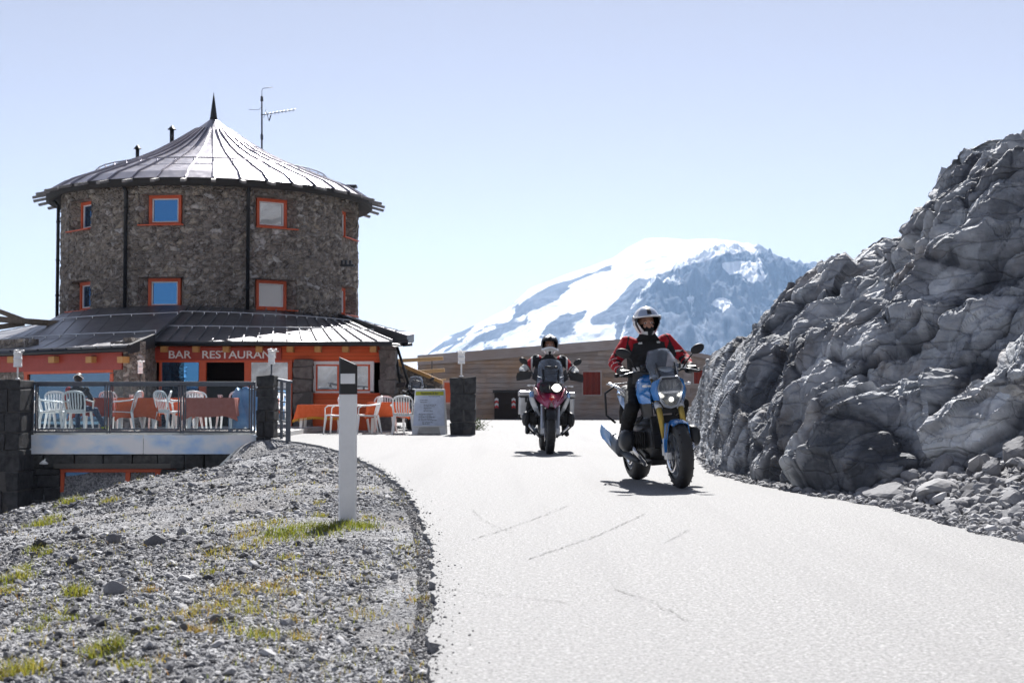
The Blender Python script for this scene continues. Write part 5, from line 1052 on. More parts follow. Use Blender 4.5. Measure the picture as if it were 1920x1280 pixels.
# shrub by the free standing pier
sb = MB(); c = G(893, 806)
for i in range(420):
    v = Vector((RND.gauss(0, .13), RND.gauss(0, .10), abs(RND.gauss(.12, .09)))); p = c + v; u = Vector((RND.gauss(0, 1), RND.gauss(0, 1), RND.gauss(.4, .6))).normalized(); w_ = u.cross(Vector((RND.random(), RND.random(), .3))).normalized() * .012; sb.add([p - w_, p + u * .035 - w_ * .2, p + u * .06, p + w_], [(0, 1, 2, 3)])
sh = thing('shrub', 'small green shrub at the foot of the free standing stone pier', 'shrub', c); sb.xf(Matrix.Translation(-c)); sb.build('leaves', 'plant', sh)
m = MB()
for k in range(9): m.cyl((RND.gauss(0, .05), RND.gauss(0, .05), -.02), (RND.gauss(0, .14), RND.gauss(0, .1), RND.uniform(.15, .28)), .006, .003, 5)
m.build('stem', 'greywood', sh)

# ------------------------------------------------------------------ roadside marker post
pb = find(652, 976); sP = pb.y / F
mp_ = thing('marker_post', 'white roadside marker post with a slanted black top and a white reflector', 'marker post', pb)
hw = 17.4 * sP; Hh = 306 * sP; zb0, zb1 = 236 * sP, Hh
def mpart(m, n, mats, bev=0.0, par=None): return m.build(n, mats, par or mp_, bev)
sect = [(-hw, -.012), (-hw + .012, -.03), (hw - .012, -.03), (hw, -.012), (hw * .35, .055), (-hw * .35, .055)]
m = MB(); m.prism(sect, (0, 0, -.3), (1, 0, 0), (0, 1, 0), (0, 0, .3 + zb0)); mpart(m, 'post_body', 'whitepaint', .005)
m = MB(); top = lambda x: Hh - (x + hw) / (2 * hw) * 16 * sP
lo = [Vector((x, y, zb0 + .001)) for x, y in sect]; hi = [Vector((x, y, top(x))) for x, y in sect]; m.loft([lo, hi], 0, False); mpart(m, 'black_cap', 'black', .003)
m = MB(); m.box((0, -.034, Hh - 41 * sP), (27 * sP, .012, 19 * sP)); mpart(m, 'reflector', 'whitepaint', .003)

# ------------------------------------------------------------------ plastic chairs
def make_chair(label):
    t = thing('plastic_chair', label, 'chair', (0, 0, 0), (0, 0, 0), 'white plastic terrace chairs')
    A = [[Vector((.235 * u * (1 - .10 * v), -.24 + .46 * v, .43 - .025 * (1 - u * u) * (1 - abs(2 * v - 1) ** 3) - .02 * v)) for u in np.linspace(-1, 1, 9)] for v in np.linspace(0, 1, 9)]
    m = MB(); m.sheet(A, .016); 
    m.tube([A[0][0], A[0][4] - Vector((0, .01, .01)), A[0][-1]], .014, 8); m.build('seat', 'white', t)
    bk = lambda x, z: Vector((x, .215 + (z - .41) * .28 + .5 * x * x * .6 * -1 + .0, z))
    m = MB(); path = [bk(-.205, .41), bk(-.225, .6), bk(-.225, .76)] + [bk(.225 * math.cos(a), .76 + .11 * math.sin(a)) for a in np.linspace(math.pi, 0, 9)] + [bk(.225, .6), bk(.205, .41)]
    m.tube(path, .019, 8, 0, True, True, .7)
    for k in range(6):
        x = -.145 + .058 * k; zt = .80 + .085 * math.sqrt(max(0, 1 - (x / .225) ** 2)) - .03; pth = [bk(x * .8, .43), bk(x, .6), bk(x * 1.05, zt)]; m.tube(pth, [.014, .015, .017], 6, 0, True, True, .5)
    m.sheet([[bk(x, z) for x in np.linspace(-.2, .2, 7)] for z in (.41, .445, .48)], .014)
    m.sheet([[bk(x, .80 + dz + .085 * math.sqrt(max(0, 1 - (x / .23) ** 2)) - .03) for x in np.linspace(-.2, .2, 9)] for dz in (-.02, .03)], .014); m.build('backrest', 'white', t)
    for sx in (-1, 1):
        for (x0, y0, z0, x1, y1) in ((.215, -.22, .43, .265, -.26), (.195, .22, .43, .24, .31)):
            m = MB(); m.bar((sx * x0, y0, z0), (sx * x1, y1, 0), .055, .05, 0, (0, 1, 0), 0, .036, .03); m.build('leg', 'white', t, .008)
        m = MB(); q = bk(sx * .225, .70); m.tube([q, (sx * .27, q.y - .08, .675), (sx * .285, .02, .655), (sx * .28, -.16, .645), (sx * .265, -.225, .60), (sx * .24, -.235, .43)], [.02, .024, .026, .026, .022, .018], 8, 0, True, True, .6); m.build('armrest', 'white', t)
    return t
D = math.radians
def gp(x, Y, z=0.0): return Vector(((x - 960) / F * Y, Y, z))
chairs = [  # pixel x, depth, floor, turn, label
    (147, 31.1, .10, 180, 'white plastic chair with a slatted back in which the capped person sits'),
    (97, 31.3, .10, 100, 'white plastic chair turned sideways left of the capped person'),
    (74, 31.9, .10, 150, 'white plastic chair mostly hidden at the left end of the railing'),
    (236, 31.2, .10, -97, 'white plastic chair in profile beside the orange cloth right of the capped person'),
    (292, 31.7, .10, -80, 'white plastic chair in profile further right, before the blue entrance pane'),
    (322, 31.2, .10, 140, 'white plastic chair seen from behind at the third railing post'),
    (352, 32.0, .10, 215, 'white plastic chair half hidden by the third railing post and the faded red table'),
    (455, 31.9, .10, 180, 'white plastic chair covered by the pale blue sheet'),
    (634, 33.3, .0, -100, 'white plastic chair in profile just left of the marker post'),
    (688, 33.2, .0, -75, 'white plastic chair in profile just right of the marker post'),
    (722, 35.0, .0, 10, 'white plastic chair with a rounded back behind the orange table'),
    (757, 33.0, .0, 180, 'white plastic chair with a slatted back beside the menu board'),
    (722, 32.7, .0, 90, 'white plastic stool-high chair tucked under the orange table corner')]
chairs[8:8] = [(110, 32.3, .10, 30, 'white plastic chair facing the railing left of the dark red cloth'), (218, 32.4, .10, 160, 'white plastic chair partly hidden behind the first railing post'), (372, 32.9, .10, 20, 'white plastic chair facing the railing behind the faded red cloth'), (432, 32.2, .10, -90, 'white plastic chair in profile between the faded red cloth and the blue sheet'), (664, 34.4, .0, 60, 'white plastic chair behind the marker post')]
c0 = None
for (x, Y, z, rot, lab) in chairs[:-1]:
    p = gp(x, Y, z)
    if c0 is None: c0 = make_chair(lab); c0.location = p; c0.rotation_euler = (0, 0, D(rot))
    else: dup(c0, p, (0, 0, D(rot)), lab)
# tables and cloths
def make_table(label, w=.85, d=.85, h=.72):
    t = thing('table', label, 'table', (0, 0, 0), (0, 0, 0), 'white plastic terrace tables'); m = MB(); m.box((0, 0, h - .015), (w, d, .03)); m.build('tabletop', 'white', t, .01)
    for sx in (-1, 1):
        for sy in (-1, 1): m = MB(); m.bar((sx * (w / 2 - .08), sy * (d / 2 - .08), h - .03), (sx * (w / 2 - .05), sy * (d / 2 - .05), 0), .07, .07, 0, (0, 1, 0), 0, .045, .045); m.build('leg', 'white', t, .008)
    m = MB(); m.box((0, 0, h - .06), (w - .16, d - .16, .06)); m.build('apron', 'white', t, .006); return t
def cloth(name, label, p, w, d, h, drop, mat, rot=0, seed=1, fringe=False):
    r_ = random.Random(seed); m = MB(); ring0 = []; n = 18; cr = .03
    for k in range(4 * n):
        s_, u = divmod(k, n); u = u / n * 2 - 1; x, y = ((u, -1), (1, u), (-u, 1), (-1, -u))[s_]; ring0.append((x * w / 2, y * d / 2, abs(u) ** 6))
    N = len(ring0); rows = []; ph_ = r_.uniform(0, 6)
    for j, (dz, o) in enumerate(((.0, 0), (.012, .010), (.05, .014), (.5, .03), (.8, .045), (1.0, .055))):
        row = []
        for k, (x, y, c) in enumerate(ring0):
            wv = (math.sin(k * .95 + ph_) + .6 * math.sin(k * .41 + 1.7 * ph_)) * .02 * dz * (1 + 2 * c); l = math.hypot(x, y); ext = o + wv + .03 * c * dz
            zz = h - (0 if j == 0 else dz * drop * (1 + .22 * c) + .012 * math.sin(k * .6 + ph_) * dz); row.append(Vector((x + (x / l) * ext, y + (y / l) * ext, zz)))
        rows.append(row)
    m.loft(rows, 0, True, False); m.add(rows[0], [tuple(range(N))], 0)
    c, s2 = math.cos(rot), math.sin(rot)
    o = m.build(name, [mat], None); o.location = p; o.rotation_euler = (0, 0, rot); tag(o, label, 'tablecloth'); sol = o.modifiers.new('cloth', 'SOLIDIFY'); sol.thickness = .004; sol.offset = 1
    if fringe:
        f = MB(); b_ = rows[-1]
        for k in range(0, N):
            for q in (0, .33, .66): a = b_[k].lerp(b_[(k + 1) % N], q); f.bar(a + Vector((0, 0, .012)), a + Vector((0, 0, -.05)), .012, .006)
        f.build('fringe', 'fringe', o)
    return o
t0 = None
for (x, Y, z, w, d, rot, tl, clab, mat, drop, fr) in (
    (728, 34.0, 0, .95, .9, 4, 'white table under the bright orange cloth beside the menu board', 'bright orange cloth on the table beside the menu board', 'cloth', .34, 0),
    (604, 34.6, -.06, 1.05, .8, 0, 'white table under the yellow fringed cloth before the stone pilaster', 'orange cloth with a yellow fringe before the stone pilaster', 'cloth', .30, 1),
    (401, 31.2, .10, 1.02, .8, 0, 'white table under the faded red cloth behind the last glass panel', 'faded red cloth behind the last glass panel', 'clothred', .40, 0),
    (258, 31.5, .10, .8, .8, 12, 'white table under the orange cloth behind the second glass panel', 'orange cloth hanging low behind the second glass panel', 'cloth', .42, 0),
    (183, 32.3, .10, .8, .8, 0, 'white table under the dark red cloth before the capped person', 'dark red cloth on the table before the capped person', 'signred', .40, 0),
    (312, 32.8, .10, .7, .7, 0, 'white table under the orange cloth before the blue entrance pane', 'orange cloth on the far table before the blue entrance pane', 'cloth', .36, 0)):
    p = gp(x, Y, z)
    if t0 is None: t0 = make_table(tl); t0.location = p; t0.rotation_euler = (0, 0, D(rot))
    else: tt_ = dup(t0, p, (0, 0, D(rot)), tl); tt_.scale = (w / .85, d / .85, 1)
    cloth('tablecloth', clab, p + Vector((0, 0, .004)), w, d, .722, drop, mat, D(rot), int(x), fr)
# sheet over the chair at the pier
m = MB(); A = []
for v in np.linspace(0, 1, 14):
    row = []
    for u in np.linspace(-1, 1, 16):
        y = -.30 + .62 * min(v / .55, 1) if v < .55 else .32 + (v - .55) * .12; z = (.08 + .5 * math.sin(min(v / .5, 1) * 1.57)) if v < .4 else .55 + .40 * sstep(.4, .6, np.array(v)) - max(0, v - .62) * 1.9
        x = u * (.30 - .04 * v) + .02 * math.sin(v * 9 + u * 4); row.append(Vector((x, y + .03 * math.sin(u * 7 + v * 5) - .10 * u * u * (v < .5), max(z - .12 * abs(u) ** 3 + .02 * math.sin(u * 9 + v * 11), .03))))
    A.append(row)
m.sheet(A, .006); o = m.build('plastic_sheet', 'bluesheet'); o.location = gp(457, 31.2, .10); o.rotation_euler = (0, 0, D(8)); tag(o, 'pale blue plastic sheet draped beside the last railing post', 'sheet')
# small things on the tables
for i, (x, Y, z, lab) in enumerate(((412, 31.15, .826, 'small white cup on the faded red table cloth'), (246, 31.4, .826, 'small white cup on the orange cloth behind the second glass panel'))):
    c = thing('cup', lab, 'cup', gp(x, Y, z)); m = MB(); m.lathe([(0, 0), (.03, 0), (.042, .07), (.037, .07), (.027, .008), (0, .008)], (0, 0, 0), 'z', 14); m.build('bowl', 'white', c); m = MB(); m.torus((.05, 0, .04), .018, .005, 'y', 12, 6); m.build('handle', 'white', c)
# menu board
pbd = G(806, 814); Yb = pbd.y; sB = Yb / F
mb_ = thing('menu_board', 'white folding menu board with a yellow green heading beside the free standing pier', 'menu board', pbd, (0, 0, D(-4)))
def panel(m, x0, x1, z0, z1, lean, y0, th, taper=0.0):
    s_ = math.tan(lean); q = lambda x, z: Vector((x, y0 + z * s_, z)); dx = taper
    m.add([q(x0, z0), q(x1, z0), q(x1 - dx, z1), q(x0 + dx, z1), q(x0, z0) + Vector((0, th, 0)), q(x1, z0) + Vector((0, th, 0)), q(x1 - dx, z1) + Vector((0, th, 0)), q(x0 + dx, z1) + Vector((0, th, 0))], [(0, 1, 2, 3), (7, 6, 5, 4), (0, 4, 5, 1), (1, 5, 6, 2), (2, 6, 7, 3), (3, 7, 4, 0)])
wB, hB = 62 * sB, 85 * sB; ln = math.atan(.20 / hB); hx = wB / 2
m = MB(); panel(m, -hx, hx, .17, hB, ln, -.22, .03, .035); fpn = m.build('front_panel', 'whitepaint', mb_, .006)
m = MB(); panel(m, -hx + .02, hx - .02, .20, hB - .04, ln, -.226, .006, .03); m.build('poster', 'boardblue', fpn)
for sx in (-1, 1): m = MB(); x = sx * (hx - .05); m.add([Vector((x - .06, -.20 + z * math.tan(ln), z)) for z in (.0,)] + [Vector((x + .06, -.20, 0)), Vector((x + .1 - (.06 if sx > 0 else 0), -.20 + .19 * math.tan(ln), .19)), Vector((x - .1 + (.06 if sx < 0 else 0), -.20 + .19 * math.tan(ln), .19))] + [Vector((x - .06, -.17, 0)), Vector((x + .06, -.17, 0)), Vector((x + .1 - (.06 if sx > 0 else 0), -.17 + .19 * math.tan(ln), .19)), Vector((x - .1 + (.06 if sx < 0 else 0), -.17 + .19 * math.tan(ln), .19))], [(0, 1, 2, 3), (7, 6, 5, 4), (0, 4, 5, 1), (1, 5, 6, 2), (2, 6, 7, 3), (3, 7, 4, 0)]); m.build('foot', 'whitepaint', mb_)
m = MB(); panel(m, -hx, hx, .0, hB - .01, -ln, .22, .03, .035); m.build('rear_panel', 'whitepaint', mb_, .006)
bl_ = lambda z: -.226 + z * math.tan(ln) - .003
m = MB(); z1, z0 = hB - .055, hB - .145; m.add([Vector((-hx + .055, bl_(z0), z0)), Vector((hx - .055, bl_(z0), z0)), Vector((hx - .06, bl_(z1), z1)), Vector((-hx + .06, bl_(z1), z1))], [(0, 1, 2, 3)]); hd = m.build('heading', 'yellowgreen', fpn)
text('Ristorante & Bar', 'lettering', 'ink', hd, (.0, bl_(hB - .10) - .003, hB - .10), .40, .055, (math.pi / 2 - ln, 0, 0), .002)
m = MB(); r_ = random.Random(4)
def dashes(x0, x1, z, hh=.012):
    x = x0
    while x < x1:
        l = r_.uniform(.015, .05); m.add([Vector((a_, bl_(zz), zz)) for a_, zz in ((x, z), (min(x + l, x1), z), (min(x + l, x1), z + hh), (x, z + hh))], [(0, 1, 2, 3)]); x += l + r_.uniform(.006, .012)
for x0, x1, z in ((-.02, .24, .83), (-.21, -.05, .745), (-.21, -.05, .70), (-.13, .15, .645), (-.13, .12, .61), (-.13, .05, .575), (-.13, .03, .54), (-.13, .08, .505), (-.24, .08, .445), (-.24, .05, .41), (-.24, .14, .375), (-.24, .06, .34), (-.24, .18, .305), (-.15, .10, .26), (-.15, .02, .23)): dashes(x0, x1, z * hB / 1.0)
m.build('lettering', 'ink', fpn)

# ------------------------------------------------------------------ people
def head_segs(c, s_=1.0, tagname='head'):
    c = Vector(c)
    return [('e', c + Vector((0, .01, .02)) * s_, (.074 * s_, .094 * s_, .105 * s_), tagname), ('e', c + Vector((0, -.03, -.055)) * s_, (.056 * s_, .062 * s_, .062 * s_), tagname), ('c', c + Vector((0, -.085, .012)) * s_, .011 * s_, c + Vector((0, -.106, -.025)) * s_, .016 * s_, tagname),
            ('e', c + Vector((-.032, -.072, -.022)) * s_, (.024 * s_, .018 * s_, .02 * s_), tagname), ('e', c + Vector((.032, -.072, -.022)) * s_, (.024 * s_, .018 * s_, .02 * s_), tagname), ('c', c + Vector((-.04, -.080, .036)) * s_, .010 * s_, c + Vector((.04, -.080, .036)) * s_, .010 * s_, tagname),
            ('e', c + Vector((0, -.086, -.062)) * s_, (.026 * s_, .012 * s_, .012 * s_), tagname), ('e', c + Vector((-.076, .01, -.005)) * s_, (.012 * s_, .022 * s_, .034 * s_), tagname), ('e', c + Vector((.076, .01, -.005)) * s_, (.012 * s_, .022 * s_, .034 * s_), tagname)]
def face_parts(root, c, s_=1.0):
    c = Vector(c); m = MB()
    for sx in (-1, 1): m.ell(c + Vector((sx * .031, -.080, .014)) * s_, (.015 * s_, .008 * s_, .008 * s_), 10, 8, 0); m.ell(c + Vector((sx * .031, -.0865, .014)) * s_, (.0065 * s_, .004 * s_, .0065 * s_), 8, 6, 1)
    m.build('eyes', ['eye', 'iris'], root); m = MB()
    for sx in (-1, 1): m.tube([c + Vector((sx * .014, -.089, .033)) * s_, c + Vector((sx * .032, -.091, .038)) * s_, c + Vector((sx * .05, -.080, .032)) * s_], [.003 * s_, .004 * s_, .002 * s_], 6)
    m.build('eyebrows', 'hair', root)
def hand_segs(w, g, sx, up=(0, 0, 1), r=1.0):
    """glove closed round a grip that lies along x at point g; w = wrist"""
    w, g = Vector(w), Vector(g); S = [('c', w, .030, w.lerp(g, .45) + Vector((0, 0, .018)), .036, 'hand'), ('e', g + Vector((0, .028, .020)), (.046, .034, .024), 'hand')]
    for k in range(4):
        x = g.x + sx * (-.036 + .024 * k); l = (.95, 1.05, 1.0, .85)[k]; a = Vector((x, g.y + .012, g.z + .030)); b = Vector((x, g.y - .032 * l, g.z + .018)); c = Vector((x, g.y - .034 * l, g.z - .016)); d = Vector((x, g.y - .006, g.z - .030))
        S += [('c', a, .0105, b, .0105, 'hand'), ('c', b, .0105, c, .010, 'hand'), ('c', c, .010, d, .0085, 'hand')]
    x = g.x - sx * .050; S += [('c', Vector((x, g.y + .03, g.z + .008)), .013, Vector((x - sx * .008, g.y + .0, g.z - .018)), .0115, 'hand'), ('c', Vector((x - sx * .008, g.y, g.z - .018)), .0115, Vector((x, g.y - .024, g.z - .024)), .009, 'hand')]
    return S
def rider_body(name, P, parent, pickmat, mats, bulk=1.0, vox=.0085):
    """P: joint positions, mirrored limbs given for both sides; left/right as seen in the picture"""
    b = bulk; S = []
    hip, ch, nk = Vector(P['hip']), Vector(P['chest']), Vector(P['neck']); lerp = lambda a, c, t: Vector(a).lerp(Vector(c), t)
    S.append(('l', [(hip + Vector((0, .02, -.09)), .13 * b, .12 * b), (hip, .175 * b, .145 * b), (lerp(hip, ch, .3), .165 * b, .125 * b), (lerp(hip, ch, .62), .178 * b, .125 * b), (ch, .195 * b, .125 * b), (lerp(ch, nk, .45), .185 * b, .105 * b), (lerp(ch, nk, .8), .11 * b, .08 * b), (nk, .07, .07)], 'torso'))
    S.append(('c', nk - Vector((0, 0, .05)), .066, Vector(P['head']) + Vector((0, .02, -.07)), .056, 'neck'))
    for s_, sx in (('L', -1), ('R', 1)):
        sh, el, wr, gr = (Vector(P[k + s_]) for k in ('sh', 'el', 'wr', 'gr')); hp, kn, an, to = (Vector(P[k + s_]) for k in ('hp', 'kn', 'an', 'to'))
        S += [('e', sh + Vector((-sx * .02, 0, -.012)), (.078 * b, .076 * b, .070 * b), 'shoulder'), ('c', sh, .068 * b, lerp(sh, el, .55), .060 * b, 'upperarm'), ('c', lerp(sh, el, .55), .060 * b, el, .052 * b, 'elbow'), ('c', el, .053 * b, lerp(el, wr, .4), .050 * b, 'forearm'), ('c', lerp(el, wr, .4), .050 * b, lerp(el, wr, .8), .040 * b, 'cuff'), ('c', lerp(el, wr, .74), .043 * b, wr, .036, 'gauntlet')]
        S += hand_segs(wr, gr, sx)
        S += [('c', hp, .095 * b, lerp(hp, kn, .5), .086 * b, 'thigh'), ('c', lerp(hp, kn, .5), .086 * b, kn, .066 * b, 'thigh'), ('c', kn, .067 * b, lerp(kn, an, .35), .065 * b, 'knee'), ('c', lerp(kn, an, .35), .065 * b, lerp(kn, an, .85), .052 * b, 'shin'), ('c', lerp(kn, an, .55), .058 * b, an, .050, 'boot'), ('c', an + Vector((0, .02, -.03)), .048, lerp(an, to, .5) + Vector((0, 0, -.012)), .042, 'boot'), ('c', lerp(an, to, .5) + Vector((0, 0, -.012)), .042, to, .032, 'boot')]
    S += head_segs(P['head'])
    o = blob(name, S, vox, mats, pickmat, parent, 2); wrinkle(o, .004, 20, 5); return o
def helmet(parent, c, kind_, s_=1.0, yaw=0.0):
    """shell with a face opening; front is -y"""
    c = Vector(c); R = Euler((0, 0, yaw)).to_matrix(); H_, Wd = 60, 96; rx, ry, rz_ = .128 * s_, .152 * s_, .142 * s_
    mats = ['helmetwhite', 'visor', 'black', 'silver']; V, idx, Fc, Mi = [], {}, [], []
    def pos(i, j, k=1.0):
        e = -math.radians(66) + math.radians(156) * i / H_; a = 2 * math.pi * j / Wd; ce, se = math.cos(e), math.sin(e); x, y, z = math.sin(a) * ce, -math.cos(a) * ce, se
        chin = max(0, -se) * max(0, math.cos(a)); jaw = max(0.0, -se - .15)
        return Vector((x * rx * (1 - .30 * jaw), y * ry * (1 + .12 * chin) * (1 - .10 * jaw * (math.cos(a) < 0)), z * rz_ * (1.02 if z > 0 else 1.16) + .0)) * k
    mb = MB(); 
    for k_, sg in ((1.0, 1), (.93, -1)):
        o = len(mb.v); mb.v += [tuple(c + R @ pos(i, j, k_)) for i in range(H_ + 1) for j in range(Wd)]
        for i in range(H_):
            el = -66 + 156 * (i + .5) / H_
            for j in range(Wd):
                a = 360 * (j + .5) / Wd; a = a - 360 if a > 180 else a; aa = abs(a)
                if kind_ == 'road': op = aa < 60 - max(0, -el) * .55 and -38 < el < 17 - 4 * (aa / 60) ** 2
                else: op = aa < 56 and -26 < el < 16
                if op: continue
                j2 = (j + 1) % Wd; f = (o + i * Wd + j, o + i * Wd + j2, o + (i + 1) * Wd + j2, o + (i + 1) * Wd + j); mb.f.append(f if sg > 0 else f[::-1])
                mi = 0
                if sg < 0: mi = 2
                elif kind_ == 'road':
                    if 21 < el < 58 and aa < 56: mi = 2 if aa < 12 - (58 - el) * .08 and el > 24 else 1
                    elif el <= 21 and el > 12 and aa < 75: mi = 0
                    elif el < -30 and aa < 17: mi = 2
                    elif -40 < el < 12 and 60 <= aa < 74: mi = 2
                else:
                    if el > 34 and 14 < aa < 46: mi = 0
                    elif el > 12: mi = 2
                    elif el < -40 and aa < 14: mi = 2
                    elif -26 < el < 14 and 56 <= aa < 80: mi = 2
                mb.m.append(mi); mb.s.append(True); mb.t.append(0.0)
    o = mb.build('helmet', mats, parent)
    if kind_ == 'road':
        m = MB(); m.tube([c + R @ Vector((math.sin(math.radians(a)) * rx * 1.05, -math.cos(math.radians(a)) * ry * 1.05 * .975, rz_ * (.30 - .05 * (a / 74) ** 2))) for a in np.linspace(-76, 76, 17)], .008 * s_, 8); m.build('visor_rim', 'helmetwhite', o)
        for sx in (-1, 1): m = MB(); m.cyl(c + R @ Vector((sx * rx * .97, -.02, .03)), c + R @ Vector((sx * rx * 1.09, -.02, .03)), .026, .022, 14); m.build('pivot', 'silver', o)
    else:
        m = MB(); A = []      # peak
        for t in np.linspace(0, 1, 6): A.append([c + R @ Vector((math.sin(math.radians(a)) * rx * (1.02 - .12 * t), -math.cos(math.radians(a)) * ry * (.93 + .46 * t), rz_ * (.66 - .02 * t - .22 * (a / 60) ** 2 * (1 - .2 * t)))) for a in np.linspace(-62, 62, 15)])
        m.sheet(A, .006); m.build('peak', 'black', o)
        m = MB()
        for sx in (-1, 1): m.add([c + R @ Vector((sx * .012, -ry * 1.40, rz_ * .655)), c + R @ Vector((sx * .05, -ry * 1.33, rz_ * .62)), c + R @ Vector((sx * .09, -ry * .90, rz_ * .74)), c + R @ Vector((sx * .03, -ry * .88, rz_ * .80))], [(0, 1, 2, 3)])
        m.build('peak_stripes', 'helmetwhite', o)
        m = MB(); m.tube([c + R @ Vector((math.sin(math.radians(a)) * rx * .95, -math.cos(math.radians(a)) * ry * (1.02 + .12 * math.cos(math.radians(a))), rz_ * (-.60 + .22 * math.cos(math.radians(a * 1.5)) ** 2))) for a in np.linspace(-60, 60, 15)], .022 * s_, 8); m.build('chin_bar', 'helmetwhite', o)
    return o
# seated guest with a cap, back to the railing
pc = gp(146, 31.16, .10); sp_ = thing('person', 'person in dark vest, jeans and white rimmed cap sitting back to the railing', 'person', pc)
Sg = []; hip = Vector((0, .04, .52)); zc_ = lambda v: Vector((v.x, v.y, v.z if v.z < .5 else .5 + (v.z - .5) * .80))
Sg.append(('l', [(hip + Vector((0, 0, -.07)), .16, .13), (hip + Vector((0, 0, .05)), .175, .13), (Vector((0, -.03, .78)), .18, .12), (Vector((0, -.02, .95)), .19, .115), (Vector((0, 0, 1.06)), .13, .09), (Vector((0, .02, 1.12)), .065, .065)], 'torso')); Sg.append(('c', Vector((0, .02, 1.08)), .058, Vector((0, .05, 1.2)), .055, 'neck'))
for sx in (-1, 1):
    sh = Vector((sx * .19, -.01, 1.0)); el = Vector((sx * .29, .03, .74)); wr = Vector((sx * .25, .28, .72)) if sx > 0 else Vector((-.26, .10, .55)); Sg += [('e', sh, (.07, .07, .07), 'sleeve'), ('c', sh, .058, el, .048, 'sleeve'), ('c', el, .045, wr, .034, 'arm')]
    d = (wr - el).normalized()
    Sg.append(('e', wr + d * .06, (.036, .045, .022), 'arm'))
    for k in range(4): a = wr + d * .08 + Vector(((k - 1.5) * .019, 0, 0)); Sg += [('c', a, .0095, a + d * (.035 + .006 * (k in (1, 2))) + Vector((0, 0, -.008)), .009, 'arm'), ('c', a + d * .04 + Vector((0, 0, -.008)), .009, a + d * .06 + Vector((0, 0, -.03)), .008, 'arm')]
    Sg.append(('c', wr + d * .03 + Vector((-sx * .03, 0, 0)), .012, wr + d * .075 + Vector((-sx * .055, 0, -.01)), .010, 'arm'))
for kn, an, to, hp in ((Vector((-.13, .45, .53)), Vector((-.14, .50, .10)), Vector((-.15, .66, .05)), Vector((-.09, .04, .5))), (Vector((.30, .30, .46)), Vector((.44, .42, .13)), Vector((.52, .56, .06)), Vector((.10, .04, .5)))):
    Sg += [('c', hp, .088, kn, .066, 'leg'), ('c', kn, .064, an, .048, 'leg'), ('c', an + Vector((0, 0, -.03)), .046, to, .038, 'shoe')]
Sg += [(k, *[(Vector((-v.x, -v.y, v.z)) + Vector((0, .05, 1.29)) if isinstance(v, Vector) else v) for v in r_]) for k, *r_ in head_segs((0, 0, 0))]
def zmap(g):
    if g[0] == 'l': return ('l', [(zc_(Vector(q[0])), *q[1:]) for q in g[1]], g[2])
    return tuple(zc_(v) if isinstance(v, Vector) else v for v in g)
Sg = [zmap(g) for g in Sg]
def pk(c, n):
    if n == 'torso': return 0
    if n == 'sleeve': return 5 if c[0] < 0 else 0
    if n in ('arm', 'neck', 'head'): return 4 if (n == 'head' and c[2] > 1.10 and c[1] < .06) else 1
    if n == 'leg': return 2
    return 3
bd = blob('body', Sg, .010, ['navy', 'skin', 'jeans', 'shoe', 'hair', 'jacketred'], pk, sp_, 2); wrinkle(bd, .004, 18)
m = MB(); hc = Vector((0, .05, 1.14)); prf = [(.102 * math.cos(a), .115 * math.sin(a) + .01) for a in np.linspace(0, 1.5, 8)] + [(0, .126)]; m.lathe(prf, hc, 'z', 24); cap = m.build('cap', 'black', sp_)
m = MB(); m.tube([hc + Vector((math.sin(a) * .104, -math.cos(a) * .104, .012 + .075 * math.cos(a) ** 2 * (abs(a) < 1.57))) for a in np.linspace(-1.5, 1.5, 15)], .008, 6); m.build('cap_rim', 'white', cap)
m = MB(); m.sheet([[hc + Vector((u * .085, .085 + t * .085 * (1 - .4 * u * u), .02 - .01 * t - .02 * u * u)) for u in np.linspace(-1, 1, 9)] for t in np.linspace(0, 1, 4)], .005); m.build('cap_brim', 'white', cap)

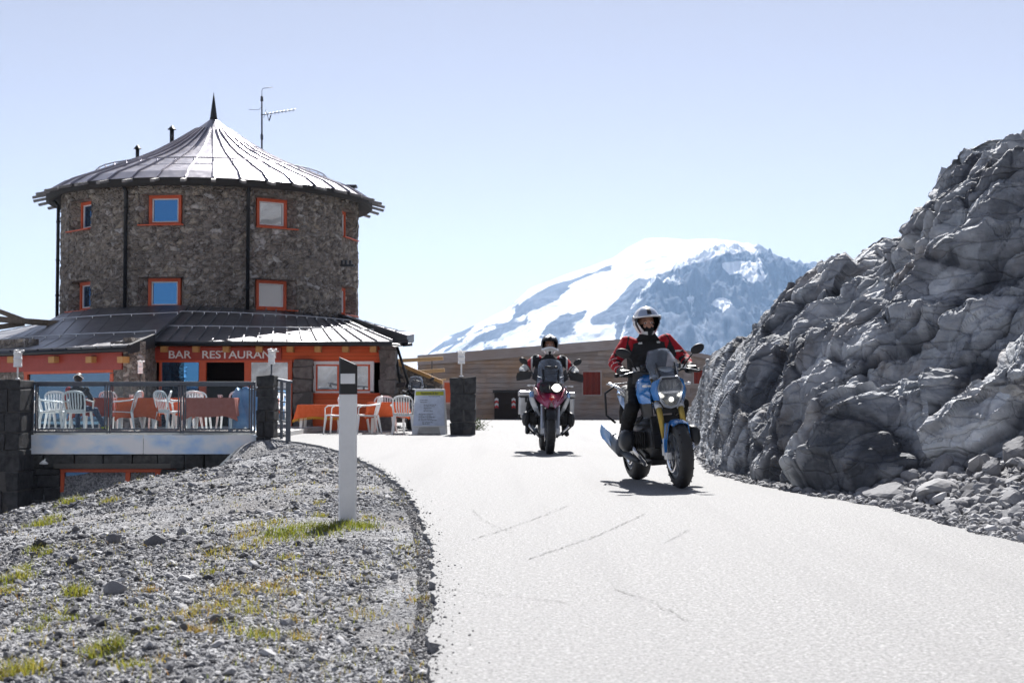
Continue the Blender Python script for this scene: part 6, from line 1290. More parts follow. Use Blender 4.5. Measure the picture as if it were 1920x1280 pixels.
# ------------------------------------------------------------------ motorcycles (forward = -y, standing on z = 0)
def wheel(root, name, y, R, wt, rim_r, spokes, disc, rimmat, seed=0, tread=False):
    c = Vector((0, y, R)); m = MB()
    m.lathe([(rim_r - .035, -wt * .40), (rim_r, -wt * .40), (rim_r - .012, -wt * .26), (rim_r - .03, 0), (rim_r - .012, wt * .26), (rim_r, wt * .40), (rim_r - .035, wt * .40), (rim_r - .05, 0), (rim_r - .035, -wt * .40)], c, 'x', 56)
    m.cyl(c - Vector((.06, 0, 0)), c + Vector((.06, 0, 0)), .04, None, 18)
    for k in range(spokes):
        a = 2 * math.pi * k / spokes
        for s_ in (-1, 1):
            b = a + s_ * .13; m.bar(c + Vector((s_ * .02, math.cos(a) * .035, math.sin(a) * .035)), c + Vector((s_ * .012, math.cos(b) * (rim_r - .035), math.sin(b) * (rim_r - .035))), .022, .016, 0, (1, 0, 0))
    w = m.build(name, rimmat, root)
    m = MB(); prof = []; n = 22
    for k in range(n + 1):
        t = math.pi * k / n; x = -math.cos(t) * wt / 2; h = math.sin(t) ** .62; prof.append((rim_r - .008 + (R - rim_r + .008) * h, x))
    m.lathe(prof, c, 'x', 72)
    if tread:
        for k in range(40):
            a = 2 * math.pi * k / 40
            for s_ in (-1, 0, 1):
                b = a + .04 * s_; p = c + Vector((s_ * wt * .26, math.cos(b) * (R - .004 - .010 * abs(s_)), math.sin(b) * (R - .004 - .010 * abs(s_)))); m.box(p, (wt * .22, .022, .018), Euler((b - math.pi / 2, 0, 0)).to_matrix())
    else:
        for k in range(22):
            a = 2 * math.pi * k / 22
            for s_ in (-1, 1): p = c + Vector((s_ * wt * .27, math.cos(a) * (R - .010), math.sin(a) * (R - .010))); m.bar(p - Vector((s_ * .022, 0, 0)), p + Vector((s_ * .02, math.cos(a) * -.014 - math.sin(a) * .04, math.sin(a) * -.014 + math.cos(a) * .04)), .006, .012)
    m.build('tyre', 'tyre', w)
    for s_ in disc:
        m = MB(); x = s_ * .075; m.lathe([(.155, x - .003), (.155, x + .003), (.10, x + .003), (.10, x - .003), (.155, x - .003)], c, 'x', 40)
        for k in range(6): a = k * 1.047; m.bar(c + Vector((x, math.cos(a) * .03, math.sin(a) * .03)), c + Vector((x, math.cos(a + .3) * .11, math.sin(a + .3) * .11)), .012, .006, 0, (1, 0, 0))
        m.build('brake_disc', 'chrome', w)
    return w
def mirror(root, sx, base, pod, r=(.075, .022, .044), tilt=.35):
    base, pod = Vector(base), Vector(pod); m = MB(); m.tube([base, base.lerp(pod, .5) + Vector((0, -.012, .012)), pod], [.008, .007, .007], 8); R = Euler((0, -sx * tilt, sx * .18)).to_matrix(); m.ell(pod + Vector((sx * .02, -.01, .012)), r, 20, 12, 0, R); o = m.build('mirror', 'black', root)
    m = MB(); m.ell(pod + Vector((sx * .02, .006, .012)), (r[0] * .9, .008, r[2] * .85), 20, 8, 0, R); m.build('mirror_glass', 'chrome', o); return o
def grips(root, x0, x1, y, z, drop=.02):
    for s_ in (-1, 1):
        m = MB(); m.cyl((s_ * x0, y + .02, z), (s_ * x1, y + .07, z - drop), .017, .016, 12); m.cyl((s_ * x1, y + .07, z - drop), (s_ * (x1 + .03), y + .075, z - drop), .02, .018, 12); g = m.build('grip', 'black', root)
        m = MB(); m.tube([(s_ * (x0 - .02), y - .03, z + .004), (s_ * (x0 + .03), y - .055, z), (s_ * (x1 - .02), y - .02, z - drop), (s_ * x1, y - .01, z - drop)], [.008, .007, .006, .008], 8, 0, True, True, .6); m.box((s_ * (x0 - .03), y + .0, z + .025), (.06, .05, .04)); m.build('brake_lever' if s_ < 0 else 'clutch_lever', 'alu', g)
def panel3(m, pts, th, mi=0, sub=1):
    """curved body panel from a grid of points"""
    m.sheet([[Vector(p) for p in r] for r in pts], th, mi)
def mir(pts): return [[(-x, y, z) for x, y, z in r][::-1] for r in pts]

def roadster(label, loc, rot):
    b = thing('motorcycle', label, 'motorcycle', loc, rot); P = lambda m, n, mats, bev=0.0, par=None: m.build(n, mats, par or b, bev)
    yf, yr, R = -.75, .74, .302
    wheel(b, 'front_wheel', yf, R, .122, .218, 10, (-1, 1), 'silver'); wheel(b, 'rear_wheel', yr, .305, .178, .218, 10, (-1,), 'silver')
    for s_ in (-1, 1):
        lo, hi = Vector((s_ * .103, yf - .0, .30)), Vector((s_ * .103, -.43, 1.0)); m = MB(); m.cyl(lo.lerp(hi, .22), lo.lerp(hi, 1.0), .0265, None, 18); f_ = P(m, 'fork_leg', 'gold')
        m = MB(); m.cyl(lo + Vector((0, .02, -.03)), lo.lerp(hi, .26), .026, .022, 16); m.box(lo + Vector((0, 0, 0)), (.05, .09, .07)); m.box(lo + Vector((-s_ * .01, .10, .05)), (.05, .09, .11)); P(m, 'axle_clamp', 'alu', .006, f_)
        m = MB(); m.cyl(lo.lerp(hi, .60), lo.lerp(hi, .68), .036, None, 18); P(m, 'fork_clamp', 'silver', 0, f_); m = MB(); m.cyl(lo.lerp(hi, .985), lo.lerp(hi, 1.03), .032, None, 16); P(m, 'fork_clamp', 'silver', 0, f_)
    m = MB(); m.bar((-.11, -.545, .755), (.11, -.545, .755), .06, .05); m.bar((-.12, -.42, 1.0), (.12, -.42, 1.0), .07, .03); P(m, 'triple_clamp', 'darkmetal', .008)
    A = []      # front mudguard
    for a in np.linspace(math.radians(22), math.radians(116), 22):
        row = []
        for u in np.linspace(-1, 1, 11): rr_ = R + .020 - .035 * abs(u) ** 3; row.append((u * .078, yf - math.cos(math.pi - a) * rr_ * -1 * -1, R + math.sin(a) * rr_))
        A.append(row)
    m = MB(); panel3(m, A, .005); mg = P(m, 'front_mudguard', 'blue')
    for s_ in (-1, 1):
        q = [[(s_ * .080, yf + .10, R + .285), (s_ * .084, yf + .02, R + .29), (s_ * .082, yf - .05, R + .285)], [(s_ * .094, yf + .10, R + .20), (s_ * .100, yf + .03, R + .20), (s_ * .096, yf - .03, R + .21)], [(s_ * .112, yf + .065, R + .10), (s_ * .120, yf + .02, R + .10), (s_ * .112, yf - .02, R + .10)], [(s_ * .116, yf + .03, R + .0), (s_ * .122, yf + .01, R + .0), (s_ * .116, yf - .015, R + .01)]]
        m = MB(); panel3(m, q, .008 * s_); P(m, 'fork_guard', 'blue', 0, mg)
    # headlamp
    hc = Vector((0, -.60, .885)); m = MB(); outline = [(0, -.165), (.06, -.15), (.10, -.085), (.128, .02), (.118, .085), (.075, .125), (-.075, .125), (-.118, .085), (-.128, .02), (-.10, -.085), (-.06, -.15)]
    rings = []
    for dy, k in ((.14, .55), (.09, .82), (.03, 1.0), (-.005, 1.03), (-.02, .98), (-.012, .90)): rings.append([hc + Vector((x * k, dy + .16 * (z * k) * -.35, z * k)) for x, z in outline])
    m.loft(rings, 0, False); hl = P(m, 'headlamp', 'silver', .004)
    for s_ in (-1, 1):
        m = MB(); panel3(m, [[(s_ * .135, -.52, .96), (s_ * .128, -.60, .975), (s_ * .09, -.625, .99)], [(s_ * .15, -.50, .89), (s_ * .142, -.60, .90), (s_ * .125, -.63, .91)], [(s_ * .125, -.50, .80), (s_ * .115, -.585, .80), (s_ * .10, -.60, .80)]], .008 * s_)
        P(m, 'lamp_cowl', 'blue', 0, hl)
    m = MB(); ol = lambda pts, dy: [hc + Vector((x, dy - .056 * z, z)) for x, z in pts]
    up_ = [(-.098, .065), (-.06, .10), (.06, .10), (.098, .065), (.09, .0), (.055, -.03), (-.055, -.03), (-.09, .0)]; zz_ = [(-.096, .062, -.0), (-.058, .098, -.028), (-.02, .098, -.031), (.02, .098, -.031), (.058, .098, -.028), (.096, .062, -.0)]
    for k in range(5):
        (xa, za, ba), (xb, zb, bb) = zz_[k], zz_[k + 1]
        for z0, z1, t in ((0, .45, .010), (.45, 1, -.008)):
            q = lambda x, zt, zbm, f, dd: hc + Vector((x * (.62 + .38 * f), -.016 - .056 * (zbm + (zt - zbm) * f) + dd, zbm + (zt - zbm) * f))
            s2 = .007 if k % 2 else -.007
            m.add([q(xa, za, ba, z0, s2 - t), q(xb, zb, bb, z0, -s2 - t), q(xb, zb, bb, z1, -s2 + t), q(xa, za, ba, z1, s2 + t)], [(0, 1, 2, 3)]); m.lathe([(.062, 0), (.05, .022), (.02, .035), (0, .036)], hc + Vector((0, -.022, -.085)), 'y', 24)
    m.bar(hc + Vector((-.09, -.026, -.018)), hc + Vector((.09, -.026, -.018)), .008, .02)
    for x in (-.03, 0, .03): m.box(hc + Vector((x, -.018, .05)), (.018, .02, .07))
    P(m, 'reflector', 'reflector', 0, hl)
    m = MB(); big = [(x * .86, z * .88) for x, z in outline]; m.loft([ol(big, -.030), ol([(x * .5, z * .5) for x, z in big], -.046)], 0, True); P(m, 'lamp_lens', 'lens', 0, hl)
    m = MB(); m.lathe([(0, 0), (.022, 0), (.022, .004), (0, .004)], hc + Vector((0, -.03, -.085)), 'y', 16); m.box(hc + Vector((.085, -.018, -.04)), (.025, .01, .05), Euler((0, .6, 0)).to_matrix()); m.box(hc + Vector((-.085, -.018, -.04)), (.025, .01, .05), Euler((0, -.6, 0)).to_matrix()); P(m, 'parking_lamp', 'dayled', 0, hl)
    m = MB(); A = []      # windscreen
    for v in np.linspace(0, 1, 9):
        hw_ = .115 + .055 * math.sin(min(v * 1.5, 1.57)) - .07 * max(0, v - .55) ** 1 * 2.1; A.append([(u * hw_, -.60 + .17 * v + .13 * abs(u) ** 2 - .02, .985 + .285 * v - .02 * u * u) for u in np.linspace(-1, 1, 15)])
    panel3(m, A, .004); P(m, 'windscreen', 'screen')
    m = MB(); m.box((0, -.52, 1.03), (.17, .07, .07), Euler((-.5, 0, 0)).to_matrix()); m.box((0, -.56, .995), (.15, .12, .03)); m.tube([(-.08, -.58, 1.0), (-.09, -.5, 1.14)], .008, 6); m.tube([(.08, -.58, 1.0), (.09, -.5, 1.14)], .008, 6); ip = P(m, 'instrument_panel', 'gloss', .012)
    m = MB(); m.sheet([[(u * .10, -.515 - .03 * (1 - u * u), z) for u in np.linspace(-1, 1, 9)] for z in (1.03, 1.06, 1.10)], .004); P(m, 'screen_bracket', 'alu', 0, ip)
    m = MB(); m.tube([(-.36, -.24, 1.055), (-.22, -.31, 1.07), (-.12, -.40, 1.045), (.12, -.40, 1.045), (.22, -.31, 1.07), (.36, -.24, 1.055)], .0125, 12); P(m, 'handlebar', 'darkmetal')
    grips(b, .255, .385, -.30, 1.068); 
    for s_ in (-1, 1): mirror(b, s_, (s_ * .22, -.32, 1.08), (s_ * .335, -.38, 1.235))
    m = MB(); m.lathe([(.0, -.025), (.026, -.025), (.028, .02), (0, .025)], (-.17, -.36, 1.11), 'z', 14); m.lathe([(.0, -.02), (.022, -.02), (.024, .02), (0, .022)], (.17, -.36, 1.105), 'z', 14); P(m, 'brake_reservoir', 'darkmetal')
    # tank
    ys = [(-.44, .06, .10, .86), (-.38, .13, .12, .885), (-.28, .185, .135, .90), (-.14, .190, .135, .915), (.0, .165, .12, .905), (.10, .115, .10, .87), (.16, .09, .07, .84)]
    m = MB(); m.loft([ring((0, y, z), rx, rz_, 24, (1, 0, 0), (0, 0, 1), 2.8) for y, rx, rz_, z in ys]); tk = P(m, 'tank', 'blue')
    m = MB(); m.cyl((0, -.16, 1.04), (0, -.16, 1.058), .04, None, 16); P(m, 'filler_cap', 'chrome', 0, tk)
    for s_ in (-1, 1):
        m = MB(); panel3(m, [[(s_ * .17, -.50, .96), (s_ * .205, -.38, .97), (s_ * .20, -.22, .955)], [(s_ * .16, -.50, .86), (s_ * .225, -.38, .87), (s_ * .212, -.2, .86)], [(s_ * .15, -.46, .77), (s_ * .20, -.36, .77), (s_ * .195, -.22, .78)]], .012 * s_)
        P(m, 'tank_side_panel', 'blue', 0, tk)
    m = MB()
    for s_ in (-1, 1): panel3(m, [[(s_ * .15, -.46, .77), (s_ * .20, -.36, .77), (s_ * .19, -.2, .78)], [(s_ * .14, -.44, .66), (s_ * .18, -.34, .64), (s_ * .17, -.2, .66)]], .012 * s_)
    m.box((0, -.42, .74), (.20, .10, .14)); P(m, 'air_duct', 'black', .01)
    m = MB(); m.box((0, -.36, .50), (.26, .06, .30), Euler((-.2, 0, 0)).to_matrix())
    for k in range(12): m.box((0, -.395 + k * .0, .38 + k * .02), (.24, .008, .006))
    P(m, 'radiator', 'black', .01)
    # engine: block and two side cylinders
    m = MB(); m.loft([ring((0, y, z), rx, rz_, 20, (1, 0, 0), (0, 0, 1), 3.2) for y, rx, rz_, z in ((-.34, .10, .10, .42), (-.27, .14, .17, .41), (-.08, .15, .20, .42), (.15, .14, .18, .44), (.34, .12, .14, .50))]); en = P(m, 'engine_block', 'engine')
    m = MB(); m.bar((-.14, .3, .42), (-.14, -.2, .28), .05, .05); m.bar((.14, .3, .42), (.14, -.2, .28), .05, .05); m.box((0, -.05, .22), (.26, .42, .06)); P(m, 'belly_pan', 'darkmetal', .012, en)
    for s_ in (-1, 1):
        cy = MB()
        for k in range(6): cy.box((s_ * (.17 + k * .02), -.14 + .0, .43), (.008, .19, .17), None)
        cy.cyl((s_ * .14, -.14, .43), (s_ * .28, -.14, .43), .075, None, 20); c_ = P(cy, 'cylinder', 'engine', .004)
        m = MB(); m.loft([ring((s_ * x, -.14, .435), ry, rz_, 20, (0, 1, 0), (0, 0, 1), 3) for x, ry, rz_ in ((.27, .105, .095), (.31, .115, .105), (.35, .108, .098), (.375, .08, .07), (.385, .03, .03))]); P(m, 'cylinder_head', 'darkmetal', 0, c_)
        m = MB(); m.tube([(s_ * .29, -.22, .40), (s_ * .28, -.29, .33), (s_ * .20, -.27, .24), (s_ * .14, -.10, .20), (-.10 if s_ < 0 else .02, .2, .21)], .021, 12); P(m, 'exhaust_pipe', 'chrome', 0, en)
    m = MB(); m.tube([(-.12, .2, .22), (-.17, .34, .25), (-.22, .45, .31)], [.03, .035, .04], 12); m.loft([ring((-.235 - .03 * t, .42 + .52 * t, .33 + .16 * t), .052 - .008 * (t > .9), .078 - .02 * (t > .9), 18, (1, 0, 0), (0, -.25, 1), 2.6) for t in (0, .08, .5, .95, 1)]); ex = P(m, 'silencer', 'steel')
    m = MB(); panel3(m, [[(-.30, .56, .49), (-.31, .70, .53), (-.315, .86, .57)], [(-.312, .57, .42), (-.322, .71, .46), (-.33, .87, .50)], [(-.295, .58, .35), (-.302, .72, .39), (-.31, .88, .43)]], -.006); P(m, 'silencer_cover', 'paleblue', 0, ex)
    m = MB(); m.tube([(.10, -.40, .86), (.16, -.1, .62), (.15, .25, .56), (.14, .35, .82), (.12, .85, .86)], .016, 10); m.tube([(-.10, -.40, .86), (-.16, -.1, .62), (-.15, .25, .56), (-.14, .35, .82), (-.12, .85, .86)], .016, 10); P(m, 'frame', 'black')
    m = MB(); m.loft([ring((.11, y, z), rx, rz_, 14, (1, 0, 0), (0, 0, 1)) for y, rx, rz_, z in ((.30, .05, .07, .40), (.5, .045, .055, .36), (.72, .06, .07, .305), (.80, .03, .03, .30))]); P(m, 'swingarm', 'engine')
    m = MB(); m.loft([ring((0, y, z), rx, rz_, 20, (1, 0, 0), (0, 0, 1), 2.6) for y, rx, rz_, z in ((.12, .10, .05, .80), (.22, .14, .055, .80), (.42, .155, .05, .815), (.52, .13, .06, .86), (.80, .115, .045, .90), (.95, .06, .03, .915))]); P(m, 'seat', 'black')
    m = MB()
    for s_ in (-1, 1): panel3(m, [[(s_ * .15, .36, .80), (s_ * .15, .62, .84), (s_ * .10, .95, .90)], [(s_ * .175, .36, .74), (s_ * .17, .60, .77), (s_ * .11, .95, .86)], [(s_ * .15, .38, .68), (s_ * .14, .58, .71), (s_ * .09, .9, .82)]], .010 * s_)
    P(m, 'tail_panel', 'paleblue')
    m = MB()
    for s_ in (-1, 1): m.tube([(s_ * .13, .46, .84), (s_ * .20, .52, .93), (s_ * .205, .86, .97), (s_ * .15, 1.0, .97)], .015, 10)
    for y in (.62, .74, .86, .98): m.bar((-.20, y, .965), (.20, y, .965), .03, .014)
    P(m, 'luggage_rack', 'alu')
    m = MB(); m.tube([(-.20, .62, .95), (-.30, .66, .88), (-.29, .72, .66), (-.20, .72, .58)], .012, 8); m.tube([(.20, .62, .95), (.30, .66, .88), (.29, .72, .66), (.20, .72, .58)], .012, 8); P(m, 'pannier_rail', 'black')
    m = MB(); m.loft([ring((0, y, z), rx, .012, 12, (1, 0, 0), (0, .3, 1)) for y, rx, z in ((.92, .08, .80), (1.0, .085, .68), (1.04, .08, .56))]); m.box((0, 1.0, .84), (.10, .05, .06)); P(m, 'rear_mudguard', 'black')
    for s_ in (-1, 1):
        m = MB(); m.cyl((s_ * .13, .20, .335), (s_ * .27, .20, .335), .014, None, 10); m.bar((s_ * .15, .20, .335), (s_ * .13, .34, .50), .03, .02); P(m, 'footpeg', 'alu')
        m = MB(); m.cyl((s_ * .11, -.50, .93), (s_ * .19, -.51, .935), .008, None, 8); m.ell((s_ * .205, -.512, .936), (.028, .018, .014), 12, 8); P(m, 'indicator', 'white')
    m = MB(); m.tube([(-.05, -.45, 1.02), (-.10, -.52, .90), (-.12, -.50, .70), (-.115, -.66, .50), (-.10, -.68, .36)], .006, 6); m.tube([(.05, -.46, 1.0), (.06, -.52, .80), (.09, -.56, .70)], .006, 6); P(m, 'brake_hose', 'black')
    m = MB(); m.bar((.12, .22, .30), (.22, .30, .17), .022, .022); P(m, 'side_stand', 'steel'); return b

def tourer(label, loc, rot, paint='crimson', panels='silver', cases=True, lamp=True):
    b = thing('motorcycle', label, 'motorcycle', loc, rot); P = lambda m, n, mats, bev=0.0, par=None: m.build(n, mats, par or b, bev)
    yf, yr, R = -.77, .75, .335
    wheel(b, 'front_wheel', yf, R, .128, .245, 10, (-1, 1), 'steel', 0, True); wheel(b, 'rear_wheel', yr, .33, .17, .225, 10, (-1,), 'steel', 0, True)
    for s_ in (-1, 1):
        lo, hi = Vector((s_ * .112, yf, .335)), Vector((s_ * .112, -.40, 1.05)); m = MB(); m.cyl(lo + Vector((0, 0, -.05)), lo.lerp(hi, .52), .030, .028, 16); m.cyl(lo.lerp(hi, .5), hi, .023, None, 14); m.box(lo, (.055, .10, .09)); f_ = P(m, 'fork_leg', 'silver', .004)
        m = MB(); m.box(lo + Vector((-s_ * .02, .11, .05)), (.06, .09, .12)); P(m, 'brake_caliper', 'darkmetal', .01, f_)
        m = MB(); m.cyl(lo.lerp(hi, .50), lo.lerp(hi, .55), .036, None, 14); P(m, 'fork_clamp', 'chrome', 0, f_)
    m = MB(); A = []
    for a in np.linspace(math.radians(40), math.radians(150), 18): A.append([(u * .074, yf + math.cos(a) * (R + .02 - .03 * abs(u) ** 3), R + math.sin(a) * (R + .02 - .03 * abs(u) ** 3)) for u in np.linspace(-1, 1, 9)])
    panel3(m, A, .005); P(m, 'front_mudguard', 'black')
    m = MB(); A = []      # beak
    for v in np.linspace(0, 1, 10):
        hw_ = .23 * (1 - v) ** .8 + .055; A.append([(u * hw_, -.42 - .50 * v ** .9 + .16 * abs(u) ** 1.6 * (1 - v), .97 - .20 * v - .10 * abs(u) ** 1.5) for u in np.linspace(-1, 1, 13)])
    panel3(m, A, .010); bk_ = P(m, 'beak', paint)
    m = MB()
    for s_ in (-1, 1): panel3(m, [[(s_ * .215, -.52, .96), (s_ * .25, -.40, .98), (s_ * .235, -.22, 1.0)], [(s_ * .17, -.66, .85), (s_ * .24, -.44, .87), (s_ * .235, -.22, .90)], [(s_ * .07, -.82, .73), (s_ * .13, -.60, .74), (s_ * .18, -.30, .80)]], .012 * s_)
    P(m, 'fairing', paint)
    m = MB(); m.add([(-.038, -.918, .80), (0, -.935, .775), (.038, -.918, .80), (.028, -.90, .825), (-.028, -.90, .825)], [(0, 1, 2, 3, 4)]); m.add([(-.03, -.90, .835), (.03, -.90, .835), (.02, -.885, .85), (-.02, -.885, .85)], [(0, 1, 2, 3)]); P(m, 'badge', 'crimsonred', 0, bk_)
    # twin headlamp
    m = MB(); m.loft([ring((0, y, z), rx, rz_, 28, (1, 0, 0), (0, 0, 1), 3.4) for y, rx, rz_, z in ((-.46, .12, .06, 1.0), (-.56, .165, .085, .985), (-.63, .17, .082, .97), (-.64, .16, .075, .968))]); hl = P(m, 'headlamp', 'black')
    for s_, m_, nm in ((-1, 'reflector', 'dipped_lamp'), (1, 'lit' if lamp else 'reflector', 'main_lamp')):
        m = MB(); m.loft([[Vector((s_ * .085 + x * k, y, .968 + z * k)) for x, z in [(math.cos(t) * .068 * (1 + .12 * math.cos(4 * t)), math.sin(t) * .060) for t in np.linspace(0, 2 * math.pi, 20, endpoint=False)]] for y, k in ((-.640, 1), (-.648, .96), (-.6505, .6), (-.651, .15))]); P(m, nm, m_ if s_ > 0 else 'engine', 0, hl)
        if s_ > 0:
            m = MB()
            for x in (.06, .11): m.torus((x, -.653, .968), .016, .004, 'y', 14, 6)
            P(m, 'lamp_rings', 'alu', 0, hl)
        m = MB(); m.loft([ring((s_ * .085, y, .968), rx, rz_, 20, (1, 0, 0), (0, 0, 1), 3) for y, rx, rz_ in ((-.656, .072, .064), (-.662, .05, .045))]); P(m, 'lamp_lens', 'lens', 0, hl)
    m = MB(); A = []
    for v in np.linspace(0, 1, 10):
        hw_ = (.20 - .02 * v - .05 * max(0, v - .6)) if v < .9 else .145; A.append([(u * hw_, -.62 + .22 * v + .13 * abs(u) ** 2, 1.03 + .37 * v - .03 * u * u * v) for u in np.linspace(-1, 1, 13)])
    panel3(m, A, .004); ws = P(m, 'windscreen', 'screen'); m = MB()
    for s_ in (-1, 1): m.bar((s_ * .11, -.58, 1.06), (s_ * .115, -.49, 1.24), .03, .012); m.add([(s_ * .20, -.45, 1.05), (s_ * .27, -.36, 1.10), (s_ * .235, -.36, 1.25), (s_ * .19, -.42, 1.22)], [(0, 1, 2, 3)])
    m.bar((-.1, -.56, 1.27), (.1, -.56, 1.27), .02, .03); P(m, 'screen_bracket', 'black', .003, ws)
    m = MB(); m.box((0, -.48, 1.10), (.20, .06, .12), Euler((-.5, 0, 0)).to_matrix()); P(m, 'instrument_panel', 'gloss', .01)
    m = MB(); m.tube([(-.43, -.20, 1.135), (-.25, -.27, 1.15), (-.12, -.36, 1.10), (.12, -.36, 1.10), (.25, -.27, 1.15), (.43, -.20, 1.135)], .013, 12); P(m, 'handlebar', 'darkmetal'); grips(b, .29, .42, -.26, 1.15)
    for s_ in (-1, 1):
        mirror(b, s_, (s_ * .25, -.28, 1.16), (s_ * .385, -.34, 1.345), (.07, .02, .045), .55)
        m = MB(); panel3(m, [[(s_ * .26, -.36, 1.20), (s_ * .38, -.38, 1.205), (s_ * .49, -.30, 1.18)], [(s_ * .28, -.40, 1.14), (s_ * .39, -.42, 1.14), (s_ * .505, -.31, 1.12)], [(s_ * .30, -.36, 1.09), (s_ * .39, -.38, 1.075), (s_ * .495, -.29, 1.06)]], .008 * s_); P(m, 'hand_guard', 'black')
        m = MB(); m.cyl((s_ * .22, -.46, 1.0), (s_ * .30, -.47, .995), .008, None, 8); m.ell((s_ * .315, -.472, .995), (.03, .018, .015), 12, 8); P(m, 'indicator', 'white')
        m = MB(); panel3(m, [[(s_ * .255, -.50, .92), (s_ * .30, -.40, .91), (s_ * .31, -.28, .90)], [(s_ * .255, -.56, .82), (s_ * .295, -.44, .80), (s_ * .30, -.30, .78)], [(s_ * .20, -.54, .70), (s_ * .245, -.43, .68), (s_ * .25, -.32, .66)], [(s_ * .145, -.48, .55), (s_ * .165, -.42, .54), (s_ * .17, -.36, .54)]], .012 * s_); rsd = P(m, 'radiator_shroud', panels)
        m = MB(); panel3(m, [[(s_ * .262, -.515, .905), (s_ * .305, -.40, .90)], [(s_ * .262, -.565, .83), (s_ * .30, -.44, .82)]], .018 * s_); P(m, 'shroud_badge', 'paleblue', 0, rsd)
        m = MB(); m.box((s_ * .15, -.40, .66), (.13, .06, .26), Euler((-.15, 0, 0)).to_matrix()); P(m, 'radiator', 'black', .01)
    m = MB(); m.loft([ring((0, y, z), rx, rz_, 22, (1, 0, 0), (0, 0, 1), 2.8) for y, rx, rz_, z in ((-.42, .10, .08, .94), (-.30, .20, .14, .95), (-.1, .19, .15, .96), (.08, .13, .10, .90), (.16, .10, .07, .87))]); P(m, 'tank', paint)
    m = MB(); m.loft([ring((0, y, z), rx, rz_, 20, (1, 0, 0), (0, 0, 1), 3.2) for y, rx, rz_, z in ((-.36, .10, .12, .44), (-.27, .15, .19, .44), (-.06, .16, .21, .45), (.2, .14, .18, .47), (.36, .12, .14, .52))]); m.box((0, -.05, .25), (.30, .44, .05)); en = P(m, 'engine_block', 'engine', .01)
    for s_ in (-1, 1):
        m = MB(); m.cyl((s_ * .14, -.14, .50), (s_ * .29, -.14, .50), .09, None, 20)
        for k in range(5): m.box((s_ * (.18 + k * .022), -.14, .5), (.008, .2, .19))
        c_ = P(m, 'cylinder', 'engine'); m = MB(); m.loft([ring((s_ * x, -.14, .50), ry, rz_, 20, (0, 1, 0), (0, 0, 1), 3) for x, ry, rz_ in ((.28, .11, .10), (.33, .12, .115), (.375, .11, .10), (.395, .05, .05))]); P(m, 'cylinder_head', 'engine', 0, c_)
        m = MB(); m.tube([(s_ * .30, -.25, .44), (s_ * .27, -.30, .37), (s_ * .18, -.29, .28), (s_ * .12, -.2, .25)], .02, 10); P(m, 'exhaust_pipe', 'chrome', 0, en)
        m = MB(); m.tube([(s_ * .14, -.34, .78), (s_ * .33, -.32, .58), (s_ * .36, -.28, .42), (s_ * .20, -.30, .26)], .012, 10); P(m, 'crash_bar', 'darkmetal')
        m = MB(); m.cyl((s_ * .13, .16, .275), (s_ * .30, .16, .275), .014, None, 10); P(m, 'footpeg', 'alu')
        if cases:
            m = MB(); m.loft([[Vector((s_ * .22, y0, .50)), Vector((s_ * .40, y0, .50)), Vector((s_ * .425, y0, .56)), Vector((s_ * .425, y0, .83)), Vector((s_ * .22, y0, .83))] for y0 in (.42, .88)], 0, False); pc_ = P(m, 'pannier', 'alu', .02)
            m = MB(); m.box((s_ * .323, .65, .875), (.225, .48, .085)); P(m, 'pannier_lid', 'alu', .02, pc_)
            m = MB(); m.box((s_ * .323, .41, .78), (.03, .02, .07)); m.box((s_ * .42, .44, .525), (.03, .05, .06)); m.box((s_ * .323, .65, .831), (.232, .486, .012)); P(m, 'latch', 'black', .004, pc_)
    m = MB(); m.loft([ring((0, y, z), rx, rz_, 20, (1, 0, 0), (0, 0, 1), 2.6) for y, rx, rz_, z in ((.12, .11, .05, .86), (.24, .15, .055, .86), (.44, .16, .05, .88), (.54, .14, .06, .93), (.84, .12, .045, .95), (.95, .06, .03, .95))]); P(m, 'seat', 'black')
    m = MB(); m.tube([(.10, -.38, .9), (.16, -.1, .66), (.15, .25, .58), (.14, .35, .84), (.12, .9, .90)], .017, 10); m.tube([(-.10, -.38, .9), (-.16, -.1, .66), (-.15, .25, .58), (-.14, .35, .84), (-.12, .9, .90)], .017, 10); P(m, 'frame', 'black')
    m = MB(); m.loft([ring((.11, y, z), rx, rz_, 14, (1, 0, 0), (0, 0, 1)) for y, rx, rz_, z in ((.30, .05, .07, .43), (.5, .045, .055, .39), (.74, .06, .07, .33), (.82, .03, .03, .33))]); P(m, 'swingarm', 'engine')
    m = MB(); m.tube([(-.12, .2, .30), (-.17, .4, .33), (-.2, .5, .40)], .035, 12); m.cyl((-.2, .5, .42), (-.22, .95, .56), .06, .055, 16); P(m, 'silencer', 'steel')
    m = MB()
    for s_ in (-1, 1): m.tube([(s_ * .13, .46, .90), (s_ * .19, .54, .97), (s_ * .19, .9, 1.0)], .014, 8)
    for y in (.64, .78, .92): m.bar((-.19, y, 1.0), (.19, y, 1.0), .03, .014)
    P(m, 'luggage_rack', 'darkmetal'); m = MB(); m.loft([ring((0, y, z), rx, .012, 12, (1, 0, 0), (0, .3, 1)) for y, rx, z in ((.92, .08, .84), (1.0, .085, .72), (1.06, .08, .58))]); P(m, 'rear_mudguard', 'black'); return b

def bike_frame(loc, rot):
    return Matrix.Translation(loc) @ Euler(rot).to_matrix().to_4x4()
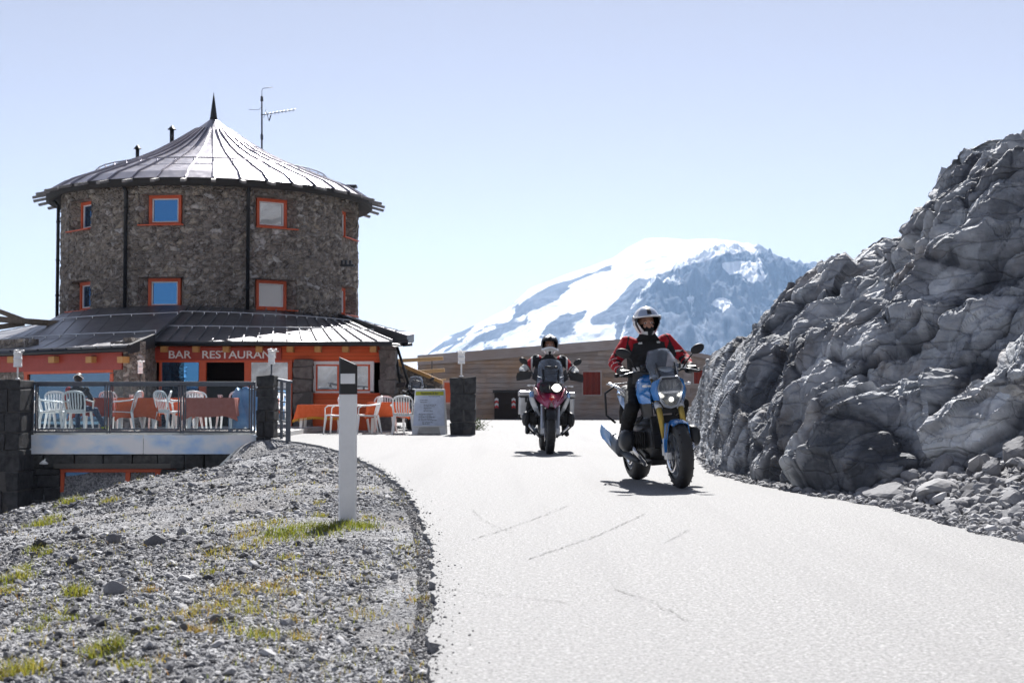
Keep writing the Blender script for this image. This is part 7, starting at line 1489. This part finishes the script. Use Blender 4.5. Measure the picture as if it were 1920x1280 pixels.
# --- blue roadster and its rider
yaw, lean = D(10), D(-4); fw = Vector((math.sin(yaw), -math.cos(yaw), 0)); g1 = G(1278, 915); loc1 = g1 - fw * .75; rot1 = (0, lean, yaw)
roadster('bright blue motorcycle with gold forks and a clear windscreen leaning into the bend', loc1, rot1)
P1 = dict(hip=(0, .24, .90), chest=(0, .08, 1.245), neck=(0, .05, 1.415), head=(0, .04, 1.512), shL=(-.195, .07, 1.35), shR=(.195, .07, 1.35), elL=(-.35, .02, 1.165), elR=(.35, .02, 1.165), wrL=(-.335, -.165, 1.085), wrR=(.335, -.165, 1.085), grL=(-.325, -.262, 1.062), grR=(.325, -.262, 1.062),
    hpL=(-.10, .24, .86), hpR=(.10, .24, .86), knL=(-.245, -.13, .74), knR=(.245, -.13, .74), anL=(-.255, .23, .42), anR=(.255, .23, .42), toL=(-.275, .06, .355), toR=(.275, .06, .355))
rd1 = thing('person', 'rider in red and black jacket and white helmet on the blue motorcycle', 'rider', loc1, rot1)
def pick1(c, n):
    x, y, z = c
    if n == 'torso':
        if abs(x) > .105 and z > 1.35 - .25 * (abs(x) - .105): return 1
        if abs(x) > .07 and abs(x) < .11 and 1.33 < z < 1.35: return 7
        if z < .93: return 2
        if .96 < z < 1.10 and .04 < abs(x) < .15 and y < .15: return 6
        return 0
    if n == 'shoulder': return 1
    if n == 'upperarm': return 0 if (abs(x) < .215 + (1.35 - z) * .35 or y < -.02 + (z - 1.25) * .1 and abs(x) < .27) else (7 if 1.235 < z < 1.25 else 1)
    if n in ('elbow', 'forearm', 'cuff'):
        k = math.sin(y * 60 + z * 70); return 7 if k > .93 and abs(x) > .33 else (1 if (abs(x) > .345 or k > .35) else 0)
    if n in ('hand', 'gauntlet'): return 3
    if n in ('thigh', 'knee', 'shin'): return 2
    if n == 'boot': return 4
    return 5 if n == 'head' and z > 1.475 else 0
rider_body('body', P1, rd1, pick1, ['jacket', 'jacketred', 'trousers', 'glove', 'boot', 'skin', 'jacketgrey', 'jacketwhite'], 1.05)
hp_ = helmet(rd1, (0, .03, 1.545), 'road'); face_parts(rd1, P1['head'])
m = MB(); m.loft([ring((0, .03, z), rx, ry, 20) for z, rx, ry in ((1.36, .12, .10), (1.40, .09, .09), (1.43, .072, .098), (1.465, .068, .112), (1.482, .06, .10))]); m.build('scarf', 'trousers', rd1)
# --- red touring motorcycle and its rider
g2 = G(1028, 851); rot2 = (0, D(1.5), D(1.5)); loc2 = g2 + Vector((0, .77, 0))
tourer('crimson touring motorcycle with aluminium panniers and one lit headlamp', loc2, rot2)
P2 = dict(hip=(0, .24, .97), chest=(0, .10, 1.29), neck=(0, .05, 1.455), head=(0, .01, 1.60), shL=(-.20, .07, 1.40), shR=(.20, .07, 1.40), elL=(-.40, -.02, 1.225), elR=(.40, -.02, 1.225), wrL=(-.385, -.135, 1.17), wrR=(.385, -.135, 1.17), grL=(-.36, -.222, 1.148), grR=(.36, -.222, 1.148),
    hpL=(-.10, .24, .93), hpR=(.10, .24, .93), knL=(-.25, -.12, .80), knR=(.25, -.12, .80), anL=(-.285, .20, .37), anR=(.275, .20, .35), toL=(-.305, .02, .295), toR=(.295, .02, .275))
rd2 = thing('person', 'rider in black and white jacket and peaked helmet on the crimson motorcycle', 'rider', loc2, rot2)
def pick2(c, n):
    x, y, z = c
    if n == 'torso': return 1 if (abs(x) > .12 and z > 1.41) else 0
    if n == 'shoulder': return 7 if z > 1.43 else (1 if abs(x) > .2 and z > 1.39 else 0)
    if n == 'upperarm': return 7 if .255 < abs(x) < .28 else (1 if .28 < abs(x) < .33 else 0)
    if n == 'elbow': return 1 if z > 1.30 and abs(x) < .35 else (7 if z > 1.235 else 0)
    if n in ('forearm', 'cuff'): return 7 if z > 1.215 else 0
    if n in ('hand', 'gauntlet'): return 3
    if n in ('thigh', 'knee', 'shin'): return 2
    if n == 'boot': return 4
    return 5 if n == 'head' and z > 1.54 else 0
rider_body('body', P2, rd2, pick2, ['jacket', 'jacketred', 'trousers', 'glove', 'boot', 'skin', 'jacketgrey', 'jacketwhite'], 1.1, .0095)
helmet(rd2, (0, .01, 1.63), 'offroad', 1.05); face_parts(rd2, P2['head'])
# --- parked motorcycle behind the menu board
tourer('parked black motorcycle with a clear windscreen behind the menu board', Vector(((770 - 960) / F * 37.5, 37.6, 0)), (0, D(5), D(8)), 'gloss', 'black', False, False)
